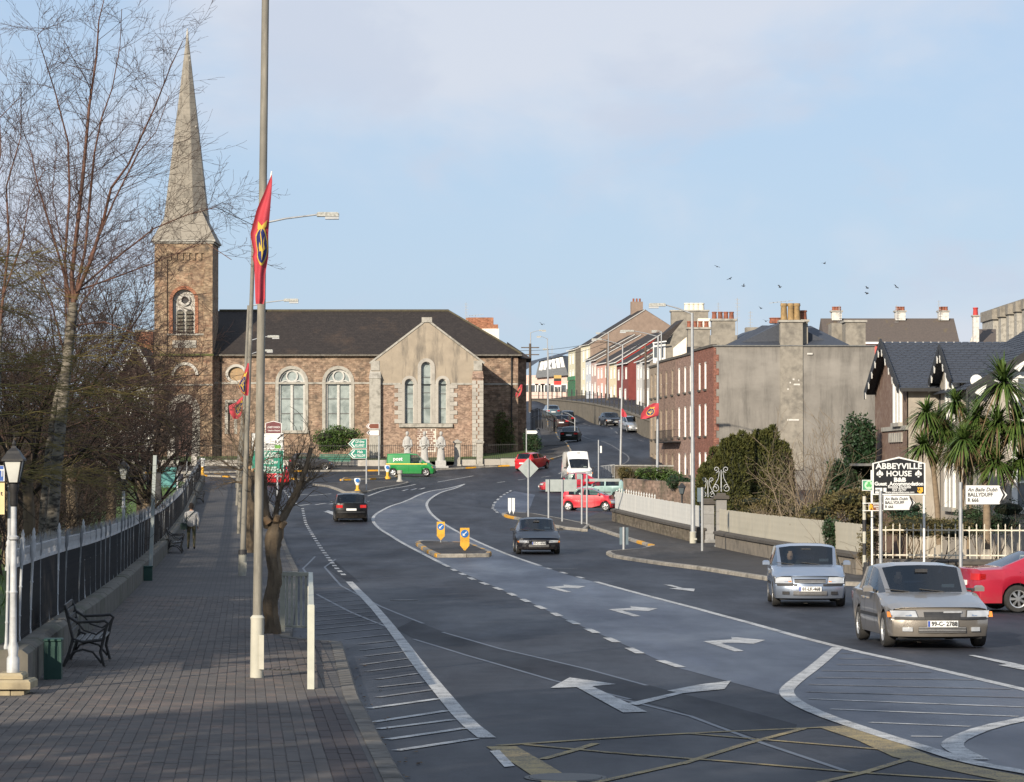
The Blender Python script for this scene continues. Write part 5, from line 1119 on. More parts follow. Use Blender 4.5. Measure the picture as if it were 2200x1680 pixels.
def wheel_mesh(r,w,spokes,dish):
    k=(r,w,spokes)
    if k in TYRE: return TYRE[k]
    rim=r*.66;ty=MB();prof=[(rim,-w/2),(r*.94,-w/2),(r,-w/2+.03),(r,w/2-.03),(r*.94,w/2),(rim,w/2)]
    n=24;vs=[(rr*math.cos(2*PI*i/n),yy,rr*math.sin(2*PI*i/n)) for rr,yy in prof for i in range(n)]
    ty.add(vs,[(j*n+i,j*n+(i+1) % n,(j+1)*n+(i+1) % n,(j+1)*n+i) for j in range(5) for i in range(n)]+[(5*n+i,5*n+(i+1) % n,(i+1) % n,i) for i in range(n)])
    rm=MB();yo=w/2-.012                      # outer face looks to +y
    vs=[(rr*math.cos(2*PI*i/n),yy,rr*math.sin(2*PI*i/n)) for rr,yy in ((rim+.005,yo+.01),(rim*.90,yo),(rim*.86,yo-.04)) for i in range(n)]
    rm.add(vs,[(j*n+i,(j+1)*n+i,(j+1)*n+(i+1) % n,j*n+(i+1) % n) for j in range(2) for i in range(n)])
    for s in range(spokes):
        a=2*PI*s/spokes;d,p=Vector((math.cos(a),0,math.sin(a))),Vector((-math.sin(a),0,math.cos(a)));q=rim*(.30 if spokes <6 else .17)
        rm.add([d*rim*.12+p*q*.6+Vector((0,yo,0)),d*rim*.12-p*q*.6+Vector((0,yo,0)),d*rim*.9-p*q+Vector((0,yo-.015,0)),d*rim*.9+p*q+Vector((0,yo-.015,0))],[(0,1,2,3),(3,2,1,0)])
    rm.add([(rim*.2*math.cos(2*PI*i/12),yo+.006,rim*.2*math.sin(2*PI*i/12)) for i in range(12)],[tuple(range(12)),tuple(range(12))[::-1]])
    dk=MB().add([(rim*.88*math.cos(2*PI*i/n),yo-.05,rim*.88*math.sin(2*PI*i/n)) for i in range(n)],[tuple(range(n)),tuple(range(n))[::-1]])
    TYRE[k]=(ty.mesh('tyre',m_tyre,40),rm.mesh('rim',m_rimA if spokes >4 else m_rimS),dk.mesh('brake',m_under));return TYRE[k]
def interp(tab,x):
    if x <= tab[0][0]: return tab[0][1]
    for (a,b),(c,d) in zip(tab[:-1],tab[1:]):
        if x <= c: return b+(d-b)*(x-a)/(c-a+1e-9)
    return tab[-1][1]
def car(label,cat,loc,head,col,L=4.2,W=1.72,H=1.44,r=.30,fo=.85,wb=2.5,hf=.70,hc=.93,cowl=.85,rf=.25,rr=-1.35,dk=-1.85,zd=.98,zt=.92,belt=.90,spokes=5,plate=None,driver=None,seams=(),bp=-.35,cp=None,
        glass_rear=True,lamp='std',name='car',grille='bar',flat=False,bstrip=True,metal=.35,det=True,nose=None,tailcol=None,side_glass=True,roofw=.74,hrf=None,mirror=None,group=None,pitch=0.0,hubcap=None):
    xf,xr=L/2,-L/2;xa=xf-fo;xb=xa-wb;w0=W/2;Ra=r+.055;sill=.21;cp=cp if cp is not None else rr+.18
    th=thing(name,label,cat,loc,0,group);th.rotation_euler=(0,pitch,head);mp=paint('paint_' +col+str(metal),col,metal)
    nose=nose or [(.20,-.07),(.30,-.015),(.48,0),(.56,-.02),(.60,-.05),(hf,-.14)];tail=[(.22,.06),(.32,.01),(.52,0),(.58,.03),(zt,.05)]
    bowf,bowr=.24,.16
    def hw(x):
        if x >xa-.2: return w0*(1-.085*((x-xa+.2)/(xf-xa+.2)) ** 2)
        if x <xb+.2: return w0*(1-.07*((xb+.2-x)/(xb+.2-xr)) ** 2)
        return w0
    hood=[(cowl,hc),(cowl+.35,hc-.03),(xf-.35,hf+.06),(xf-.12,hf+.015),(xf,hf)];deck=[(xr,zt),(xr+.05,zt+.02),(dk,zd)]
    def topz(x): return interp(hood,x) if x >= cowl else (interp(deck,x) if x <= dk else max(hc,zd))
    def shz(x): return interp([(xr,zt-.05),(dk,belt+.02),(rf,belt),(cowl,belt-.01),(xa,hf+.06),(xf,hf-.06)],x)
    roof=[(rr,H-.035),(rr+.5,H),(rf-.5,H),(rf,hrf or H-.045)]
    def cf(x):
        if x >= cowl or x <= dk: return 0.0
        if x >rf: return (cowl-x)/(cowl-rf)
        if x <rr: return (x-dk)/(rr-dk)
        return 1.0
    def zbot(x):
        z=sill
        for c in (xa,xb):
            if abs(x-c) <Ra: z=max(z,r+math.sqrt(Ra*Ra-(x-c) ** 2))
        return z
    def section(x):
        w=hw(x);s=shz(x);zb=zbot(x);tz=topz(x);c=cf(x);pts=[(w*.955,zb),(w*.992,zb+.35*(s-zb)),(w,zb+.65*(s-zb)),(w*.978,s)]
        hd=[(w*.945,s+.4*(tz-s)),(w*.80,s+.80*(tz-s)),(w*.70,s+.88*(tz-s)),(w*.38,s+.97*(tz-s)),(0,tz)]
        H_=interp(roof,x);rw=w0*roofw;cb=[(w*.95,s+.015),(w*.95+(rw-w*.95)*.90,s+.86*(H_-s)),(rw*.93,H_-.045),(rw*.55,H_-.008),(0,H_)]
        return pts+[(a[0]+(b[0]-a[0])*c,a[1]+(b[1]-a[1])*c) for a,b in zip(hd,cb)]
    xs={xf-.10,cowl,rf,rr,dk,xr+.08,bp+.045,bp-.045,cp,xf-.35,(cowl+xf)/2,rr+.5,rf-.5}
    for c in (xa,xb): xs |= {c+Ra*f for f in (-1.02,-.985,-.85,-.6,-.3,0,.3,.6,.85,.985,1.02)}
    xs=sorted((x for x in xs if xr+.04 <x <xf-.04),reverse=True);ul=[xs[0]]
    for x in xs[1:]:
        if ul[-1]-x >.012: ul.append(x)
    xs=ul
    def fx(y,z): return xf+interp(nose,z)-bowf*min(1,abs(y)/(w0*.92)) ** 2.4
    def rx(y,z): return xr+interp(tail,z)+bowr*min(1,abs(y)/(w0*.93)) ** 2.6
    def bend(x,y): return x-bowf*min(1,abs(y)/(w0*.92)) ** 2.4*max(0,1-(xf-x)/.62) ** 1.5+bowr*min(1,abs(y)/(w0*.93)) ** 2.6*max(0,1-(x-xr)/.5) ** 1.5
    rings=[]
    s=section(xf);rings.append([Vector((fx(y,z),y,z)) for y,z in s])
    for x in xs: rings.append([Vector((bend(x,y),y,z)) for y,z in section(x)])
    s=section(xr);rings.append([Vector((rx(y,z),y,z)) for y,z in s])
    X=[xf]+xs+[xr];K=9;body=MB();gls={}
    def put(key,quad):
        gls.setdefault(key,MB()).add(quad,[(0,1,2,3)])
    for i in range(len(rings)-1):
        x0,x1=X[i],X[i+1];xm=(x0+x1)/2
        for sd in (1,-1):
            A=[Vector((v.x,v.y*sd,v.z)) for v in rings[i]];B=[Vector((v.x,v.y*sd,v.z)) for v in rings[i+1]]
            for k in range(K-1):
                q=[A[k],A[k+1],B[k+1],B[k]]
                if sd >0: q=q[::-1]
                key=None
                if rf <xm <cowl and k >= 6: key='windscreen'
                elif dk <xm <rr and k >= 6 and glass_rear: key='rear_window'
                elif k==4 and side_glass and rf-.0 <xm <cowl-.10 and False: key=None
                elif k==4 and bp+.045 <xm <cowl-.22: key=('front_side_window',sd)
                elif k==4 and side_glass and cp <xm <bp-.045: key=('rear_side_window',sd)
                (put(key,q) if key else body.add(q,[(0,1,2,3)]))
    for ri,fn,flip in ((0,fx,False),(-1,rx,True)):          # nose and tail panels
        top=[Vector((v.x,v.y,v.z)) for v in rings[ri][3:]];edge=top+[Vector((v.x,-v.y,v.z)) for v in top[::-1][1:]]
        ys=[v.y/edge[0].y for v in edge];rows=[]
        for k in range(3):
            e=rings[ri][k];rows.append([Vector((fn(e.y*f,e.z),e.y*f,e.z)) for f in ys])
        rows.append(edge); 
        if flip: rows=[r_[::-1] for r_ in rows]
        body.grid([[tuple(v) for v in r_][::-1] for r_ in rows])
    bm=bmesh.new();me=body.mesh('body',mp);bm.from_mesh(me);bmesh.ops.remove_doubles(bm,verts=bm.verts,dist=.002);bmesh.ops.recalc_face_normals(bm,faces=bm.faces);bm.to_mesh(me);bm.free()
    me.polygons.foreach_set('use_smooth',[True]*len(me.polygons));me.set_sharp_from_angle(angle=R(32));obj('body',me,th)
    for key,g in gls.items():
        gm=g.mesh('glass',m_glass);bm=bmesh.new();bm.from_mesh(gm);bmesh.ops.remove_doubles(bm,verts=bm.verts,dist=.002);bm.to_mesh(gm);bm.free();gm.polygons.foreach_set('use_smooth',[True]*len(gm.polygons))
        obj(key if isinstance(key,str) else key[0],gm,th)
    # underside and cabin
    MB().box(xr+.25,xf-.25,-w0*.80,w0*.80,.17,.42).build('underbody',m_under,th)
    MB().box(dk+.1,cowl-.1,-w0*.70,w0*.70,.42,.55).build('cabin_floor',m_seat,th)
    MB().add([(cowl-.05,-w0*.8,hc-.03),(cowl-.05,w0*.8,hc-.03),(cowl-.42,w0*.8,hc-.06),(cowl-.42,-w0*.8,hc-.06),(cowl-.42,w0*.8,hc-.3),(cowl-.42,-w0*.8,hc-.3)],[(0,1,2,3),(3,2,4,5)]).build('dashboard',m_blk,th)
    if det:
        for sd in (1,-1):
            MB().bev(bp+.05,bp+.20,sd*.36-.24,sd*.36+.24,.42,belt+.12,.05).build('seat_back',m_seat,th);MB().bev(bp+.06,bp+.17,sd*.36-.13,sd*.36+.13,belt+.13,belt+.33,.04).build('headrest',m_seat,th)
        if glass_rear: MB().bev(rr-.02,rr+.14,-w0*.7,w0*.7,.42,belt+.08,.05).build('rear_seat',m_seat,th)
    # wheels
    tm,rm_,dm=wheel_mesh(r,.19,spokes,0)
    for x in (xa,xb):
        for sd in (1,-1):
            o=obj('wheel',dm,th,(x,sd*(w0-.115),r));o.rotation_euler=(0,0,0 if sd >0 else PI)
            obj('tyre',tm,o);obj('rim',rm_,o)
    MB()
    # helpers for panels that follow the nose, tail and sides
    def fpatch(nm,y0,y1,z0,z1,mat,off=.012,fn=fx,s=1,par=None,sk=0.0):
        rows=[]
        for j in range(4):
            z=z0+(z1-z0)*j/3;rows.append([(fn(y,z)+s*off,y+sk*(z-z0)*(1 if y0+y1 >0 else -1),z) for y in (y0+(y1-y0)*i/6 for i in range(7))])
        b_=MB().grid(rows if s >0 else [q[::-1] for q in rows])
        n=len(b_.v);b_.v+=[(x-s*.03,y,z) for x,y,z in b_.v];ed=[0,1,2,3,4,5,6,13,20,27,26,25,24,23,22,21,14,7]
        b_.f+=[(a,c,c+n,a+n) for a,c in zip(ed,ed[1:]+ed[:1])]
        return b_.build(nm,mat,par or th)
    def sy(x,z):
        q=section(x)[:4]
        return interp([(z_,y_) for y_,z_ in q],z)
    if lamp:
        ly0,ly1,lz0,lz1={'std': (.40,.80,hf-.17,hf-.05),'golf': (.40,.79,hf-.16,hf-.02),'slim': (.38,.74,hf-.17,hf-.08),'big': (.36,.76,hf-.22,hf-.04)}[lamp]
        ly0,ly1=ly0*w0/.86,ly1*w0/.86
        for sd in (1,-1):
            o=fpatch('headlight',sd*ly0,sd*ly1,lz0,lz1,m_lampc,.014,sk=.25);fpatch('surround',sd*(ly0-.012),sd*(ly1+.012),lz0-.012,lz1+.010,m_blk,.008,par=o,sk=.25)
            fpatch('indicator',sd*(ly1-.02),sd*(ly1+.07),lz0+.01,lz1-.02,m_lampo,.016,par=o) if lamp != 'golf' else fpatch('indicator',sd*(ly0+.03),sd*(ly0+.10),lz0+.03,lz1-.03,m_lampo,.018,par=o)
            fpatch('reflector',sd*(ly0+.10*(1 if ly1 >ly0 else -1)),sd*(ly0+.20),lz0+.03,lz1-.03,m_chrome,.018,par=o)
    g0=.36*w0/.86
    if grille=='bar':
        o=fpatch('grille',-g0,g0,hf-.15,hf-.06,m_blk,.012)
        for k in range(3): fpatch('grille_bar',-g0,g0,hf-.14+k*.03,hf-.128+k*.03,m_rimS,.018,par=o)
        MB().lathe([(.001,0),(.06,0),(.055,.012),(.001,.012)],14).build('badge',m_chrome,o);b_=o.children[-1];b_.rotation_euler=(0,PI/2,0);b_.location=(fx(0,hf-.105)+.02,0,hf-.105)
    elif grille=='wing':
        o=fpatch('grille',-g0*.82,g0*.82,hf-.20,hf-.07,m_blk,.012)
        for sd in (1,-1): fpatch('grille_wing',sd*.02,sd*g0*.9,hf-.085,hf-.055,m_rimS,.022,par=o,sk=.2)
        MB().lathe([(.001,0),(.045,0),(.04,.012),(.001,.012)],12).build('badge',m_chrome,o);b_=o.children[-1];b_.rotation_euler=(0,PI/2,0);b_.location=(fx(0,hf-.09)+.03,0,hf-.09)
    elif grille=='slot': fpatch('grille',-g0*.8,g0*.8,hf-.10,hf-.06,m_blk,.012)
    if bstrip: 
        for sd in (1,-1): fpatch('bumper_strip',sd*.30,sd*w0*.88,.50,.545,m_blk,.02)
    fpatch('lower_intake',-w0*.45,w0*.45,.28,.38,m_blk,.012)
    if det:
        for k in range(4): fpatch('intake_bar',-w0*.45,w0*.45,.285+k*.026,.293+k*.026,m_rimS if col != '14171c' else m_blk,.016)
        for sd in (1,-1): fpatch('fog_lamp',sd*w0*.56,sd*w0*.74,.30,.37,m_lampc if grille=='wing' else m_blk,.014)
    zp=.43
    o=fpatch('number_plate',-.26,.26,zp-.055,zp+.055,m_plate,.034)
    fpatch('plate_band',-.258,-.22,zp-.05,zp+.05,m_blue,.037,par=o)
    if plate:
        me_=text_mesh(plate,.105,m_ink,.001,.002,sx=.92);q=obj('plate_lettering',me_,o);q.rotation_euler=(PI/2,0,PI/2);q.location=(fx(0,zp)+.040,.02,zp)
    o=fpatch('rear_plate',-.26,.26,.60 if not flat else .5,.71 if not flat else .61,m_plate,.03,rx,-1)
    for sd in (1,-1):
        fpatch('tail_lamp',sd*w0*.52,sd*w0*.88,zt-.24,zt-.09,m_lampr,.014,rx,-1)
        z_=(zt-.1);MB().add([(xr+.17,sd*(sy(xr+.2,z_)+.006),zt-.23),(xr+.30,sd*(sy(xr+.3,z_)+.008),zt-.21),(xr+.30,sd*(sy(xr+.3,z_)+.008),zt-.1),(xr+.17,sd*(sy(xr+.2,z_)+.006),zt-.09)],[(0,1,2,3),(3,2,1,0)]).build('side_lamp',m_lampr,th)
    fpatch('rear_bumper_strip',-w0*.82,w0*.82,.50,.54,m_blk,.014,rx,-1)
    if det:
        xm_=cowl-.30
        for sd in (1,-1):
            o=MB().bev(xm_-.05,xm_+.05,sd*(w0+.09)-.085,sd*(w0+.09)+.085,belt+.02,belt+.125,.035).build('wing_mirror',mirror or mp,th);MB().bar((xm_,sd*w0*.95,belt+.03),(xm_,sd*(w0+.05),belt+.06),.06,.05).build('mirror_stalk',m_blk,o);MB().box(xm_-.056,xm_-.051,sd*(w0+.09)-.07,sd*(w0+.09)+.07,belt+.03,belt+.11).build('mirror_glass',m_chrome,o)
        for x in seams:
            for sd in (1,-1):
                zz=[sill+.12+(shz(x)-sill-.14)*k/5 for k in range(6)];MB().grid([[(x-.006,sd*(sy(x,z)+.002),z),(x+.006,sd*(sy(x,z)+.002),z)] for z in zz]).build('door_seam',m_under,th)
        for sd in (1,-1):
            for x in (bp+.12,cp+.25)[:1 if len(seams) <3 else 2]: MB().bev(x,x+.18,sd*(sy(x,belt-.10)+.015)-.015,sd*(sy(x,belt-.10)+.015)+.015,belt-.12,belt-.085,.008).build('door_handle',mp,th)
            if bstrip: MB().grid([[(x,sd*(sy(x,.50)+.012),.50),(x,sd*(sy(x,.55)+.012),.555)] for x in (xb+Ra+.08+(xa-xb-2*Ra-.16)*i/6 for i in range(7))]).build('side_strip',m_blk,th)
        for sd in (.30,-.30): MB().bar((cowl+.0,sd,hc+.005),(cowl-.06,sd-.42,hc+.05),.015,.012).build('wiper',m_blk,th)
        MB().box(cowl-.52,cowl-.49,-.11,.11,H-.17,H-.11).build('rear_view_mirror',m_blk,th)
        MB().box(cowl-.26,cowl-.25,w0*.35,w0*.60,hc+.07,hc+.13).build('tax_disc',m_plate,th)
    if driver:
        d=MB();yd=driver[1]*.36;xd_=bp+.30      # in the seat on the given side, hands at the wheel
        dr=thing('person',driver[0],'person',th.matrix_world @ Vector((0,0,0)) if False else (0,0,0));dr.location=Vector(loc)+Matrix.Rotation(head,3,'Z') @ Vector((xd_,yd,.42));dr.rotation_euler=(0,0,head)
        skin=M('skin',(.48,.30,.22),(.42,.25,.18),9,.6);top_=M('top_' +driver[2],driver[2],None,8,.9)
        n=12;prof=[(.17,0),(.175,.2),(.19,.38),(.20,.46),(.13,.53),(.06,.56),(.052,.60),(.075,.63),(.092,.70),(.095,.76),(.075,.83),(.02,.86)]
        MB().lathe(prof,n,(0,0,0),.8,1.0).build('torso',top_,dr,60);hd=MB().lathe([(.03,-.12),(.07,-.10),(.088,-.02),(.092,.04),(.08,.10),(.03,.125)],n,(.04,0,.74),1.05,.9).build('head',skin,dr,60)
        MB().lathe([(.094,-.02),(.102,.05),(.085,.12),(.03,.145)],n,(.025,0,.745),1.02,.95).build('hair',M('hair_' +driver[3],driver[3],None,9,.9),hd,60);MB().tube([(.13,0,.74),(.155,0,.715),(.135,0,.705)],[.012,.018,.012],6).build('nose',skin,hd)
        for sd in (1,-1): MB().tube([(0,sd*.19,.44),(.16,sd*.23,.26),(.40,sd*.14,.34)],[.055,.045,.032],8).build('arm',top_,dr,60);MB().tube([(.40,sd*.14,.34),(.46,sd*.12,.37),(.50,sd*.10,.36)],[.032,.036,.02],7).build('hand',skin,dr,60)
        st=MB();st.tube([(.50+.06*math.sin(2*PI*k/16),.18*math.cos(2*PI*k/16),.33+.17*math.sin(2*PI*k/16)) for k in range(17)],.016,6,False);o=st.build('steering_wheel',m_blk,th);o.location=(xd_,yd,.42)
    return th
def at(px,py,dy=0.0):
    g_=G(px,py);g_.y+=dy;g_.z=hz(g_.x,g_.y);return g_
def spot(px,py,L,head):
    """centre of a car whose nearest bumper stands at that raster point"""
    g_=G(px,py);d=Vector((math.cos(head),math.sin(head)));s=-1 if d.y <0 else 1
    c=g_.xy+d*(L/2)*(-1 if d.y <0 else 1);c=Vector((c.x,c.y,hz(c.x,c.y)+.008))
    f_,b_=c.xy+d*1.25,c.xy-d*1.25;return c,-math.atan2(hz(f_.x,f_.y)-hz(b_.x,b_.y),2.5)
def put_car(px,py,head,label,col,L=4.2,**k):
    h=R(head);c,p=spot(px,py,L,h);return car(label,k.pop('cat','car'),c,h,col,L=L,pitch=p,**k)
def side_car(px,py,head,label,col,**k):
    g_=G(px,py);k.pop('cat',0);return car(label,'car',(g_.x,g_.y+.85,hz(g_.x,g_.y+.85)+.01),R(head),col,**k)
SAL=dict(roofw=.80,L=4.55,W=1.80,H=1.43,r=.305,fo=.90,wb=2.61,hf=.70,hc=.93,cowl=.80,rf=.12,rr=-1.10,dk=-1.72,zd=1.02,zt=.96,bp=-.38,belt=.91)
HAT=dict(roofw=.79,L=4.15,W=1.735,H=1.44,r=.30,fo=.82,wb=2.51,hf=.72,hc=.96,cowl=.72,rf=.10,rr=-1.55,dk=-1.98,zd=1.0,zt=.98,bp=-.42,belt=.93)
SUP=dict(L=3.7,W=1.63,H=1.45,r=.285,fo=.68,wb=2.4,hf=.72,hc=.98,cowl=.85,rf=.15,rr=-1.35,dk=-1.76,zd=1.0,zt=.96,bp=-.30,belt=.95)
EST=dict(HAT,rr=-1.75,dk=-2.0,H=1.50)
put_car(2026,1396,-90+2.6,'silver grey saloon, nearest car, coming towards the camera','968f86',grille='wing',lamp='std',plate='99-C- 2788',driver=('person in dark clothes driving the near silver saloon',-1,'20242c','2a211c'),seams=(.60,-.38,-1.18),spokes=5,metal=.6,**SAL)
put_car(1741,1306,-90-2.6,'silver blue hatchback following behind the silver saloon','8893a4',grille='bar',lamp='golf',plate='01-LK-468',driver=('person in a dark cap driving the silver blue hatchback',-1,'24262b','17181c'),seams=(.55,-.42),spokes=6,metal=.6,**HAT)
put_car(1158,1192,-90+2.5,'dark navy coupe coming round the bend past the yellow island','10141f',W=1.695,H=1.36,L=4.25,r=.30,fo=.85,wb=2.5,hf=.62,hc=.88,cowl=.75,rf=.05,rr=-.95,dk=-1.85,zd=.94,zt=.90,bp=-.40,belt=.85,grille='slot',lamp='slim',plate='97-C-14767',driver=('person in a red top driving the dark navy coupe',-1,'8a2a35','2b211c'),seams=(.5,-.45),metal=.2,mirror=m_blk)
put_car(755,1122,90+5,'black hatchback with red tail lamps driving away in the left lane','0d0e10',plate=None,seams=(.5,-.42),metal=.2,bstrip=False,**dict(HAT,W=1.76,H=1.48,rr=-1.5,dk=-1.96))
put_car(1122,1012.5,62,'bright red hatchback turning up the hill beside the church','c31420',seams=(.5,),metal=.0,bstrip=False,**SUP)
put_car(597,1043,95,'bright red car seen from behind below the green road sign','cc1622',metal=.0,bstrip=False,det=True,**dict(SUP,L=3.9,W=1.7))
side_car(667,1012,2,'small dark grey hatchback on the road before the church','3d3e42',seams=(.4,-.35),metal=.3,bstrip=False,**dict(SUP,L=3.75))
side_car(1268,1098,-14,'small bright red rounded hatchback in the side road','bd2433',metal=.0,bstrip=False,seams=(.45,-.42),lamp='big',grille='slot',**dict(SUP,L=3.45,H=1.42,hf=.68,hc=1.0,cowl=1.05,rf=.30,rr=-1.35,dk=-1.66,fo=.58,wb=2.35))
c_=G(1225,1059);car('darker red saloon standing across the side road before the white van','car',(c_.x,c_.y+.9,hz(c_.x,c_.y+.9)+.01),R(183),'b01c30',pitch=0,seams=(.6,-.38,-1.1),metal=.1,**SAL)
c_=G(1290,1075);car('pale green hatchback behind the small red hatchback','car',(c_.x,c_.y+.9,hz(c_.x,c_.y+.9)+.01),R(172),'7c9793',seams=(.5,-.42),metal=.2,bstrip=True,**dict(HAT,W=1.65,H=1.38))
# red saloon cut by the right edge of the picture
c_=G(2172,1316);car('red saloon leaving at the right edge of the picture','car',(c_.x+1.25,c_.y+.95,hz(c_.x+1,c_.y+1)+.01),R(8),'a81e34',seams=(.6,-.38,-1.18),metal=.2,spokes=7,**dict(SAL,H=1.38,dk=-1.55,rr=-.85))
# cars on the hill
put_car(1222,950,84,'dark green estate parked on the hill, lowest of the parked cars','16241f',metal=.2,det=False,**SAL)
put_car(1219,914.5,88,'black people carrier driving up the hill','18181b',metal=.1,det=False,**dict(SUP,L=4.2,W=1.75,H=1.66,hc=1.08,belt=1.05,zd=1.1,zt=1.05,rr=-1.8,dk=-2.0))
put_car(1189,897,96,'blue grey saloon farthest up the hill','5f7480',metal=.4,det=False,**SAL)
put_car(1322,915.5,-79,'black saloon parked facing downhill under the retaining wall','15171c',metal=.2,**SAL)
put_car(1370,929.5,-78,'silver saloon parked facing downhill beside the brick terrace','a9adb0',metal=.6,**dict(SAL,H=1.5,hc=.98,hf=.75,L=4.75,W=1.84))
put_car(1206,921,84,'dark car parked tight against the black railing on the hill','2a1418',metal=.2,det=False,**HAT)
# vans
pv=car('green post van with a yellow stripe passing before the church','van',(lambda g_: (g_.x,g_.y+.9,hz(g_.x,g_.y+.9)+.01))(G(883,1024)),R(-2),'16803a',L=4.05,W=1.70,H=1.82,r=.30,fo=.82,wb=2.6,hf=.85,hc=1.10,cowl=1.15,rf=.45,rr=-1.92,dk=-1.99,zd=1.1,zt=1.08,belt=1.02,bp=-.10,cp=-.2,side_glass=False,glass_rear=False,lamp='big',name='post_van',grille='slot',metal=0,bstrip=False,seams=(.85,-.15),roofw=.86)
m_yst=M('stripe_yellow',(.80,.62,.10),(.72,.55,.09),6,.5)
for sd in (-1,):
    MB().box(-1.95,1.30,sd*.873-.004,sd*.873+.004,.93,1.0).build('stripe',m_yst,pv)
    q=obj('post_lettering',text_mesh('post',.42,m_plate,.003,.012),pv);q.rotation_euler=(PI/2,0,0);q.location=(-1.02,-.845,1.36)
c_=G(1240,1046);wv=car('white high roofed van facing the camera behind the red saloon','van',(c_.x,c_.y+2.2,hz(c_.x,c_.y+2.2)+.01),R(-84),'dcdcd8',L=4.9,W=1.93,H=2.55,r=.33,fo=.90,wb=2.9,hf=1.02,hc=1.28,cowl=1.75,rf=1.15,rr=-2.36,dk=-2.43,zd=1.3,zt=1.3,belt=1.22,bp=.55,cp=.5,side_glass=False,glass_rear=False,name='white_van',grille='bar',metal=0,lamp='std',roofw=.82,hrf=1.98,mirror=m_blk)
# ================================================================ street furniture
m_galv=M('galvanised',(.36,.37,.38),(.29,.30,.31),5,.5,.1,metal=.3);m_signw=M('sign_white',(.66,.66,.64),(.60,.60,.58),5,.45);m_signg=M('sign_green',(.008,.19,.125),(.008,.165,.11),5,.45);m_signback=M('sign_back',(.30,.33,.32),(.25,.28,.275),4,.55)
m_pole=M('lamp_pole',(.20,.185,.155),(.15,.14,.118),3,.7,.15,dirt=((.36,.33,.27),1.6,.55,.75,(3,3,.4)));m_polebase=M('lamp_pole_base',(.46,.44,.37),(.38,.37,.31),3,.75,.15,dirt=((.24,.23,.2),2,.5,.8))
m_brown=M('sign_brown',(.16,.045,.022),None,5,.5);m_lens=glassy('lamp_lens',(.45,.46,.46),.15,(.36,.36,.36));m_lampbody=M('lamp_body',(.42,.42,.39),(.22,.22,.20),14,.6)
m_gold=M('gold_cloth',(.55,.38,.06),(.46,.31,.05),9,.8);m_navy=M('navy_cloth',(.018,.024,.13),(.014,.018,.10),9,.8)
m_red=M('red_cloth',(.43,.045,.062),(.36,.036,.05),6,.75,.1);m_yel=M('sign_yellow',(.66,.36,.03),(.58,.31,.03),5,.5);m_sblue=M('sign_blue',(.02,.14,.42),None,5,.4)
def lp(th): return tuple(-q for q in th.location)
def wpart(mb,name,mat,th,sm=None,kind=None): return mb.build(name,mat,th,sm,loc=lp(th),kind=kind)
def street_lamp(label,px,py,top,head,Y=None,sleeve=None,r=(.075,.05),band=False,mat=None,dropz=0.0):
    """base point, top point and lamp head given on the raster; the pole stands where its foot meets the ground"""
    g_=G(px,py) if Y is None else Vector((P(px,py,Y).x,Y,P(px,py,Y).z));th=thing('street_lamp',label,'street lamp',g_,0,'street lamps');t_=P(top[0],top[1],g_.y)
    n=8;wpart(MB().tube([g_-Vector((0,0,.3))]+[g_.lerp(t_,i/n) for i in range(1,n+1)],[r[0]+(r[1]-r[0])*i/n for i in range(n+1)],12),'pole',mat or m_pole,th,50)
    if sleeve:
        q=g_.lerp(t_,sleeve);wpart(MB().tube([g_-Vector((0,0,.3)),q,q.lerp(t_,.004),q.lerp(t_,.008)],[r[0]*1.42,r[0]*1.38,r[0]*1.5,r[0]*1.02],14),'base_sleeve',m_polebase,th,50)
        wpart(MB().bev(q.x+.03,q.x+r[0]*1.5,q.y-r[0]*1.5,q.y-r[0]*1.2,g_.z+.25,q.z-.2,.005),'access_door',m_polebase,th)
    if band: q=g_.lerp(t_,.07);wpart(MB().tube([q,q+Vector((0,0,.16))],r[0]*1.5,12),'band',m_blk,th)
    if head:
        h0,h1=P(head[0],head[1],g_.y),P(head[2],head[1],g_.y);d=1 if h1.x >h0.x else -1;a=t_-Vector((0,0,.05))
        wpart(MB().tube([a,a.lerp(h0,.5)+Vector((0,0,.04)),h0],[.032,.028,.025],8),'arm',m_galv,th,50)
        o=wpart(MB().bev(min(h0.x,h1.x),max(h0.x,h1.x),g_.y-.13,g_.y+.13,h0.z-.06,h0.z+.07,.035),'lamp_head',m_lampbody,th)
        MB().bev(h1.x-(d*.40 if d >0 else 0),h1.x+(0 if d >0 else .40),g_.y-.11,g_.y+.11,h0.z-.14,h0.z-.055,.0).build('lens',m_lens,o)
    return th
street_lamp('tall concrete lamp post nearest the camera with a long red flag',551,1476,(571,-60),(640,-75,700),sleeve=.093,r=(.066,.05))
street_lamp('second lamp post along the left pavement, leaning, lamp beside the big flag',519.5,1246,(546,480),(681,461,728),r=(.085,.055),band=True,sleeve=.068)
street_lamp('third lamp post along the left pavement, above the small flags',512,1152,(534,656),(610,645,641),r=(.09,.06));street_lamp('fourth lamp post along the left pavement, its lamp before the church roof',508,1090,(535,731),(575,723,600),r=(.09,.06))
street_lamp('farthest lamp post on the left, lamp low before the church roof',507,1052,(532,762),(566,753,586),r=(.09,.06));street_lamp('lamp post on the right pavement by the white fence and gate piers',1489,1173,(1487,672),(1430,655,1394),r=(.10,.055),sleeve=.055,mat=m_galv)
street_lamp('lamp post rising behind the low stone wall before the road uphill',1333,1010,(1338,741),(1293,729,1271),r=(.10,.06),mat=m_galv);street_lamp('lamp post before the left end of the brick terrace',1412,1030,(1414,722),(1362,711,1332),Y=205,r=(.10,.06),mat=m_galv)
street_lamp('white pole at the right corner of the church railing',1122,976,(1124,765),None,r=(.16,.10),mat=M('pole_white',(.5,.5,.48),(.4,.4,.38),4,.6))
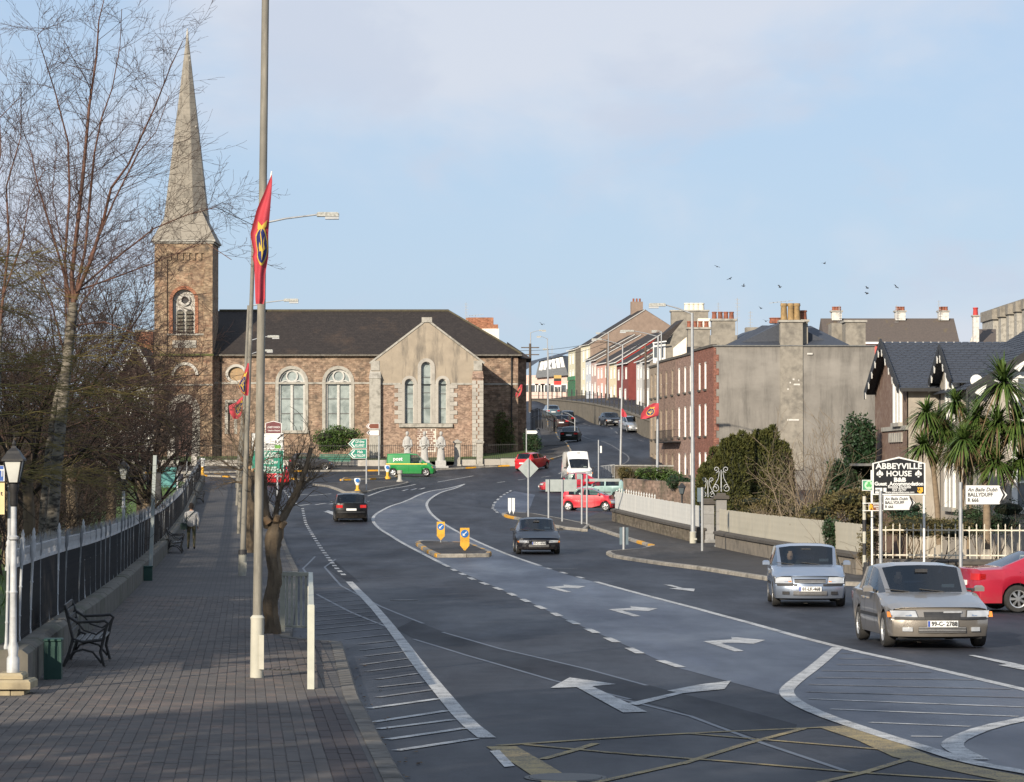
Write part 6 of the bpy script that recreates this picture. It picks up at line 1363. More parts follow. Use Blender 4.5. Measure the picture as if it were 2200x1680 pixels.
for lab,a,b,c_,Y in (('slender hill lamp just right of the church roof',(1139,880),(1140,714),(1158,710,1173),300),('shorter hill lamp facing left above the railing',(1177,880),(1176,727),(1163,723,1153),320),('hill lamp with a wide head before the pink building',(1178,870),(1178,757),(1178.5,750,1166),340),('hill lamp above the tall cream house gable',(1306,850),(1307,716),(1290,715.5,1280),330),('hill lamp over the white house',(1420,850),(1421,712),(1412,711,1400),260)):
    street_lamp(lab,a[0],a[1],b,c_,Y=Y,r=(.07,.05),mat=m_galv)
def pole_thing(label,px,py,pyt,r=.04,mat=None,name='sign_post',cat='post',pxt=None,Y=None):
    g_=G(px,py) if Y is None else P(px,py,Y);th=thing(name,label,cat,g_);t_=P(pxt or px,pyt,g_.y);wpart(MB().tube([g_-Vector((0,0,.2)),t_],r,10),'post',mat or m_galv,th,50);return th,g_,t_
for lab,px,py,pyt,Y in (('dark wooden utility pole beside the church corner',1139,885,738,290),('wooden utility pole with cross arms before the salmon house',1305,860,728,340),('wooden utility pole before the red house gable',1387,872,742,330)):
    g_=P(px,py,Y);th=thing('utility_pole',lab,'utility pole',g_,0,'wooden utility poles');t_=P(px,pyt,Y);m_w=M('pole_wood',(.11,.085,.065),(.08,.06,.047),5,.9)
    wpart(MB().tube([g_,t_],[.17,.12],10),'pole',m_w,th,50)
    for k in range(2): wpart(MB().bar(t_+Vector((-.9,0,-.4-k*.7)),t_+Vector((.9,0,-.4-k*.7)),.1),'cross_arm',m_w,th)
for i,(a,b) in enumerate((((1060,752),(1305,731)),((1305,733),(1387,748)),((1305,735),(1400,733)),((1178,760),(1305,735)))):
    p,q=P(*a,338),P(*b,338);n=12;MBw=MB().tube([p.lerp(q,k/n)-Vector((0,0,.5*math.sin(PI*k/n))) for k in range(n+1)],.022,4,False)
    tag(MBw.build('overhead_wire',m_iron),('thin overhead wire crossing from the church roof to the utility pole','thin overhead wire running to the red house gable','thin overhead wire running to the white house','thin overhead wire above the pink building')[i],'wire')

# ---- flags
def flag(label,outl,Y,em=None,rows=22,seed=0,stick=None):
    """outl: (y, x_left, x_right) on the raster from the top down"""
    rnd=random.Random(seed);ys=[o[0] for o in outl];base_=P(outl[0][2],outl[-1][0],Y);th=thing('flag',label,'flag',base_,0,'red supporters flags on the lamp posts');s=Y/F;ph=rnd.random()*6
    amp=.045
    def S(u,v,off=0.0):
        y=ys[0]+(ys[-1]-ys[0])*v;xl=interp([(o[0],o[1]) for o in outl],y);xr=interp([(o[0],o[2]) for o in outl],y);p=P(xl+(xr-xl)*u,y,Y)
        p.y+=amp*math.sin(u*7+v*3+ph)*(.4+v)*min(1,(xr-xl)*s/.2)-off;return p
    cols=12;mb=MB().grid([[tuple(S(j/cols,i/rows)) for j in range(cols+1)] for i in range(rows+1)][::-1]);cl=wpart(mb,'cloth',m_red,th,179)
    def shape(pts,off,mat,nm):
        cu_,cv_=sum(q[0] for q in pts)/len(pts),sum(q[1] for q in pts)/len(pts);rows_=[[tuple(S(max(.01,min(.99,cu_+(u-cu_)*k)),cv_+(v-cv_)*k,off)) for u,v in pts+pts[:1]] for k in (.0,.25,.5,.75,1)];MB().grid(rows_).build(nm,mat,cl)
    if em:
        u0,v0,ru,rv=em;el=lambda k,a0=0,a1=2*PI,n=22: [(u0+ru*k*math.cos(a0+(a1-a0)*i/n),v0+rv*k*math.sin(a0+(a1-a0)*i/n)) for i in range(n)]
        shape(el(1),.012,m_gold,'emblem_ring');shape(el(.86),.018,m_navy,'emblem_disc')
        for pts in ([(-.1,-.75),(.12,-.3),(.05,.1),(.25,.35),(.05,.75),(-.12,.3),(-.05,-.2)],[(-.6,.1),(-.35,-.2),(-.1,.1),(.0,.35),(-.3,.25),(-.45,.3)],[(.6,-.5),(.4,-.1),(.55,.15),(.2,.3),(.3,-.2)]): shape([(u0+ru*a,v0+rv*b) for a,b in pts],.024,m_gold,'emblem_stag')
        shape([(u0-ru*.9,v0-rv*1.25),(u0-ru*.2,v0-rv*.95),(u0+ru*.8,v0-rv*1.3),(u0+ru*.7,v0-rv*.95),(u0,v0-rv*.7),(u0-ru*.7,v0-rv*.85)],.020,m_gold,'emblem_scroll')
    if stick: wpart(MB().tube([P(*stick[0],Y+.05),P(*stick[1],Y+.05)],.012,6),'flag_stick',m_wwhite,th)
    return th
flag('long red flag with gold and navy crest hanging on the nearest lamp post',[(376,583,584),(390,577,585),(411,569,583.5),(449,552,580.5),(477,544.5,578),(505,537,576),(539,545,576.6),(551,541.5,576),(568,546,573),(591,546.5,569),(645,548,569),(653,549,566)],40.2,(.60,.55,.36,.155),stick=((584,368),(566,470)))
flag('red flag on the second lamp post, navy roundel at its lower edge',[(780,532,535),(800,525,535),(825,512,535),(842,518,534),(850,526,533)],85.5,(.35,.64,.34,.30),seed=2)
flag('red flag on the third lamp post, drooping lowest of the left flags',[(848,524,529),(865,506,528),(872,491,526),(888,494,520),(900,502,512)],133.5,(.62,.55,.22,.28),seed=3)
flag('small red flag on the white pole by the church corner',[(826,1119,1122),(838,1111,1121.5),(848,1107,1118),(854,1108,1112)],262,(.5,.5,.25,.2),seed=4)
flag('red flag streaming left from the lamp post by the brick terrace',[(866,1404,1415.5),(876,1386,1415.5),(888,1378,1415),(893,1377,1414),(900,1376,1392)],204.5,(.5,.55,.24,.26),seed=5)
flag('red flag hanging limp on the right lamp post before the red brick house',[(913,1488,1491),(925,1485,1493),(940,1484.5,1493),(952,1487,1490)],121.5,None,seed=6)
flag('small red flag low on the lamp post before the retaining wall',[(878,1335,1338),(886,1335,1344),(893,1335,1347),(896,1338,1346)],224,None,seed=7)

# ---- signs
def board(th,px0,px1,py0,py1,Y,mat,point=None,thick=.02,name='panel',border=None,back=False):
    a,b=P(px0,py1,Y),P(px1,py0,Y);h=b.z-a.z;zm=(a.z+b.z)/2;pts=[(a.x,a.z),(b.x,a.z),(b.x,b.z),(a.x,b.z)]
    if point=='R': pts=[(a.x,a.z),(b.x-h*.42,a.z),(b.x,zm),(b.x-h*.42,b.z),(a.x,b.z)]
    if point=='L': pts=[(a.x,zm),(a.x+h*.5,a.z),(b.x,a.z),(b.x,b.z),(a.x+h*.5,b.z)]
    if point=='roof': pts=[(a.x,a.z),(b.x,a.z),(b.x,b.z-h*.17),((a.x+b.x)/2,b.z),(a.x,b.z-h*.17)]
    if point=='diamond': m_=(a.x+b.x)/2;pts=[(m_,a.z),(b.x,zm),(m_,b.z),(a.x,zm)]
    if point=='chevron': m_=(a.x+b.x)/2;pts=[(m_,a.z),(b.x,a.z+h*.24),(b.x,b.z),(a.x,b.z),(a.x,a.z+h*.24)]
    o=wpart(MB().slab(pts,Y-thick,Y),name,mat,th)
    if border:
        cx_,cz_=sum(p[0] for p in pts)/len(pts),sum(p[1] for p in pts)/len(pts);bw=border[1]
        inn=[]
        for p in pts:
            d=Vector((cx_-p[0],cz_-p[1]));inn.append((p[0]+d.normalized().x*bw*1.4,p[1]+d.normalized().y*bw*1.4))
        ring(MB(),inn,pts,Y-thick-.004,Y-thick+.001).build('border',border[0],o)
    return o
def words(o,s,px,py,Y,hpx,mat,bold=0.0,shear=0.0,sx=1.0,off=.026,align='CENTER',wpx=None,name='lettering'):
    p=P(px,py,Y);me=text_mesh(s,hpx*Y/F*1.38,mat,.001,bold,shear,sx,align)
    if wpx:
        w=max(v.co.x for v in me.vertices)-min(v.co.x for v in me.vertices);k=wpx*Y/F/w
        for v in me.vertices: v.co.x *= k
    q=obj(name,me,o);q.rotation_euler=(PI/2,0,0);q.location=(p.x,Y-off,p.z);return q
def sposts(th,pxs,py,pyt,Y,r=.038,mat=None):
    for px in pxs: a,b=P(px,py,Y),P(px,pyt,Y);a.z=min(a.z,hz(a.x,Y))-.15;wpart(MB().tube([a,(a.x,Y+.04,b.z)] if False else [(a.x,Y+r+.01,a.z),(a.x,Y+r+.01,b.z)],r,10),'post',mat or m_galv,th,50)
# guest house name board
Yb=84.0;th=thing('name_board','black gabled board reading ABBEYVILLE HOUSE beside the palms','sign',P(1931,1215,Yb));m_bd=M('board_black',(.012,.012,.014),None,5,.4)
o=board(th,1874,1988,981,1063,Yb,m_bd,'roof',border=(m_signw,.035));sposts(th,[1874,1986],1215,1010,Yb,.035,m_wwhite)
words(o,'ABBEYVILLE',1931,1002,Yb,12.5,m_signw,.006,wpx=100);words(o,'HOUSE',1931,1018,Yb,11.5,m_signw,.006,wpx=54);words(o,'B&B',1933,1031,Yb,9,m_signw,.008,wpx=26);words(o,'Guest  Accommodation',1931,1039.5,Yb,8,m_signw,.006,wpx=105);words(o,'Rooms En-Suite',1932,1046,Yb,6.5,m_signw,.003,wpx=49);words(o,'025 32767',1932,1051.5,Yb,6,m_signw,.003,wpx=31);words(o,'www.abbeyvillehouse.com',1933,1057.5,Yb,4.6,m_signw,.002,wpx=62)
for px in (1890,1973):
    for pts in ([(-.02,-.10),(.02,-.10),(.05,.05),(0,.12),(-.05,.05)],[(-.10,-.01),(-.07,.06),(-.03,.04),(-.03,-.03),(-.08,-.05)],[(.10,-.01),(.08,-.05),(.03,-.03),(.03,.04),(.07,.06)],[(-.06,-.055),(.06,-.055),(.06,-.03),(-.06,-.03)]):
        q=P(px,1018,Yb);MB().slab([(q.x+a,q.z+b) for a,b in pts],Yb-.027,Yb-.019).build('fleur_de_lis',m_signw,o)
for a,b,c,d,m_ in ((1877,1892,1048,1060,m_signw),(1894.5,1901,1048,1057,m_signw),(1967,1979,1047,1057,m_yel),(1970,1976,1057,1060,m_yel)): ob=wpart(MB().box(P(a,0,Yb).x,P(b,0,Yb).x,Yb-.028,Yb-.019,P(0,d,Yb).z,P(0,c,Yb).z),'emblem',m_,th)
words(o,'AA',1973,1052,Yb,6,m_ink,.003,off=.030,wpx=9);words(o,'WiFi',1884.5,1054,Yb,5,m_ink,.003,off=.030,wpx=12)
th=thing('shamrock_sign','small square green sign with a pale shamrock at the board edge','sign',P(1862,1215,Yb));o=board(th,1852,1875,1031,1054,Yb+.02,M('sign_mint',(.08,.30,.16),None,5,.5),border=(m_signw,.02));ob=wpart(MB().slab([(P(1863.5,0,Yb).x+.125*math.cos(2*PI*k/20),P(0,1042.5,Yb).z+.125*math.sin(2*PI*k/20)) for k in range(20)],Yb-.012,Yb-.004),'disc',M('sign_palegreen',(.42,.68,.42),None,5,.5),th)
for k in range(3): a_=PI/2+k*2*PI/3;MB().slab([(P(1863.5,0,Yb).x+.045*math.cos(a_)+.042*math.cos(2*PI*i/12),P(0,1041.5,Yb).z+.045*math.sin(a_)+.042*math.sin(2*PI*i/12)) for i in range(12)],Yb-.018,Yb-.013).build('leaf',M('shamrock_green',(.09,.36,.12),None,5,.5),ob)
def ballyduff(label,px0,px1,py0,py1,post,foot,Y,top):
    th=thing('direction_sign',label,'sign',P(post,foot,Y));o=board(th,px0,px1,py0,py1,Y,m_signw,'R',border=(m_ink,.012));sposts(th,[post],foot,top,Y,.05);h=py1-py0;w=px1-px0;cx_=px0+w*.06
    words(o,'An Baile Dubh',cx_,py0+h*.24,Y,h*.20,m_ink,.002,.25,align='LEFT',wpx=w*.70);words(o,'BALLYDUFF',cx_,py0+h*.50,Y,h*.20,m_ink,.003,align='LEFT',wpx=w*.58);words(o,'R 666',cx_,py0+h*.78,Y,h*.20,m_ink,.003,align='LEFT',wpx=w*.25)
    a,b=P(px0+w*.80,py0+h*.10,Y),P(px0+w*.94,py0+h*.5,Y);c_=P(px0+w*.80,py1-h*.10,Y);k=.05
    MB().slab([(a.x,a.z),(a.x+k,a.z),(b.x,b.z),(c_.x+k,c_.z),(c_.x,c_.z),(b.x-k*1.1,b.z)][::-1],Y-.026,Y-.019).build('chevron',m_ink,o)
ballyduff('white pointed sign reading BALLYDUFF R666, the smaller one under the black board',1897,1967,1064,1096,1893,1215,82.8,1055);ballyduff('white pointed sign reading BALLYDUFF R666, the larger right one',2073,2165,1042,1084,2065,1225,77.5,1036)
th=thing('walking_trail_sign','small brown walking trail sign on a black and white banded pole','sign',P(1857,1240,83.6));o=board(th,1866,1895,1080,1097,83.6,m_brown,border=(m_signw,.015));words(o,'BLACKWATER',1884,1083.5,83.6,3.6,m_signw,.002,wpx=17);words(o,'SARSFIELD',1884,1088.5,83.6,3.6,m_signw,.002,wpx=15);words(o,'WAY',1885,1093.5,83.6,3.6,m_signw,.002,wpx=7)
q=P(1871,1088.5,83.6);MB().slab([(q.x+a,q.z+b) for a,b in ((-.05,-.09),(-.02,-.09),(.01,-.02),(.05,-.09),(.07,-.08),(.03,.02),(.05,.0),(.06,.02),(.02,.06),(.0,.1),(-.03,.1),(-.03,.05),(-.06,.0))],83.57,83.578).build('walking_figure',m_yel,o)
a,b=P(1857,1243,83.7),P(1857,1066,83.7);n=7
for k in range(n): wpart(MB().tube([a.lerp(b,k/n),a.lerp(b,(k+1)/n)],.052,10),'pole_band',m_blk if k in (0,2,4) else m_polebase,th,50)
for z_ in (1081,1097): p,q=P(1853,z_,83.55),P(1897,z_,83.55);wpart(MB().bar(p,q,.02),'bracket',m_wwhite,th)
wpart(MB().bev(P(1852,0,83.4).x,P(1860,0,83.4).x,83.3,83.5,P(0,1228,83.4).z,P(0,1208,83.4).z,.02),'junction_box',m_blk,th)
# big advance direction sign on the left
Ys=176;th=thing('road_sign','large green and white advance direction sign behind the lamp posts','sign',P(575,1085,Ys));sposts(th,[551,596],1086,932,Ys,.06)
o=board(th,540,610,930,966,Ys,m_signw,border=(m_ink,.03));words(o,'R 639',600,951-2,Ys,6,m_ink,.004,wpx=18);words(o,'Baile Mhistéala',575,954.5,Ys,5,m_ink,.003,.25,wpx=38);words(o,'MITCHELSTOWN',571,960.5,Ys,5.5,m_ink,.004,wpx=46);wpart(MB().box(P(592,0,Ys).x,P(605,0,Ys).x,Ys-.03,Ys-.018,P(0,963.5,Ys).z,P(0,956,Ys).z),'route_patch',M('route_green',(.12,.32,.05),None,5,.5),th)
q=P(603,938,Ys);wpart(MB().slab([(q.x-.22,q.z-.12),(q.x-.16,q.z-.18),(q.x+.05,q.z+.02),(q.x+.1,q.z-.05),(q.x+.16,q.z+.16),(q.x-.06,q.z+.12),(q.x,q.z+.07)],Ys-.028,Ys-.019),'arrow',m_ink,th)
o=board(th,540,610,967,1017,Ys,m_signg,border=(m_signw,.03))
for s_,py_,h_,w_,sh in (('Cill Airne',973,5.5,36,.25),('KILLARNEY',979.5,6.5,50,0),('Mala',987.5,5.5,17,.25),('MALLOW',994,6.5,36,0),('Gleannúir',1004,5,30,.25),('GLANWORTH',1010.5,6,48,0)): words(o,s_,579,py_,Ys,h_,m_signw,.004,sh,wpx=w_)
th=thing('church_notice','maroon gabled notice board in front of the church wall','sign',P(588,1000,246));o=board(th,570,605,904,933,246,M('board_maroon',(.14,.035,.04),None,5,.5),'roof',border=(m_signw,.04));sposts(th,[574,601],1000,912,246,.06,m_wwhite);words(o,'CHRIST CHURCH',588,918,246,4,m_signw,.004,wpx=27);words(o,'Church of Ireland',588,925,246,3.2,m_signw,.003,wpx=26)
# finger signs on the island before the church
def finger(label,post,foot,top,rows,Y,cat='sign'):
    th=thing('finger_sign',label,cat,P(post,foot,Y));sposts(th,[post],foot,top,Y,.055)
    for px0,px1,py0,py1,mat,tx in rows:
        o=board(th,px0,px1,py0,py1,Y,mat,'L',border=(m_signw if mat is not m_signw else m_brown,.03));h=py1-py0
        a,b,c_=P(px0+h*.62,py0+h*.12,Y),P(px0+h*.28,(py0+py1)/2,Y),P(px0+h*.62,py1-h*.12,Y);cm=m_signw if mat is not m_signw else m_ink
        MB().slab([(a.x,a.z),(b.x,b.z),(c_.x,c_.z),(c_.x+.09,c_.z),(b.x+.1,b.z),(a.x+.09,a.z)],Y-.028,Y-.019).build('chevron',cm,o)
        for s_,fy,w_,sh in tx: words(o,s_,(px0+px1)/2+5,py0+h*fy,Y,h*.30,cm,.004,sh,wpx=w_)
finger('post with two green finger signs to Killarney and Mallow on the island',787,1054,942,[(748,788,943,963,m_signg,(('Cill Airne',.3,19,.25),('KILLARNEY',.7,20,0))),(748,788,965,985,m_signg,(('Mala',.3,12,.25),('23 MALLOW',.7,24,0)))],197)
finger('post with two small white and brown finger signs before the church',814,1028,907,[(786,815,910,921,m_brown,(('',.5,5,0),)[:0]),(786,815,924,935.5,m_signw,())],232)
finger('post with one white finger sign pointing right by the hill footpath',1131,976,921,[],255);th=bpy.context.scene.objects[-1] if False else [x for x in C.objects if x.get('label','').startswith('post with one white')][0];board(th,1132,1155,925,932,255,m_signw,'R')
# sign backs on the right islands
def back_sign(label,posts,foot,top,rect,Y,point=None,mat=None,name='sign_back'):
    th=thing(name,label,'sign',P(posts[0],foot,Y));sposts(th,posts,foot,top,Y,.05); 
    if rect: board(th,*rect,Y+.12,mat or m_signback,point)
    return th
back_sign('grey back of a diamond sign on a tall post by the side road',[1135],1121,985,(1113,1157,984,1029),157,'diamond');back_sign('grey back of a wide sign on two posts by the side road',[1178.5,1208],1126,1030,(1172,1239,1030,1056),150);th=back_sign('leaning pair of posts carrying a long thin sign back',[1250,1261],1131,1020,None,146);board(th,1256,1332,1028.5,1034.5,146.2,m_signback)
back_sign('dark round sign back on the post beside the gate piers',[1509],1201,1047,(1498,1510,1048,1078),112,None,M('sign_back_dark',(.10,.14,.17),None,5,.5));back_sign('low dark rectangular sign back on a short black post at the kerb',[1340],1186,1132,(1331,1350,1133,1170),114,None,bpy.data.materials['sign_back_dark'])
back_sign('thin grey post with a small white box near the white van',[1286],1042,945,(1289,1293,958,973),216,None,m_signw)
# yellow keep-left plates
def keepleft(label,px,pyt,pyb,w,front,foot):
    g_=G(px,foot);Y=g_.y;th=thing('keep_left_sign',label,'sign',g_);o=board(th,px-w/2,px+w/2,pyt,pyb,Y,m_yel if front else m_signw,'chevron');sposts(th,[px],foot,pyb-4,Y,.03)
    if front:
        c_=P(px,pyt+w*.62,Y);r_=w*.42*Y/F;MB().slab([(c_.x+r_*math.cos(2*PI*k/20),c_.z+r_*math.sin(2*PI*k/20)) for k in range(20)],Y-.028,Y-.018).build('disc',m_sblue,o)
        MB().slab([(c_.x+r_*a,c_.z+r_*b) for a,b in ((-.55,-.55),(.15,-.5),(-.1,-.27),(.6,.42),(.42,.6),(-.27,-.1),(-.5,.15))],Y-.034,Y-.027).build('arrow',m_signw,o)
keepleft('yellow keep left plate with blue disc, the nearer and brighter one',998.5,1134,1184,20,True,1190);keepleft('yellow keep left plate with blue disc, the farther duller one',947,1121,1161,17,True,1172);keepleft('white back of a chevron plate on the yellow nosed island',1095,1070,1104,7,False,1109);keepleft('right half of the white chevron plates on the yellow nosed island',1103,1070,1104,6,False,1110)
def bollard(label,px,foot,top,kind):
    g_=G(px,foot);s=F/g_.y;h=(foot-top)/s;th=thing('bollard',label,'bollard',g_)
    if kind=='grey': MB().lathe([(.28,0),(.24,.2),(.15,.3),(.13,h-.3),(.20,h-.25),(.20,h-.02),(.1,h)],12).build('shaft',m_lime,th,40);return
    MB().lathe([(.24,0),(.22,.12),(.11,.22),(.10,h*.5)],12).build('base',m_yel,th,40);o=MB().lathe([(.10,h*.5),(.17,h*.62),(.23,h*.85),(.20,h*.98),(.05,h)],14,(0,0,0),1,.6).build('head',m_signw,th,40)
    if kind=='blue': MB().slab([(.13*math.cos(2*PI*k/16),h*.83+.13*math.sin(2*PI*k/16)) for k in range(16)],-.17,-.13).build('disc',m_sblue,o)
bollard('white headed yellow bollard on the left splitter island',435,1022,984,'plain');bollard('white bollard with blue disc behind the green post van wheel',832.5,1029,999,'blue');bollard('grey stone bollard at the island tip by the post van',859,1038.5,1010,'grey');bollard('round blue disc bollard on the island above the black hatchback',768,1058,1027,'blue')

# ---- park railing on its stone plinth
m_plinth=M('plinth_stone',(.13,.118,.098),(.092,.085,.072),3,.92,.4,dirt=((.055,.062,.035),1.2,.48,.72));m_rwhite=M('railing_white',(.46,.47,.48),(.34,.35,.36),9,.5,.1,dirt=((.26,.24,.22),5,.55,.75))
pr=thing('park_railing','black park railing with lacy white top rail along the left pavement','railing',(XR(60),60,hz(XR(60),60)))
pl=thing('plinth_wall','low dark mossy stone plinth under the park railing','wall',(XR(60),60,hz(XR(60),60)))
PH=.50
y=38.4
while y <213.5:
    y2=min(213.5,y+1.5);a,b=Vector((XR(y),y+.01)),Vector((XR(y2),y2-.01));vs=[]
    for p in (a,b):
        z=hz(p.x,p.y)+PT;h_=PH+random.uniform(-.006,.006)
        for o_,dz in ((-.24,-.3),(-.24,h_-.05),(-.18,h_),(.22,h_),(.30,h_-.06),(.30,-.05),(.34,-.3)): vs.append((p.x+o_,p.y,z+dz))
    wpart(MB().add(vs,[(i,i+1,i+8,i+7) for i in range(6)]+[tuple(range(6,-1,-1)),tuple(range(7,14))]),'plinth_stone',m_plinth,pl);y=y2
post_p=MB().lathe([(.028,0),(.034,.05),(.022,.1),(.018,.35),(.026,.37),(.018,.39),(.018,.75),(.026,.77),(.018,.79),(.02,1.1),(.036,1.16),(.04,1.33),(.03,1.38),(.04,1.42),(.02,1.46),(.028,1.49),(.005,1.56)],8).mesh('railing_post',m_rwhite,40)
crest=MB();BW=2.1;n=15
for i in range(n):
    x=(i+.5)/n*BW;h_=.30+.035*math.sin(i*1.9)+(.05 if i % 3==0 else 0)
    crest.box(x-BW/n*.30,x+BW/n*.30,-.012,.012,1.10,1.10+h_*.55);crest.add([(x-BW/n*.40,0,1.12+h_*.55),(x+BW/n*.40,0,1.12+h_*.55),(x+BW/n*.12,0,1.12+h_),(x-BW/n*.12,0,1.12+h_)],[(0,1,2,3),(3,2,1,0)])
    crest.add([(x+.05*math.cos(2*PI*k/8),-.018,1.235+.05*math.sin(2*PI*k/8)) for k in range(8)],[tuple(range(8))])
crest.box(0,BW,-.02,.02,1.05,1.10);crest.box(0,BW,-.015,.015,1.28,1.30);crest=crest.mesh('railing_crest',m_rwhite)
post_q=MB().lathe([(.024,0),(.03,.05),(.018,.1),(.015,.35),(.022,.37),(.015,.39),(.015,.75),(.022,.77),(.015,.79),(.016,1.1),(.03,1.16),(.03,1.33),(.004,1.43)],7).mesh('railing_post',M('railing_grey',(.20,.205,.21),(.13,.135,.14),9,.55),40)
bme=MB().tube([(0,0,0),(0,0,1.06)],.017,4,False).mesh('railing_bar',m_iron);far_b=MB();y=38.6;k=0;cnt=0
while y <212:
    y2=y+BW*.9958;p,q=Vector((XR(y),y)),Vector((XR(y2),y2));zp,zq=hz(p.x,p.y)+PT+PH-.02,hz(q.x,q.y)+PT+PH-.02;L0=pr.location;jig=random.Random(k)
    o=obj('post',post_p if k in (0,1,2,5,9) else post_q,pr,(p.x-L0.x,p.y-L0.y,zp-L0.z));o.rotation_euler=(jig.uniform(-.03,.03),jig.uniform(-.05,.05),0)
    o=obj('lace_panel',crest,pr,(p.x-L0.x,p.y-L0.y,zp-L0.z));o.rotation_euler=(0,-math.atan2(zq-zp,BW),math.atan2(q.y-p.y,q.x-p.x))
    nb=15
    for i in range(1,nb):
        f_=i/nb;x_,y_,z_=p.x+(q.x-p.x)*f_,p.y+(q.y-p.y)*f_,zp+(zq-zp)*f_
        if cnt <300: obj('bar',bme,pr,(x_-L0.x,y_-L0.y,z_-L0.z));cnt+=1
        else: far_b.tube([(x_,y_,z_),(x_,y_,z_+1.06)],.017,4,False)
    wpart(MB().bar((p.x,p.y,zp+.08),(q.x,q.y,zq+.08),.02,.04),'bottom_rail',m_iron,pr);y=y2;k+=1
wpart(far_b,'far_bars',m_iron,pr,kind='stuff')
# stone pier and the lantern posts
g_=G(30,1512);sp_=thing('stone_pier','short buff stone pier at the near end of the park railing','pier',g_)
m_buff=M('buff_stone',(.36,.30,.19),(.27,.225,.15),4,.9,.5,dirt=((.16,.13,.085),2,.5,.75))
x0_=P(-12,1500,g_.y).x-g_.x;x1_=P(58,1500,g_.y).x-g_.x;xm_=P(36,0,g_.y).x-g_.x
MB().bev(x0_,xm_-.01,-.24,.24,-.1,.20,.02).build('block',m_buff,sp_);MB().bev(xm_,x1_,-.235,.24,-.1,.20,.02).build('block',m_buff,sp_);MB().bev(x0_-.05,x1_+.09,-.30,.30,.205,.32,.03).build('cap',m_buff,sp_);MB().bev(x0_+.05,x1_-.02,-.22,.22,.325,.40,.03).build('top',m_buff,sp_)
def lantern_post(label,px,pytop,foot,Y=None,arm=False):
    g_=G(px,foot) if Y is None else P(px,foot,Y);top=P(px,pytop,g_.y);H_=top.z-g_.z;th=thing('lantern_post',label,'street lamp',g_,0,'lantern posts along the park railing');k=H_/3.0
    MB().lathe([(.085*k,0),(.085*k,.20*k),(.06*k,.24*k),(.075*k,.34*k),(.05*k,.42*k),(.046*k,1.05*k),(.055*k,1.07*k),(.045*k,1.10*k),(.042*k,1.75*k),(.07*k,1.77*k),(.07*k,1.80*k),(.042*k,1.82*k),(.038*k,2.22*k)],12).build('post',m_rwhite,th,40)
    MB().lathe([(.04*k,2.2*k),(.055*k,2.24*k),(.05*k,2.38*k),(.07*k,2.42*k),(.07*k,2.50*k),(.10*k,2.52*k)],12).build('neck',m_iron,th,40)
    la=thing('x','x','x');bpy.data.objects.remove(la)
    o=MB().lathe([(.085*k,2.52*k),(.16*k,2.80*k)],4,rot=PI/4,cap=False).build('lantern_glass',M('lantern_pane',(.55,.55,.50),(.45,.45,.42),5,.3),th)
    for i in range(4):
        a_=PI/4+PI/2*i;MB().bar((.09*k*math.cos(a_),.09*k*math.sin(a_),2.51*k),(.168*k*math.cos(a_),.168*k*math.sin(a_),2.81*k),.016*k).build('frame_bar',m_iron,o)
    MB().lathe([(.20*k,2.80*k),(.20*k,2.825*k),(.13*k,2.90*k),(.11*k,2.93*k),(.05*k,2.97*k),(.03*k,3.0*k)],4,rot=PI/4).build('lantern_roof',m_iron,th);MB().lathe([(.02*k,3.0*k),(.03*k,3.03*k),(.006*k,3.08*k),(.004*k,3.13*k)],8).build('finial',m_iron,th)
    return th
lantern_post('white lantern post standing on the buff stone pier at the left',28,958,1447,Y=G(30,1512).y-.02);lantern_post('second lantern post, standing in the park under the birch',265,990,1236,Y=88);lantern_post('third lantern post, behind the grey square pole',339,988,1130,Y=135);lantern_post('fourth lantern post, beside the teal box',381,980,1098,Y=168);lantern_post('farthest lantern post at the end of the park railing',401.5,968,1052,Y=205)
# sign at the left edge with its pole
th=thing('tourist_sign','blue and cream tourist sign cut by the left edge of the picture','sign',P(17,1447,38.6));o=board(th,-90,10.5,1000,1034,38.5,M('sign_royal',(.03,.09,.32),None,5,.5),border=(m_signw,.01));words(o,'T',5,1017,38.5,16,m_signw,.002,wpx=9);o=board(th,-90,10.5,1037,1105,38.5,M('sign_cream',(.62,.50,.26),None,5,.5));words(o,'t',4,1060,38.5,10,m_ink,.001);sposts(th,[18],1447,1005,38.6,.028)
# grey square pole, green cabinets, teal box, end pier
g_=G(322,1252);th=thing('square_post','tall grey square pole rising beside the railing','post',g_);t_=P(337,978,g_.y);wpart(MB().bar(g_-Vector((0,0,.1)),Vector((t_.x-.05,t_.y,t_.z)),.10),'post',m_signback,th);wpart(MB().bev(t_.x-.02,t_.x+.12,t_.y-.08,t_.y+.08,t_.z-1.3,t_.z-.5,.02),'sensor_box',m_blk,th)
m_gcab=M('cabinet_green',(.012,.045,.036),(.018,.055,.043),6,.6,.1)
def cabinet(label,px0,px1,pyt,foot,mat,name='cabinet',d=.28):
    g_=G((px0+px1)/2,foot);s=F/g_.y;w=(px1-px0)/s;h=(foot-pyt)/s;th=thing(name,label,'cabinet',g_,R(5));MB().bev(-w/2,w/2,0,d,0,h-.03,.015).build('box',mat,th);MB().bev(-w/2-.015,w/2+.015,-.015,d+.015,h-.03,h,.01).build('lid',mat,th);MB().box(-w/2+.04,w/2-.04,-.006,-.001,.1,h-.1).build('door',mat,th)
cabinet('dark green box beside the nearest bench',94,131,1373,1480,m_gcab);cabinet('dark green box at the foot of the grey square pole',306,327,1216,1257,m_gcab);cabinet('teal utility box in the park before the church gate',346,381,1004,1052,M('cabinet_teal',(.10,.28,.27),(.085,.24,.23),5,.6),d=.8)
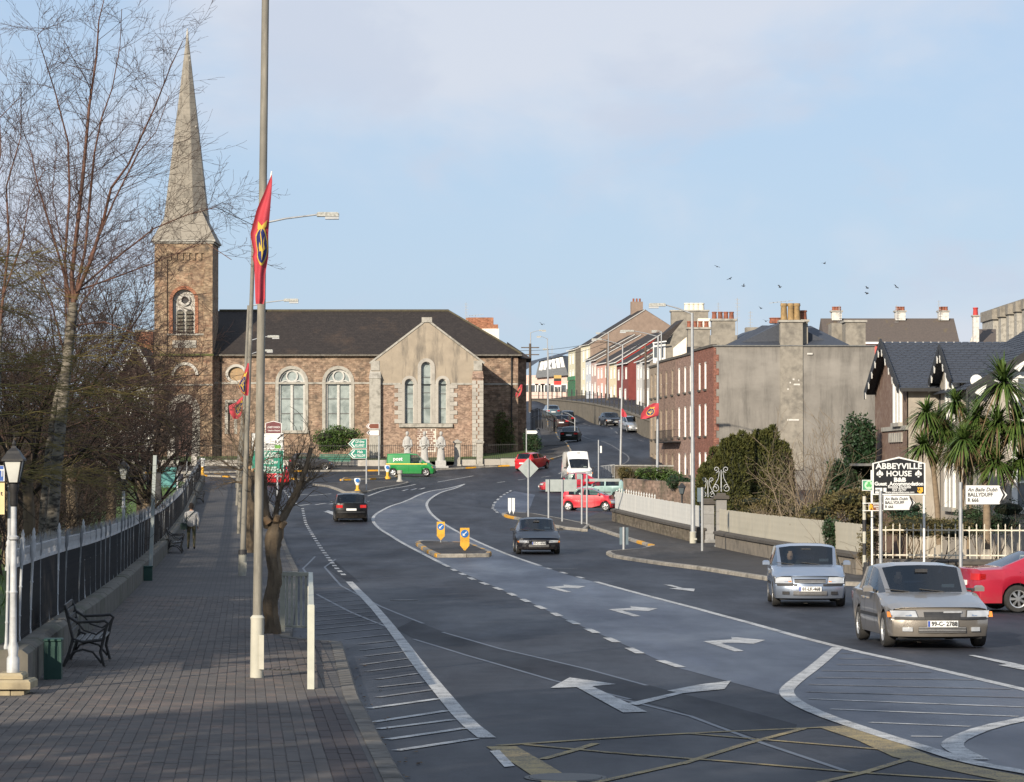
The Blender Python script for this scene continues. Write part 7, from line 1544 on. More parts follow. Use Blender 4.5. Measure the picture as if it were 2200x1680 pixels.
th=thing('end_pier','small white capped pier at the far end of the park railing','pier',G(409,1040));MB().bev(-.45,.45,-.45,.45,0,.75,.02).build('shaft',m_limew,th);MB().bev(-.62,.62,-.6,.6,.75,.95,.03).build('cap',m_limew,th)
# benches
m_bslat=M('bench_slat',(.035,.038,.036),(.05,.052,.05),7,.45,.1)
def bench(label,px,py):
    g_=G(px,py);d=Vector((-.0914,1,0)).normalized();th=thing('bench',label,'bench',(g_.x,g_.y+.9,hz(g_.x,g_.y+.9)+PT),math.atan2(d.y,d.x) ,'cast iron benches along the park railing')
    # local x along the bench, -y to the front
    for s in (-.88,.88):
        e=MB();e.tube([(s,-.42,0),(s,-.36,.22),(s,-.40,.40),(s,-.44,.58),(s,-.47,.64),(s,-.42,.68),(s,-.32,.67),(s,-.02,.66),(s,.10,.74),(s,.16,.90)],.022,6);e.build('arm_frame',m_iron,th,40)
        MB().tube([(s,-.40,.40),(s,-.1,.37),(s,.04,.42),(s,.16,.90)],.022,6).build('back_frame',m_iron,th,40);MB().tube([(s,.18,0),(s,.10,.2),(s,.04,.42)],.022,6).build('back_leg',m_iron,th,40)
        MB().tube([(s,-.38,.06),(s,-.25,.22),(s,-.1,.26),(s,.04,.22),(s,.15,.06)],.016,6).build('brace',m_iron,th,40);MB().tube([(s,-.44,.58),(s,-.30,.48),(s,-.12,.54),(s,-.02,.66)],.014,6).build('scroll',m_iron,th,40)
    for k in range(5): y_=-.38+k*.095;MB().bev(-.88,.88,y_-.035,y_+.035,.40-.01*k,.425-.01*k,.008).build('seat_slat',m_bslat,th)
    for k in range(5): f_=k/4;y_,z_=.06+f_*.10,.50+f_*.38;MB().bar((-.88,y_,z_),(.88,y_,z_),.025,.07).build('back_slat',m_bslat,th)
bench('nearest black iron bench beside the dark green box',150,1452);bench('middle black bench behind the walking person',362,1196);bench('farthest black bench near the end of the railing',419,1086)
g_=P(720,1004,247);th=thing('green_bench','long green slatted bench by the church railing','bench',(g_.x,246.9,hz(g_.x,246.9)+.1),0);m_gb=M('bench_green',(.02,.13,.09),None,6,.6)
for k in range(4): MB().box(-1.3,1.3,-.1+.0*k,-.06,.5+k*.15,.6+k*.15).build('back_slat',m_gb,th)
for k in range(3): MB().box(-1.3,1.3,-.5+k*.14,-.4+k*.14,.42,.46).build('seat_slat',m_gb,th)
for s in (-1.1,0,1.1): MB().box(s-.04,s+.04,-.5,-.04,0,.42).build('leg',m_iron,th);MB().box(s-.04,s+.04,-.06,-.02,0,1.05).build('leg',m_iron,th)
# guard rail round the planted corner
gr=thing('guard_rail','pale grey pedestrian guard rail around the pollarded tree corner','railing',G(668,1502));m_gr=M('guard_rail_grey',(.48,.48,.40),(.40,.40,.34),5,.55,.1)
n_,f0,f1=G(668,1502),G(667,1374),G(607,1372)
def grail(a,b,nm=3,top=1.06):
    za,zb=a.z+PT,b.z+PT
    wpart(MB().bar((a.x,a.y,za+top),(b.x,b.y,zb+top),.075),'top_rail',m_gr,gr);wpart(MB().bar((a.x,a.y,za+.10),(b.x,b.y,zb+.10),.04),'bottom_rail',m_gr,gr)
    for i in range(1,nm): q=a.lerp(b,i/nm);wpart(MB().bar((q.x,q.y,q.z+PT+.1),(q.x,q.y,q.z+PT+top),.04),'bar',m_gr,gr)
for q in (n_,f0,f1,n_.lerp(f0,.5)): wpart(MB().box(q.x-.045,q.x+.045,q.y-.04,q.y+.04,q.z,q.z+PT+1.09),'post',m_gr,gr)
grail(n_,n_.lerp(f0,.5),16);grail(n_.lerp(f0,.5),f0,16);grail(f1,f0,6)

# ---- fences, garden walls on the right
m_fw=M('fence_white',(.44,.41,.335),(.36,.335,.27),6,.7,.1,dirt=((.30,.24,.16),3.5,.56,.76,(1,1,.5)));m_fw1=M('fence_white_clean',(.56,.555,.525),(.47,.465,.44),6,.7,.1,dirt=((.34,.33,.3),3,.58,.8));m_gw=rubble('garden_wall_rubble',[(.15,.125,.095),(.19,.16,.125),(.12,.10,.075),(.16,.14,.10)],(.20,.18,.15),.35,.16,((.07,.075,.04),.9,.55,.75));m_cop=M('wall_coping',(.085,.075,.065),(.06,.054,.047),4,.9,.3)
m_gw2=M('rendered_garden_wall',(.21,.18,.145),(.165,.145,.118),3,.9,.3,dirt=((.09,.082,.07),1.5,.5,.75))
def run_fence(label,wlabel,a,b,wall_h,wall_m,fh,mat,bw,solid=True):
    L0=(b-a).length;d=(b-a)/L0;nrm=Vector((d.y,-d.x));za=hz(a.x,a.y)
    wt=thing('garden_wall',wlabel,'wall',(a.x,a.y,za));n=max(1,int(L0/2))
    for i in range(n):
        p,q=a.lerp(b,i/n),a.lerp(b,(i+1)/n);z0,z1=hz(p.x,p.y),hz(q.x,q.y);vs=[]
        for u,z in ((p,z0),(q,z1)):
            for o_,dz in ((-.18,-.5),(-.18,wall_h),(.18,wall_h),(.18,-.5)): vs.append((u.x+nrm.x*o_,u.y+nrm.y*o_,z+dz))
        wpart(MB().add(vs,[(0,1,5,4),(1,2,6,5),(2,3,7,6),(3,2,1,0),(4,5,6,7)]),'wall_section',wall_m,wt);vs=[]
        for u,z in ((p+d*.01,z0),(q-d*.01,z1)):
            for o_,dz in ((-.26,wall_h+.003),(-.26,wall_h+.10),(0,wall_h+.16),(.26,wall_h+.10),(.26,wall_h+.003)): vs.append((u.x+nrm.x*o_,u.y+nrm.y*o_,z+dz))
        wpart(MB().add(vs,[(k,k+1,k+6,k+5) for k in range(4)]+[(4,3,2,1,0),(5,6,7,8,9),(0,5,9,4)]),'coping',m_cop,wt)
    if not label: return
    ft=thing('white_fence',label,'fence',(a.x,a.y,za+wall_h));m_=int(L0/bw)
    bm_=MB().box(-bw*.47,bw*.47,-.012,.012,.14,fh).mesh('fence_board',mat) if solid else None;rot=math.atan2(d.y,d.x)
    for i in range(m_):
        p=a.lerp(b,(i+.5)/m_);z=hz(p.x,p.y)+wall_h;o=obj('board',bm_,ft,(p.x-a.x,p.y-a.y,z-za-wall_h+random.uniform(-.012,.012)));o.rotation_euler=(0,0,rot+random.uniform(-.03,.03))
    for hh in (.25,fh-.13):
        for i in range(n):
            p,q=a.lerp(b,i/n),a.lerp(b,(i+1)/n);off=nrm*.03;wpart(MB().bar((p.x-off.x,p.y-off.y,hz(p.x,p.y)+wall_h+hh),(q.x-off.x,q.y-off.y,hz(q.x,q.y)+wall_h+hh),.04,.06),'rail',mat,ft)
f1a,f1b=G(1322,1124).xy,G(1504,1172).xy;f2a,f2b=G(1546,1181).xy,G(1852,1243).xy
run_fence('white boarded fence left of the gate piers, by the side road','stone wall with dark coping under the left white fence',f1a,f1b,.62,m_gw,1.02,m_fw1,.20);run_fence('weathered cream boarded fence right of the gate piers, with ivy','rendered wall with dark coping under the weathered cream fence',f2a,f2b,.62,m_gw2,1.0,m_fw,.20)
sk_f=[x for x in C.objects if x.get('label','').startswith('white boarded fence left')][0]
spk=MB().lathe([(.03,0),(.03,.10),(.055,.13),(.03,.16),(.004,.24)],6).mesh('spike',m_fw1)
for i in range(15): p=f1a.lerp(f1b,.06+i*.033);obj('spike',spk,sk_f,(p.x-f1a.x,p.y-f1a.y,hz(p.x,p.y)-hz(*f1a)+1.0))
f3a,f3b=f2b+Vector((.25,-.4)),Vector((24,84.5));run_fence(None,'low stone wall under the open white railing at the right',f3a,f3b,.45,m_gw2,1,m_fw,.2)
fr=thing('picket_railing','rusty white open iron railing before the palms','railing',(f3a.x,f3a.y,hz(f3a.x,f3a.y)));m_rust=M('railing_rusty_white',(.58,.54,.44),(.50,.46,.37),9,.6,.1,dirt=((.20,.10,.045),12,.56,.70));pk_=MB().lathe([(.016,0),(.016,.84),(.028,.85),(.028,.88),(.016,.89),(.018,.94),(.026,.97),(.008,1.03)],7).mesh('picket',m_rust,40);z0=.62;L0=(f3b-f3a).length;n=int(L0/.205)
for i in range(n+1):
    p=f3a.lerp(f3b,i/n);o=obj('picket',pk_,fr,(p.x-f3a.x,p.y-f3a.y,hz(p.x,p.y)+z0-fr.location.z));o.scale=(1.0 if i else 2.0,1.0 if i else 2.0,[1,1,.93,1,1,.88][i % 6] if i else 1.05);o.rotation_euler=(random.uniform(-.02,.02),random.uniform(-.02,.02),0)
for hh in (.10,.84): wpart(MB().bar((f3a.x,f3a.y,hz(*f3a)+z0+hh),(f3b.x,f3b.y,hz(*f3b)+z0+hh),.02,.04),'rail',m_rust,fr)
# gate piers with iron scrolls
def scroll_pier(label,px0,px1,pyt,pyb,Y,zscr):
    a,b=cX(px0,Y),cX(px1,Y);g_=Vector(((a+b)/2,Y,cZ(pyb,Y)));th=thing('gate_pier',label,'gate pier',g_);w=b-a;H_=cZ(pyt,Y)-g_.z
    n=4
    for i in range(n): MB().bev(-w/2,w/2,-w/2,w/2,H_*i/n+(.004 if i else -.3),H_*(i+1)/n-.004,.015).build('ashlar_block',m_pierg,th)
    MB().bev(-w/2-.10,w/2+.10,-w/2-.10,w/2+.10,H_,H_+.14,.03).build('cap',m_cop,th);MB().bev(-w/2+.02,w/2-.02,-w/2+.02,w/2-.02,H_+.14,H_+.24,.04).build('cap_top',m_cop,th);MB().bev(-w/2-.06,w/2+.06,-w/2-.06,w/2+.06,-.25,.18,.03).build('base',m_pierg,th)
    z0=H_+.24;sc_=zscr
    def spiral(cx,cz,r,a0,turns,sgn,n=14): return [(cx+r*(1-.75*i/n)*math.cos(a0+sgn*turns*2*PI*i/n),0,cz+r*(1-.75*i/n)*math.sin(a0+sgn*turns*2*PI*i/n)) for i in range(n+1)]
    for s in (-1,1):
        for (cx,cz,r,a0,tr_,sg) in ((.20,.16,.14,PI/2,1.3,1),(.17,.82,.11,-PI/2,1.2,-1)): MB().tube([(s*x*sc_,0,z0+z*sc_) for x,_,z in spiral(cx,cz,r,a0,tr_,sg)],.014,5).build('scroll',m_rwhite,th,40)
        MB().tube([(s*.2*sc_,0,z0+.30*sc_),(s*.28*sc_,0,z0+.18*sc_),(s*.10*sc_,0,z0+.5*sc_),(s*.06*sc_,0,z0+.75*sc_),(s*.17*sc_,0,z0+.71*sc_)],.014,5).build('stem',m_rwhite,th,40)
    for f_ in (-1,1): MB().tube([(0,f_*.2*sc_,z0+.05),(0,f_*.14*sc_,z0+.35*sc_),(0,f_*.03*sc_,z0+.8*sc_)],.012,5).build('stem',m_rwhite,th,40)
m_pierg=rnd_stone('pier_limestone',(.30,.295,.285),(.23,.225,.215))
scroll_pier('left grey gate pier with white iron scrollwork on top',1508,1533,1083,1168,122,.95);scroll_pier('right grey gate pier with larger white iron scrollwork on top',1538,1560,1072,1180,117,1.15)
# black lamp behind the left white fence
g_=P(1465,1108,140);th=thing('garden_lamp','black lantern on a short post behind the left white fence','lamp',g_);t_=P(1465,1040,140);MB().lathe([(.05,-.6),(.05,1.0),(.09,1.05)],8).build('post',m_iron,th);MB().lathe([(.10,1.05),(.17,1.35)],6).build('lantern',M('lantern_dull',(.10,.12,.13),None,5,.2),th);MB().lathe([(.22,1.35),(.08,1.5),(.02,1.58)],6).build('roof',m_iron,th)
# rubble wall behind the side road, with the low wall and rail by the hill foot
m_pinkr=rubble('pink_rubble',[(.26,.18,.14),(.33,.24,.19),(.19,.14,.11),(.24,.19,.15)],(.15,.12,.10),.55,.20,((.10,.09,.06),.8,.55,.75))
def plain_wall(label,pts,h,mat,th_=.4,cop=None,name='stone_wall'):
    w=thing(name,label,'wall',(pts[0][0],pts[0][1],pts[0][2])); 
    for a,b in zip(pts[:-1],pts[1:]):
        d=Vector((b[0]-a[0],b[1]-a[1])).normalized();n_=Vector((d.y,-d.x))*th_/2;vs=[]
        for u in (a,b):
            for o_,dz in ((-1,-1.2),(-1,h),(1,h),(1,-1.2)): vs.append((u[0]+n_.x*o_,u[1]+n_.y*o_,u[2]+dz))
        wpart(MB().add(vs,[(0,1,5,4),(1,2,6,5),(2,3,7,6),(3,2,1,0),(4,5,6,7)]),'wall_section',mat,w)
        if cop: 
            vs=[(x*1.0,y,z) for x,y,z in vs];wpart(MB().bar((a[0],a[1],a[2]+h+.05),(b[0],b[1],b[2]+h+.05),th_+.12,.1),'coping',cop,w)
    return w
plain_wall('pinkish rubble wall behind the parked cars, shrubs on top',[(cX(1345,196),196,cZ(1084,196)),(cX(1420,188),188,cZ(1092,188)),(cX(1520,178),178,cZ(1100,178)),(cX(1580,172),172,cZ(1104,172))],1.75,m_pinkr)
plain_wall('low stone wall at the foot of the hill road',[(cX(1318,226),226,cZ(1024,226)),(cX(1360,222),222,cZ(1024,222)),(cX(1440,212),212,cZ(1026,212))],.8,m_gw,.4,m_lime)
th=thing('grey_railing','short grey guard railing beside the white van','railing',(cX(1272,226),226,cZ(1030,226)))
a,b=Vector((cX(1268,227),227,cZ(1032,227))),Vector((cX(1320,225),225,cZ(1026,225)))
for dz in (.1,1.0): wpart(MB().bar(a+Vector((0,0,dz)),b+Vector((0,0,dz)),.05),'rail',m_galv,th)
for i in range(17): q=a.lerp(b,i/16);wpart(MB().bar(q+Vector((0,0,-.2)),q+Vector((0,0,1.0)),.03),'bar',m_galv,th)
# retaining wall and raised footpath below the painted houses
m_ret=M('retaining_wall',(.165,.142,.11),(.12,.105,.082),2.5,.9,.3,dirt=((.10,.09,.07),.8,.48,.75));tp=[(1140,858,400),(1172,858,385),(1210,861,368),(1248,865,350),(1278,870,336),(1309,876,322),(1345,886,306),(1374,896,292),(1398,906,281)]
rw=thing('retaining_wall','long grey retaining wall along the hill road below the painted houses','wall',P(1248,886,350));top_pts=[P(*q) for q in tp]
for a,b in zip(top_pts[:-1],top_pts[1:]):
    wpart(MB().add([(a.x,a.y,a.z-5),(b.x,b.y,b.z-5),b,a,(a.x+.4,a.y+.2,a.z),(b.x+.4,b.y+.2,b.z)],[(0,1,2,3),(3,2,5,4)]),'wall_section',m_ret,rw);wpart(MB().bar(a+Vector((.15,0,.06)),b+Vector((.15,0,.06)),.5,.14),'coping',m_ret,rw)
for px in (1238,1249): q=P(px,878,352);wpart(MB().box(q.x-.12,q.x+.12,q.y-4.0,q.y-3.9,q.z-1.0,q.z+1.0),'white_streak',m_wwhite,rw) if False else None
fp=MB();hp=[(1150,866,480),(1180,866,470),(1225,862,460),(1255,862,447),(1285,862,420),(1312,866,402),(1352,872,386),(1382,877,366),(1402,880,350)]
for (a,b),(c_,d) in zip(zip(top_pts[:-1],top_pts[1:]),zip(hp[:-1],hp[1:])): fp.quad(a+Vector((0,.05,-.02)),b+Vector((0,.05,-.02)),P(*d)+Vector((3,2,0)),P(*c_)+Vector((3,2,0)))
fp.build('raised_footpath',m_pave,kind='structure')
hr=thing('hill_railing','black post railing on top of the retaining wall below the painted houses','railing',top_pts[3]);n=28;pm=MB().bar((0,0,0),(0,0,1.5),.13).mesh('post',m_iron)
for i in range(n):
    f_=.06+.94*i/(n-1);k=min(len(top_pts)-2,int(f_*(len(top_pts)-1)));q=top_pts[k].lerp(top_pts[k+1],f_*(len(top_pts)-1)-k);obj('post',pm,hr,q+Vector((.15,.1,0))-hr.location)
for hh in (.5,1.1):
    for a,b in zip(top_pts[:-1],top_pts[1:]): wpart(MB().bar(a+Vector((.15,.1,hh)),b+Vector((.15,.1,hh)),.035),'rail',m_iron,hr)
lh=thing('hill_railing','black post railing on the left side of the hill road by the church','railing',P(1160,905,300));la,lb_=[P(1143,905,275),P(1160,905,292),P(1185,908,310),P(1203,912,318)],None;la=[(1141,893,268),(1155,888,285),(1172,893,296),(1188,901,300),(1198,909,296)]
LPt=[P(*q) for q in la]
for a,b in zip(LPt[:-1],LPt[1:]):
    for i in range(5): q=a.lerp(b,i/5);wpart(MB().bar(q+Vector((0,0,-1.4)),q+Vector((0,0,.5)),.09),'post',m_iron,lh)
    for hh in (-.2,.4): wpart(MB().bar(a+Vector((0,0,hh)),b+Vector((0,0,hh)),.04),'rail',m_iron,lh)
th=thing('barrier_frame','bent silver barrier frame on the hill footpath','railing',P(1213,915,270));q=[P(1206,905,272),P(1206,886,272),P(1220,888,268),P(1235,898,264),P(1235,926,264)];wpart(MB().tube(q,.04,6),'frame',m_galv,th,50);wpart(MB().tube([P(1206,897,272),P(1235,910,264)],.03,6),'middle_rail',m_galv,th,50)
# aerials and chimneys on the skyline
def aerial(label,px,py0,py1,Y,kind):
    a,b=P(px,py0,Y),P(px,py1,Y);th=thing('roof_aerial',label,'aerial',a,0,'television aerials on the skyline');wpart(MB().tube([a,b],.03,5),'mast',m_galv,th)
    if kind=='T': wpart(MB().bar(b+Vector((-.9,0,-.12)),b+Vector((.9,0,.10)),.04),'boom',m_galv,th);[wpart(MB().bar(b+Vector((x,-.3,.1*x)),b+Vector((x,.3,.1*x)),.03),'element',m_galv,th) for x in (-.6,-.3,0,.3,.6)]
    else:
        for k in range(7): z=-.15-k*.28;wpart(MB().bar(b+Vector((-.18,0,z)),b+Vector((.22,0,z)),.03),'element',m_galv,th)
for lab,px,a,b,Y,k in (('tall ladder aerial right of the red potted chimney',1584,760,640,232,'L'),('ladder aerial left of the end wall chimney',1612,705,668,250,'L'),('T shaped aerial above the end wall chimney',1678,700,648,222,'T'),('aerial beside the white terrace chimney',1543,680,650,305,'L'),('aerial on the left white chimney of the long roof',1803,684,655,313,'L'),('aerial on the middle white chimney of the long roof',1926,684,655,313,'L'),('aerial on the right white chimney of the long roof',2017,684,645,313,'L'),('aerial on the brick chimney behind the church',1001,690,650,301,'L'),('T shaped aerial behind the church roof',1021,700,677,302,'T'),('aerial above the pink building',1186,760,742,474,'L')): aerial(lab,px,a,b,Y,k)
# ================================================================ vegetation
def seg_mesh(name,segs,mat,n=3):
    A=np.array([(*s[0],*s[1],s[2],s[3]) for s in segs],np.float64);p,q,r0,r1=A[:,0:3],A[:,3:6],A[:,6],A[:,7];d=q-p;d /= np.linalg.norm(d,axis=1)[:,None]+1e-9
    ref=np.where(np.abs(d[:,2:3]) >.9,np.array([[1.,0,0]]),np.array([[0,0,1.]]));a=np.cross(d,ref);a /= np.linalg.norm(a,axis=1)[:,None]+1e-9;b=np.cross(d,a);V=[]
    for k in range(n):
        c,s=math.cos(2*PI*k/n),math.sin(2*PI*k/n);V.append(p+(a*c+b*s)*r0[:,None])
    for k in range(n):
        c,s=math.cos(2*PI*k/n),math.sin(2*PI*k/n);V.append(q+(a*c+b*s)*r1[:,None])
    m=len(A);V=np.stack(V,1).reshape(-1,3);o=np.arange(m)*2*n;Fq=np.concatenate([np.stack([o+k,o+(k+1) % n,o+n+(k+1) % n,o+n+k],1) for k in range(n)])
    return npmesh(name,V,Fq,mat,n >3)
def grow(segs,p,d,L,r,lv,mx,rd,kids,spread=.75,up=.06,wander=.16,ratio=.62,minr=.004,n=4):
    p=Vector(p);d=Vector(d).normalized();st=L/n
    for i in range(n):
        d=(d+Vector((rd.gauss(0,wander),rd.gauss(0,wander),rd.gauss(0,wander)+up))).normalized();q=p+d*st;ra,rb=max(minr,r*(1-.75*i/n)),max(minr*.8,r*(1-.75*(i+1)/n));segs.append((tuple(p),tuple(q),ra,rb));p=q
        if lv <mx:
            for _ in range(kids[lv] // n+(1 if rd.random() <(kids[lv] % n)/n else 0)):
                ax=Vector((rd.gauss(0,1),rd.gauss(0,1),rd.gauss(0,1))).cross(d).normalized();e=(d+ax*spread*rd.uniform(.7,1.4)).normalized();grow(segs,p,e,L*ratio*rd.uniform(.7,1.15)*(1-.25*i/n),rb*.62,lv+1,mx,rd,kids,spread,up,wander,ratio,minr,3)
def leaf_arr(pts,rd,size,asp=.5,up=None,droop=0.0):
    pts=np.asarray(pts);m=len(pts);d=rd.normal(size=(m,3))
    if up is not None: d=d*.55+np.array(up)
    d /= np.linalg.norm(d,axis=1)[:,None];r=rd.normal(size=(m,3));a=np.cross(d,r);a /= np.linalg.norm(a,axis=1)[:,None];s=size*rd.uniform(.6,1.4,(m,1));u,v=d*s,a*s*asp
    V=np.stack([pts-v*.4,pts+u*.5+v*-.5,pts+u,pts+u*.5+v*.5],1).reshape(-1,3);return V,np.arange(m*4).reshape(-1,4)
def foliage(name,c,c2,rough=.75):
    if name in bpy.data.materials: return bpy.data.materials[name]
    t=NT(name);t.col(t.mix(t.ramp(t.noise(2.2,4),.35,.68),c,c2));t.set(rough=rough,spec=.3);t.b.inputs['Subsurface Weight'].default_value=0;return t.m
m_twig=M('twig_brown',(.066,.036,.027),(.043,.025,.02),3,.9);m_twigd=M('twig_dark',(.038,.026,.019),(.026,.018,.013),3,.9);m_twigy=M('twig_willow',(.22,.17,.045),(.15,.115,.035),3,.9);m_twigp=M('twig_pale',(.24,.19,.13),(.17,.135,.095),3,.9)
m_bark=M('bark',(.16,.12,.078),(.095,.072,.05),9,.95,1.0,stretch=(1,1,.25));m_birch=M('birch_bark',(.20,.175,.14),(.11,.095,.075),3,.9,.3,dirt=((.035,.03,.025),5,.46,.58,(1,1,2.5)))
m_copper=M('birch_stem',(.125,.056,.036),(.075,.04,.028),4,.7,.2)
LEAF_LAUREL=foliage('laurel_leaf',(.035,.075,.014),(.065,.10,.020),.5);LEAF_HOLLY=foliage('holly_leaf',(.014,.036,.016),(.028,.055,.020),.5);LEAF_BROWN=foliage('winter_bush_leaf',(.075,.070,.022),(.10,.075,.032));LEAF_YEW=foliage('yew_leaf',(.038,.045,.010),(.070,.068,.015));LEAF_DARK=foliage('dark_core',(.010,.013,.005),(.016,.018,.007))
def tree_thing(name,label,g_,group=None): return thing(name,label,'tree',g_,0,group)
def add_segs(th,nm,segs,mat,n=3,kind=None): return obj(nm,seg_mesh(nm,segs,mat,n),th,lp(th),kind)
# tall birch with copper stems before the spire
def birch(label,stems,Y,trunk,seed,twig=.0038,dens=1.0):
    rd=random.Random(seed);g_=P(*trunk[0][:2],Y);th=tree_thing('birch_tree',label,g_,'birches in the park');tp_=[P(x,y,Y) for x,y,w in trunk];ws=[w*Y/F/2 for x,y,w in trunk]
    o=obj('trunk',MB().tube(tp_,ws,10).mesh('trunk',m_birch,60),th,lp(th));sg=[];tw=[]
    for st,w in stems:
        pts=[P(x,y,Y) for x,y in st]; 
        for i,p in enumerate(pts): p.y+=(i/len(pts))*rd.uniform(-1.6,1.6) if i else 0
        n=len(pts);rr_=[max(.009,w*.62*(1-.9*i/(n-1))) for i in range(n)]
        for i in range(n-1): sg.append((tuple(pts[i]),tuple(pts[i+1]),rr_[i],rr_[i+1]))
        for i in range(n-1):
            L_=(pts[i+1]-pts[i]).length
            for k in range(max(1,int(L_*4.4*dens))):
                f_=rd.random();p=pts[i].lerp(pts[i+1],f_);dd=(pts[i+1]-pts[i]).normalized();ax=Vector((rd.gauss(0,1),rd.gauss(0,1),0)).normalized();h=(i+f_)/(n-1)
                grow(tw,p,dd*rd.uniform(.2,.9)+ax*.9+Vector((0,0,.15)),rd.uniform(1.2,3.3)*(1-.55*h),rr_[i]*.20+.004,0,2,rd,[5,4,0],.6,.015,.13,.5,twig)
    add_segs(th,'stems',sg,m_copper,7);add_segs(th,'crown',tw,m_twig,3,'stuff');return th
birch('tall birch with pale trunk and copper stems in front of the spire',[([(158,650),(153,598),(176,374),(187,224),(198,110),(206,37),(216,-40)],.11),([(158,650),(175,610),(198,560),(221,468),(239,404),(269,348),(329,228),(374,150),(402,100)],.10),([(160,640),(182,540),(188,430),(205,330),(212,250),(232,180),(250,90),(262,20)],.07),
      ([(150,690),(140,560),(150,420),(140,300),(118,200),(95,90),(80,40)],.07),([(170,620),(240,560),(330,490),(400,460),(470,450),(540,480)],.045),([(165,625),(260,590),(350,560),(440,520),(500,560)],.04),([(155,700),(220,690),(300,720),(350,760)],.04),([(152,640),(120,520),(85,400),(60,320),(40,240)],.06),([(190,560),(245,430),(300,330),(330,280),(360,200)],.05)],75,[(102,1290,30),(112,1130,27),(122,1000,25),(136,860,23),(146,760,22),(158,650,21)],5)
birch('slender birch behind the tall one, its trunk half hidden by twigs',[([(135,800),(143,700),(140,560),(120,420),(112,300)],.06),([(138,760),(110,650),(70,540),(40,470)],.05),([(140,720),(180,640),(230,560),(262,470)],.05)],84,[(84,1250,16),(92,1100,15),(105,960,14),(120,860,12),(135,800,11)],9)
birch('young birch at the far left edge of the picture',[([(0,700),(20,520),(10,400),(40,290),(60,200)],.06),([(0,700),(-25,500),(5,330),(-5,250),(30,200)],.05),([(5,640),(50,520),(70,430),(90,360)],.04)],66,[(-20,1300,18),(-12,1000,16),(0,700,12)],12)
# dense bare trees and thicket of the park
proto={}
def bare(label,px,foot,Y,H,seed,mat=None,kids=(8,8,7,5),lean=0,name='bare_tree',spread=.85,trunk_r=None,lowfork=.22):
    g_=P(px,foot,Y);g_.z=hz(g_.x,Y);th=tree_thing(name,label,g_,'bare trees in the park');rd=random.Random(seed);sg=[];tr_=trunk_r or H*.018
    t_=MB().tube([(0,0,-.3),(rd.uniform(-.1,.1)+lean*.5,0,H*.12),(lean,rd.uniform(-.2,.2),H*lowfork*1.3)],[tr_*1.25,tr_,tr_*.8],8).build('trunk',m_bark,th,60)
    for k in range(7):
        a_=2*PI*k/7+rd.uniform(-.4,.4);grow(sg,(lean*.9,0,H*lowfork*rd.uniform(.75,1.25)),(math.cos(a_)*.55,math.sin(a_)*.55,rd.uniform(.5,1.1)),H*rd.uniform(.34,.50),tr_*.42,0,3,rd,kids,spread,.035,.17,.56,.006)
    me=seg_mesh('crown',sg,mat or m_twig,3);obj('crown',me,th,kind='stuff');return th
bare('dense brown tree filling the left edge behind the birches',25,1180,96,15,21,kids=(10,10,9,7));bare('broad brown tree behind the tall birch trunk',150,1160,112,13.0,22,kids=(9,9,8,6));bare('brown tree before the white gabled house',235,1120,128,12.0,23,m_twigd,(9,8,8,6));bare('smaller bare tree standing left of the church door',300,1110,150,10.5,24,m_twigd,(8,8,8,5));bare('dark bare tree with a curved trunk above the lawn',288,1165,100,6.6,25,m_twigd,(7,7,6,4),lean=.5,trunk_r=.16,lowfork=.3);bare('low brown tree between the birch trunks',60,1210,86,10.5,26,m_twigd,(10,10,9,7))
bare('bare tree near the railing end beside the teal box',330,1075,172,8.5,27,m_twigd,(6,6,6,4));bare('far bare tree rising behind the park thicket',190,1090,190,16,28)
# thicket: low tangle of dark stems, one mass nobody could count
rd=random.Random(31);sg=[]
for k in range(420):
    Y=rd.uniform(72,150);px=rd.uniform(-10,300+(Y-72)*.3);p=P(px,1000,Y);z=hz(p.x,Y)
    if p.x >XR(Y)-3.4 or px >235: continue
    grow(sg,(p.x,Y,z),(rd.uniform(-.5,.5),rd.uniform(-.5,.5),1),rd.uniform(2.0,4.8),.026,0,2,rd,[9,7,0],.8,.0,.2,.6,.008)
obj('thicket',seg_mesh('thicket',sg,m_twigd,3),kind='stuff');tag(bpy.data.objects['thicket'],'dark tangled winter thicket under the park trees','thicket')
# willow with long yellow twigs reaching in from the left edge
g_=P(-190,1330,62);g_.z=hz(g_.x,62);th=tree_thing('willow_tree','willow reaching in from the left with long yellow green twigs',g_);rd=random.Random(41);sg=[];MB().tube([(0,0,-.2),(.2,0,2),(.1,0,5)],[.3,.24,.15],9).build('trunk',m_bark,th,60)
for k in range(30):
    y0=rd.choice([560,600,650,760,800,830,850,880,900,925,940,960,985,1020,1040])+rd.gauss(0,14);L_=rd.uniform(220,400) if y0 >740 else rd.uniform(100,230);Yk=rd.uniform(54,66);pts=[];sl=rd.uniform(-.26,-.02)
    for i in range(15):
        f_=i/14;pts.append(P(-60+L_*f_+(rd.uniform(-2,2)),y0+L_*f_*sl+40*f_*f_+2.2*rd.gauss(0,1),Yk+1.5*f_))
    r0=rd.uniform(.010,.018)
    for i in range(14): sg.append((tuple(pts[i]),tuple(pts[i+1]),max(.005,r0*(1-i/15)),max(.005,r0*(1-(i+1)/15))))
    for i in range(2,14):
        for _ in range(1): d=(pts[i]-pts[i-1]).normalized();grow(sg,pts[i],d+Vector((0,rd.uniform(-.5,.5),rd.uniform(-.45,.35))),rd.uniform(.35,1.1),.006,0,1,rd,[4,0],.4,-.02,.08,.5,.004)
add_segs(th,'crown',sg,m_twigy,3,'stuff')
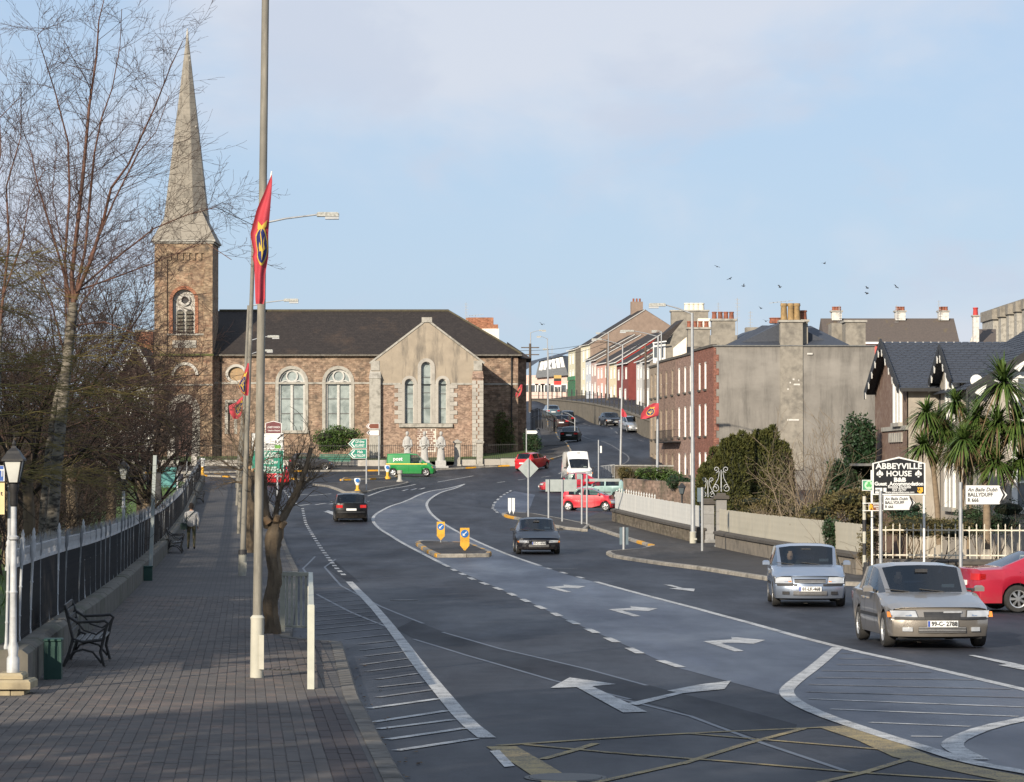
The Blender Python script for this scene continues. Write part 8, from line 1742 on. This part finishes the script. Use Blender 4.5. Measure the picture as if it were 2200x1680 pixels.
# pollarded street trees
def pollard(label,px,foot,limbs,w,seed,twigs=5,top=None):
    g_=G(px,foot);g_.z+=PT-.05;th=tree_thing('pollarded_tree',label,g_,'pollarded trees along the kerb');Y=g_.y;rd=random.Random(seed);t_=P(*top,Y);r_=w*Y/F/2
    n=9;pts=[g_.lerp(t_,i/n)+Vector((rd.uniform(-.02,.02),0,0)) for i in range(n+1)];pts[0].z -= .15
    tm_=MB();n2=40;tp2=[pts[0].lerp(pts[-1],i/n2)+Vector((.03*math.sin(i*.35),0,0)) for i in range(n2+1)];tm_.tube(tp2,[r_*(interp([(0,1.55),(.06,1.2),(.2,1.0),(.75,.95),(.9,1.25),(1,.95)],i/n2)) for i in range(n2+1)],20);tm_.v=[tuple(Vector(v)+(Vector(v)-Vector((tp2[min(n2,k // 20)].x,tp2[min(n2,k // 20)].y,v[2])))*(.13*math.sin((k % 20)*2.2+(k // 20)*.22)+rd.uniform(-.07,.07))) for k,v in enumerate(tm_.v)];wpart(tm_,'trunk',m_bark,th,60);tw=[]
    for lm,lw0 in limbs:
        q=[P(x,y,Y+rd.uniform(-.15,.15)) for x,y in lm];m=len(q);rr=[max(.012,lw0*(1-.6*i/(m-1))) for i in range(m)];wpart(MB().tube(q,rr,9),'limb',m_bark,th,60)
        for i in range(1,m):
            for _ in range(twigs): grow(tw,q[i-1].lerp(q[i],rd.random()),(q[i]-q[i-1]).normalized()+Vector((rd.gauss(0,.7),rd.gauss(0,.5),rd.uniform(-.2,.6))),rd.uniform(.3,.8)*twigs/4,.012,0,1,rd,[4,0],.7,.02,.2,.6,.005)
    if tw: add_segs(th,'twigs',tw,m_bark,3,'stuff')
    for dx,dy,rr_ in ((-.10,.02,.07),(.12,-.06,.06),(.04,.05,.06)): q=t_+Vector((dx,-.08,dy));wpart(MB().tube([q,q+Vector((dx*.7,-.03,.10))],[rr_,rr_*.85],10),'pruned_stub',M('cut_wood',(.33,.22,.12),(.24,.15,.085),8,.9),th)
pollard('near pollarded tree with sawn stubs right behind the first lamp post',583,1376,[([(577,1130),(570,1100),(567,1050),(569,1015)],.10),([(598,1128),(612,1105),(630,1070),(646,1041),(658,1000),(669,962)],.085),([(590,1125),(596,1085),(604,1050),(612,1010)],.05),([(646,1041),(668,1030),(682,1020)],.03),([(604,1120),(640,1065),(655,1010)],.05),([(640,1048),(630,1010),(640,975)],.03)],30,51,4,(590,1125))
pollard('farther pollarded tree with a spray of knobbly twigs',536,1194,[([(534,1010),(520,985),(505,960),(492,930)],.06),([(535,1010),(532,960),(525,910),(521,880)],.06),([(534,1005),(515,1010),(490,1000),(470,985)],.05),([(536,1010),(545,960),(552,930),(556,900)],.05),([(533,1040),(505,1035),(480,1040)],.045),([(534,1020),(555,1000),(575,985)],.04)],22,52,7,(534,1010))
# leafy shrubs
def bush(label,px,py,Y,rx,ry,rz,n,size,mat,seed,name='shrub',core=True,cat='shrub',group=None,lumps=9):
    c_=P(px,py,Y);gz=hz(c_.x,Y);th=thing(name,label,cat,(c_.x,Y,gz),0,group);g=np.random.default_rng(seed);pts=[];cz=c_.z-gz;L=[]
    for k in range(lumps): L.append((g.uniform(-.6,.6)*rx,g.uniform(-.6,.6)*ry,g.uniform(-.5,.65)*rz,g.uniform(.35,.6)))
    for lx,ly,lz,lr in L:
        d=g.normal(size=(n // lumps,3));d /= np.linalg.norm(d,axis=1)[:,None];r=g.uniform(.55,1.05,(len(d),1)) ** .5;pts.append(np.array([lx,ly,lz+cz])+d*r*np.array([rx,ry,rz])*lr)
    pts=np.concatenate(pts);pts=pts[pts[:,2] >.03];V,Q=leaf_arr(pts,g,size);obj('foliage',npmesh('foliage',V,Q,mat),th,kind='stuff')
    if core:
        for lx,ly,lz,lr in L: 
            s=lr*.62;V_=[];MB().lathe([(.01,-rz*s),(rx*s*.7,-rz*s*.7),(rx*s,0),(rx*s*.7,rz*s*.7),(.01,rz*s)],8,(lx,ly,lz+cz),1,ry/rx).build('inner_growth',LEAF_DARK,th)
    rd=random.Random(seed);sg=[];[grow(sg,(rd.uniform(-.2,.2)*rx,0,0),(rd.uniform(-.5,.5),rd.uniform(-.5,.5),1),cz+rz*.5,.03,0,1,rd,[5,0],.7) for _ in range(4)];obj('stems',seg_mesh('stems',sg,m_bark,3),th);return th
bush('round green laurel before the church windows',728,948,250,2.0,1.2,1.15,5200,.17,LEAF_LAUREL,61);bush('tall dark holly against the guest house',1848,985,112,.75,.8,1.75,5200,.13,LEAF_HOLLY,62,name='holly_tree',cat='tree');bush('spreading dark holly left of the guest house',1805,1045,114,.8,.8,1.0,3200,.13,LEAF_HOLLY,63)
bush('tangled olive brown shrubs behind the cream fence',1800,1100,104,1.6,1.2,.75,4200,.11,LEAF_BROWN,64);bush('low brown undergrowth below the yew',1655,1095,118,1.7,.8,.5,2600,.10,LEAF_BROWN,65);bush('clipped brown hedge along the white railing',1990,1135,89,1.7,.5,.38,5200,.06,LEAF_BROWN,66,name='hedge');bush('rounded dark shrub with red berries by the guest house wall',2130,1120,92,1.5,.7,.62,5200,.06,LEAF_HOLLY,67);bush('blue green clipped bush below the black name board',1945,1105,95,.8,.8,.5,2600,.07,foliage('conifer_leaf',(.020,.050,.028),(.035,.07,.035)),68)
bush('green shrub on top of the rubble wall',1420,1025,190,1.5,.8,.65,2600,.13,LEAF_LAUREL,69);bush('second green shrub on the rubble wall before the brick terrace',1465,1032,184,1.2,.8,.7,2600,.13,LEAF_HOLLY,70);bush('reddish shrub at the end of the low stone wall',1345,1020,205,.8,.5,.6,1800,.12,LEAF_BROWN,71);bush('dark ivy mass over the low stone wall',1380,1030,206,1.3,.6,.6,2400,.12,LEAF_HOLLY,72);bush('ivy clump on the cream fence behind the silver blue hatchback',1788,1160,92,.45,.25,.75,2400,.08,LEAF_HOLLY,73,name='ivy');bush('thin ivy strand on the cream fence near the gate',1592,1128,115.2,.35,.18,.5,800,.08,LEAF_BROWN,74,name='ivy',core=False);bush('ivy patch on the cream fence behind the bare shrub',1735,1140,100.3,.5,.2,.5,1400,.08,LEAF_BROWN,75,name='ivy',core=False);bush('ivy growing up the church wall at its right corner',1085,940,261.5,.9,.3,2.2,2400,.16,foliage('ivy_leaf',(.05,.075,.018),(.075,.10,.02)),76,name='ivy',core=False);bush('ivy over the foot of the banded pole',1868,1175,84.6,.35,.2,.55,1400,.07,LEAF_BROWN,77,name='ivy',core=False)
bush('dark evergreen bush behind the railing right of the church',1140,955,262,1.0,.8,1.3,2600,.16,LEAF_HOLLY,78)
rd=random.Random(80); 
def bare_shrub(label,px,foot,Y,H,mat,seed,stems=9):
    g_=P(px,foot,Y);g_.z=hz(g_.x,Y);th=thing('bare_shrub',label,'shrub',g_,0);rd=random.Random(seed);sg=[]
    for k in range(stems): grow(sg,(rd.uniform(-.2,.2),rd.uniform(-.2,.2),0),(rd.uniform(-.55,.55),rd.uniform(-.4,.4),1),H*rd.uniform(.55,.9),H*.012,0,2,rd,[8,6,0],.75,.03,.16,.55,.006)
    add_segs(th,'branches',[(tuple(Vector(a)+g_),tuple(Vector(b)+g_),c,d) for a,b,c,d in sg],mat,3,'stuff');return th
bare_shrub('pale bare shrub standing before the grey end wall',1735,1150,110,4.4,m_twigp,81,10);bare_shrub('brownish bare shrub right of the pale one',1775,1130,118,4.0,m_twig,82,9);bare_shrub('dry stalks behind the cream fence',1650,1130,112,1.5,m_twigp,83,26)
# fastigiate yew
g_=P(1602,1120,128);g_.z=hz(g_.x,128);yw=thing('yew_tree','broad dark green yew of many upright columns before the grey wall','tree',g_);MB().tube([(0,0,-.2),(0,0,1.2)],[.3,.25],8).build('trunk',m_bark,yw);gg=np.random.default_rng(90);top_tab=[(1508,1010),(1530,965),(1560,938),(1590,926),(1615,930),(1640,914),(1660,920),(1680,935),(1696,975)]
for i in range(30):
    row=i % 3;px=1517+(i // 3)*18.5+gg.uniform(-6,6);Yc=128+(row-1)*.75;c_=P(px,1000,Yc);zt_=P(px,interp(top_tab,px)+(10 if row==1 else 0)+gg.uniform(-5,26),Yc).z-g_.z;lx,ly=c_.x-g_.x,Yc-128;r_=gg.uniform(.36,.50);n=2300
    h=gg.uniform(0,1,n) ** .85;prof=np.sqrt(np.clip(1-(np.clip(h-.25,0,1)/.75) ** 2.6,0.004,1))*(.75+.25*np.minimum(1,h/.25));a_=gg.uniform(0,2*PI,n);rad=r_*prof*gg.uniform(.86,1.06,n)*(1+.10*np.sin(a_*3+h*9));pts=np.stack([lx+rad*np.cos(a_),ly+rad*np.sin(a_),h*zt_],1);out=np.stack([np.cos(a_)*.5,np.sin(a_)*.5,np.full(n,.9)],1)
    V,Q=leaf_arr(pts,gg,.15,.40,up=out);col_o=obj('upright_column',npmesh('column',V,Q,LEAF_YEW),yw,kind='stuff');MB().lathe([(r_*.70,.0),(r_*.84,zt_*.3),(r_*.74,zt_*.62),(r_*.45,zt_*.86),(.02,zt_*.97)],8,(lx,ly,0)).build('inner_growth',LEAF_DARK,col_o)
# cabbage palms before the guest house
m_palm=foliage('cordyline_leaf',(.045,.085,.018),(.085,.125,.030),.45);m_palmd=foliage('cordyline_dead',(.16,.11,.055),(.11,.075,.04));m_ptr=M('palm_bark',(.22,.165,.11),(.155,.115,.078),6,.9,.5,stretch=(1,1,2))
def palm(label,foot,trunk,heads,Y,seed):
    g_=P(*foot,Y);g_.z=hz(g_.x,Y);th=tree_thing('cabbage_palm',label,g_,'cabbage palms before the guest house');rd=random.Random(seed)
    for st,w in trunk: q=[P(x,y,Y) for x,y in st];wpart(MB().tube(q,[w,w*.85,w*.75][:len(q)] if len(q) <= 3 else [w*(1-.3*i/(len(q)-1)) for i in range(len(q))],9),'trunk',m_ptr,th,60)
    for hx,hy,hr in heads:
        c_=P(hx,hy,Y+rd.uniform(-.6,.4));R_=hr*Y/F*1.45;live=MB();dead=MB()
        for k in range(230):
            z=rd.uniform(-.55,1);a_=rd.uniform(0,2*PI);d=Vector((math.cos(a_)*math.sqrt(max(.02,1-z*z)),math.sin(a_)*math.sqrt(max(.02,1-z*z)),z));L_=R_*rd.uniform(.8,1.2);side=d.cross(Vector((0,0,1))).normalized()*.038;vs=[];n=5
            for i in range(n+1):
                f_=i/n;p=c_+d*L_*f_+Vector((0,0,-.55*L_*f_*f_*(1-.45*z)));w=(1-f_) ** .6*(1 if f_ >.1 else .6);vs+=[p-side*w,p+side*w]
            (dead if z <-.28 and rd.random() <.6 else live).add(vs,[(2*i,2*i+1,2*i+3,2*i+2) for i in range(n)])
        o=wpart(live,'leaf_rosette',m_palm,th,kind='stuff')
        if dead.v: dead.build('dead_leaves',m_palmd,o,kind='stuff')
        fl=[];[grow(fl,c_+Vector((0,0,-.05)),(rd.uniform(-1,1),rd.uniform(-1,.2),-.1),R_*.8,.008,0,1,rd,[10,0],.5,-.03,.1,.5,.004) for _ in range(3)];obj('flower_stalk',seg_mesh('flower_stalk',fl,m_palmd,3),o,kind='stuff')
palm('left cabbage palm with five leaf heads beside the name board',(2014,1150),[([(2018,1170),(2014,1090),(2005,1000),(2000,960)],.10),([(2005,1010),(1992,960),(1988,905)],.07),([(2006,1000),(2025,960),(2032,940)],.07)],[(1990,886,37),(2053,864,32),(2032,926,44),(1983,957,36),(2016,905,34),(2055,968,40)],91.5,101)
palm('right cabbage palm, tallest, before the gable of the guest house',(2122,1150),[([(2121,1180),(2120,1080),(2115,1020),(2105,985)],.13),([(2112,1020),(2125,960),(2140,920)],.08),([(2116,1010),(2150,960),(2186,930)],.08),([(2190,950),(2185,880),(2160,830)],.07)],[(2156,822,64),(2100,893,44),(2144,908,46),(2185,905,48),(2071,944,40),(2141,993,44),(2192,985,42),(2110,950,40)],90.0,102)
palm('slim cabbage palm between the two larger ones',(2070,1150),[([(2066,1180),(2068,1080),(2075,990)],.07),([(2080,1180),(2086,1080),(2090,960)],.06)],[(2082,975,34),(2090,925,36)],92.5,103)
# grass tufts in the park and churchyard
gg=np.random.default_rng(120);X_=gg.uniform(-34,-8,26000);Y_=gg.uniform(60,205,26000);k=(X_ <-6.62-.0914*(Y_-38.3)-.4) & (np.abs(X_)/Y_ <.19);X_,Y_=X_[k],Y_[k];V,Q=leaf_arr(np.stack([X_,Y_,HF(X_,Y_)+.14],1),gg,.22,.12,up=(0,0,1.6));o=obj('grass_blades',npmesh('grass_blades',V,Q,foliage('grass_blade',(.05,.11,.016),(.085,.14,.03))),kind='stuff');tag(o,'short bright green winter grass in the park','grass')
# unseen evergreens added beyond the left edge to shade the pavement
for i,(x_,y_,h_,r_) in enumerate(((-18.5,27,15,4.2),(-19.5,36,14.5,4.4),(-20,46,14,4.4),(-22.5,56,13,4.6),(-14.0,7.5,14,4.4),(-7.5,2.5,13.5,4.2),(-21,-4,13,5),(-24,66,12,4.5))):
    z_=hz(x_,y_);th=thing('shade_evergreen','dense unseen evergreen added beyond the left edge for its shade','tree',(x_,y_,z_),0,'evergreens added beyond the left edge for shade');MB().tube([(0,0,-.2),(0,0,h_*.5)],[.35,.2],8).build('trunk',m_bark,th)
    g=np.random.default_rng(200+i);d=g.normal(size=(3800,3));d /= np.linalg.norm(d,axis=1)[:,None];lump=1+.16*np.sin(d[:,0:1]*5+i)*np.cos(d[:,2:3]*6);pts=d*lump*g.uniform(.4,1.0,(3800,1)) ** .4*np.array([r_,r_,h_*.42])+np.array([0,0,h_*.58]);V,Q=leaf_arr(pts,g,.62,.6);obj('crown',npmesh('crown',V,Q,LEAF_HOLLY),th,kind='stuff')

# ================================================================ walking person
def skin_mesh(name,joints,edges,radii,root=0):
    me=bpy.data.meshes.new(name);me.from_pydata(joints,edges,[]);o=bpy.data.objects.new(name,me);C.objects.link(o);md=o.modifiers.new('s','SKIN');o.modifiers.new('u','SUBSURF').levels=1
    for i,v in enumerate(me.skin_vertices[0].data): v.radius=(radii[i],radii[i]*.85);v.use_root=(i==root)
    dg=bpy.context.evaluated_depsgraph_get();m2=bpy.data.meshes.new_from_object(o.evaluated_get(dg));bpy.data.objects.remove(o);return m2
J=[(0,0,.95),(0,.0,1.18),(0,.01,1.40),(0,0,1.50),(0,-.01,1.56),(-.20,0,1.40),(-.27,.03,1.13),(-.25,-.10,.90),(-.25,-.14,.82),(.20,0,1.40),(.28,-.02,1.14),(.24,.10,.92),(.24,.14,.84),(-.10,0,.90),(-.11,.10,.50),(-.12,.02,.10),(-.13,.20,.05),(.10,0,.90),(.11,.02,.50),(.12,-.16,.12),(.12,-.02,.04)]
E=[(0,1),(1,2),(2,3),(3,4),(2,5),(5,6),(6,7),(7,8),(2,9),(9,10),(10,11),(11,12),(0,13),(13,14),(14,15),(15,16),(0,17),(17,18),(18,19),(19,20)]
RD=[.15,.155,.16,.07,.06,.085,.062,.045,.04,.085,.062,.045,.04,.10,.075,.055,.045,.10,.075,.055,.045]
g_=G(411,1188);pe=thing('person','person in a pale jacket and camouflage trousers walking away with a shoulder bag','person',(g_.x,g_.y,hz(g_.x,g_.y)+PT),R(2));me=skin_mesh('body',J,E,RD)
me.materials.clear();mj=M('jacket_pale',(.40,.39,.38),(.32,.31,.30),7,.9,.3);mt_=M('trousers_camouflage',(.085,.075,.04),(.05,.055,.028),9,.9,.2,dirt=((.14,.11,.07),6,.5,.6));mh=M('shoe_dark',(.03,.028,.026),None,6,.8);sk_=M('skin',(.48,.30,.22),None,9,.6)
for m_ in (mj,mt_,mh,sk_): me.materials.append(m_)
for p in me.polygons: z=p.center.z;p.material_index=2 if z <.11 else (3 if z >1.50 or (abs(p.center.x) >.19 and z <.87) else (1 if z <.93 and abs(p.center.x) <.19 else 0));p.use_smooth=True
obj('body',me,pe);hd=MB().lathe([(.03,-.13),(.065,-.11),(.085,-.03),(.088,.04),(.07,.11),(.02,.135)],12,(0,-.01,1.66),.92,1.1).build('head',sk_,pe,60);MB().lathe([(.086,-.09),(.094,-.02),(.098,.05),(.08,.12),(.02,.15)],12,(0,-.02,1.665),.95,1.1).build('hair',M('hair_dark',(.03,.022,.018),None,9,.9),hd,60)
for s in (-1,1): MB().lathe([(.005,-.03),(.018,0),(.005,.03)],6,(s*.085,0,1.65)).build('ear',sk_,hd)
for s,hx,hy,hz_ in ((-1,-.25,-.14,.82),(1,.24,.14,.84)):
    for k in range(4): MB().tube([(hx+(k-1.5)*.004,hy+(k-1.5)*.02,hz_),(hx+s*.004,hy+(k-1.5)*.022,hz_-.05),(hx-s*.01,hy+(k-1.5)*.021,hz_-.085)],[.011,.010,.007],5).build('finger',sk_,pe)
    MB().tube([(hx-s*.01,hy+.035,hz_+.02),(hx-s*.03,hy+.05,hz_-.03)],[.012,.009],5).build('thumb',sk_,pe)
bg=thing('shoulder_bag','dark green shoulder bag carried by the walking person','bag',pe.location,R(2));mg=M('bag_green',(.018,.035,.03),None,7,.85);MB().bev(-.40,-.16,-.26,-.12,.78,1.02,.04).build('pouch',mg,bg);MB().bev(-.405,-.155,-.27,-.255,.88,1.025,.01).build('flap',mg,bg);MB().tube([(-.30,-.19,1.0),(-.12,-.17,1.25),(.12,-.10,1.47),(.16,.06,1.48),(.0,.17,1.25),(-.28,.0,1.0)],.014,6).build('strap',mg,bg)
# birds over the roofs
m_bird=M('bird_black',(.02,.02,.022),None,6,.8);rd=random.Random(140)
for px,py in ((1541,573),(1568,599),(1598,615),(1676,617),(1771,566),(1863,619),(1863,631),(1926,617),(1634,662),(1645,690),(1164,697)):
    lab={573: 'leftmost bird of the high flock, wings level',599: 'second bird from the left of the flock',615: 'third bird from the left, above the aerials',566: 'highest bird of the flock over the rooftops',619: 'upper bird of the close pair at the right',631: 'lower bird of the close pair at the right',662: 'bird just above the ladder aerials',690: 'lowest bird, skimming the slate roof',697: 'lone bird over the lamps by the church roof'}.get(py,'bird in the middle of the flock' if px <1800 else 'rightmost bird of the flock')
    p=P(px,py,240);b=thing('bird',lab,'bird',p,rd.uniform(-.8,.8),'birds over the rooftops');t_=rd.uniform(.1,.5);MB().tube([(-.16,0,0),(-.05,0,.01),(.06,0,.0),(.20,0,-.01)],[.01,.05,.045,.012],6).build('body',m_bird,b)
    for s in (-1,1): MB().add([(-.06,s*.03,.02),(.06,s*.03,.02),(.02,s*.24,.10*t_*4),(-.10,s*.40,.06*t_*4),(-.10,s*.2,.08*t_*4)],[(0,1,2,4),(4,2,3)]).build('wing',m_bird,b)
    b.rotation_euler=(rd.uniform(-.6,.6),rd.uniform(-.4,.4),rd.uniform(-1.2,1.2));b.scale=(.85,.85,.85)
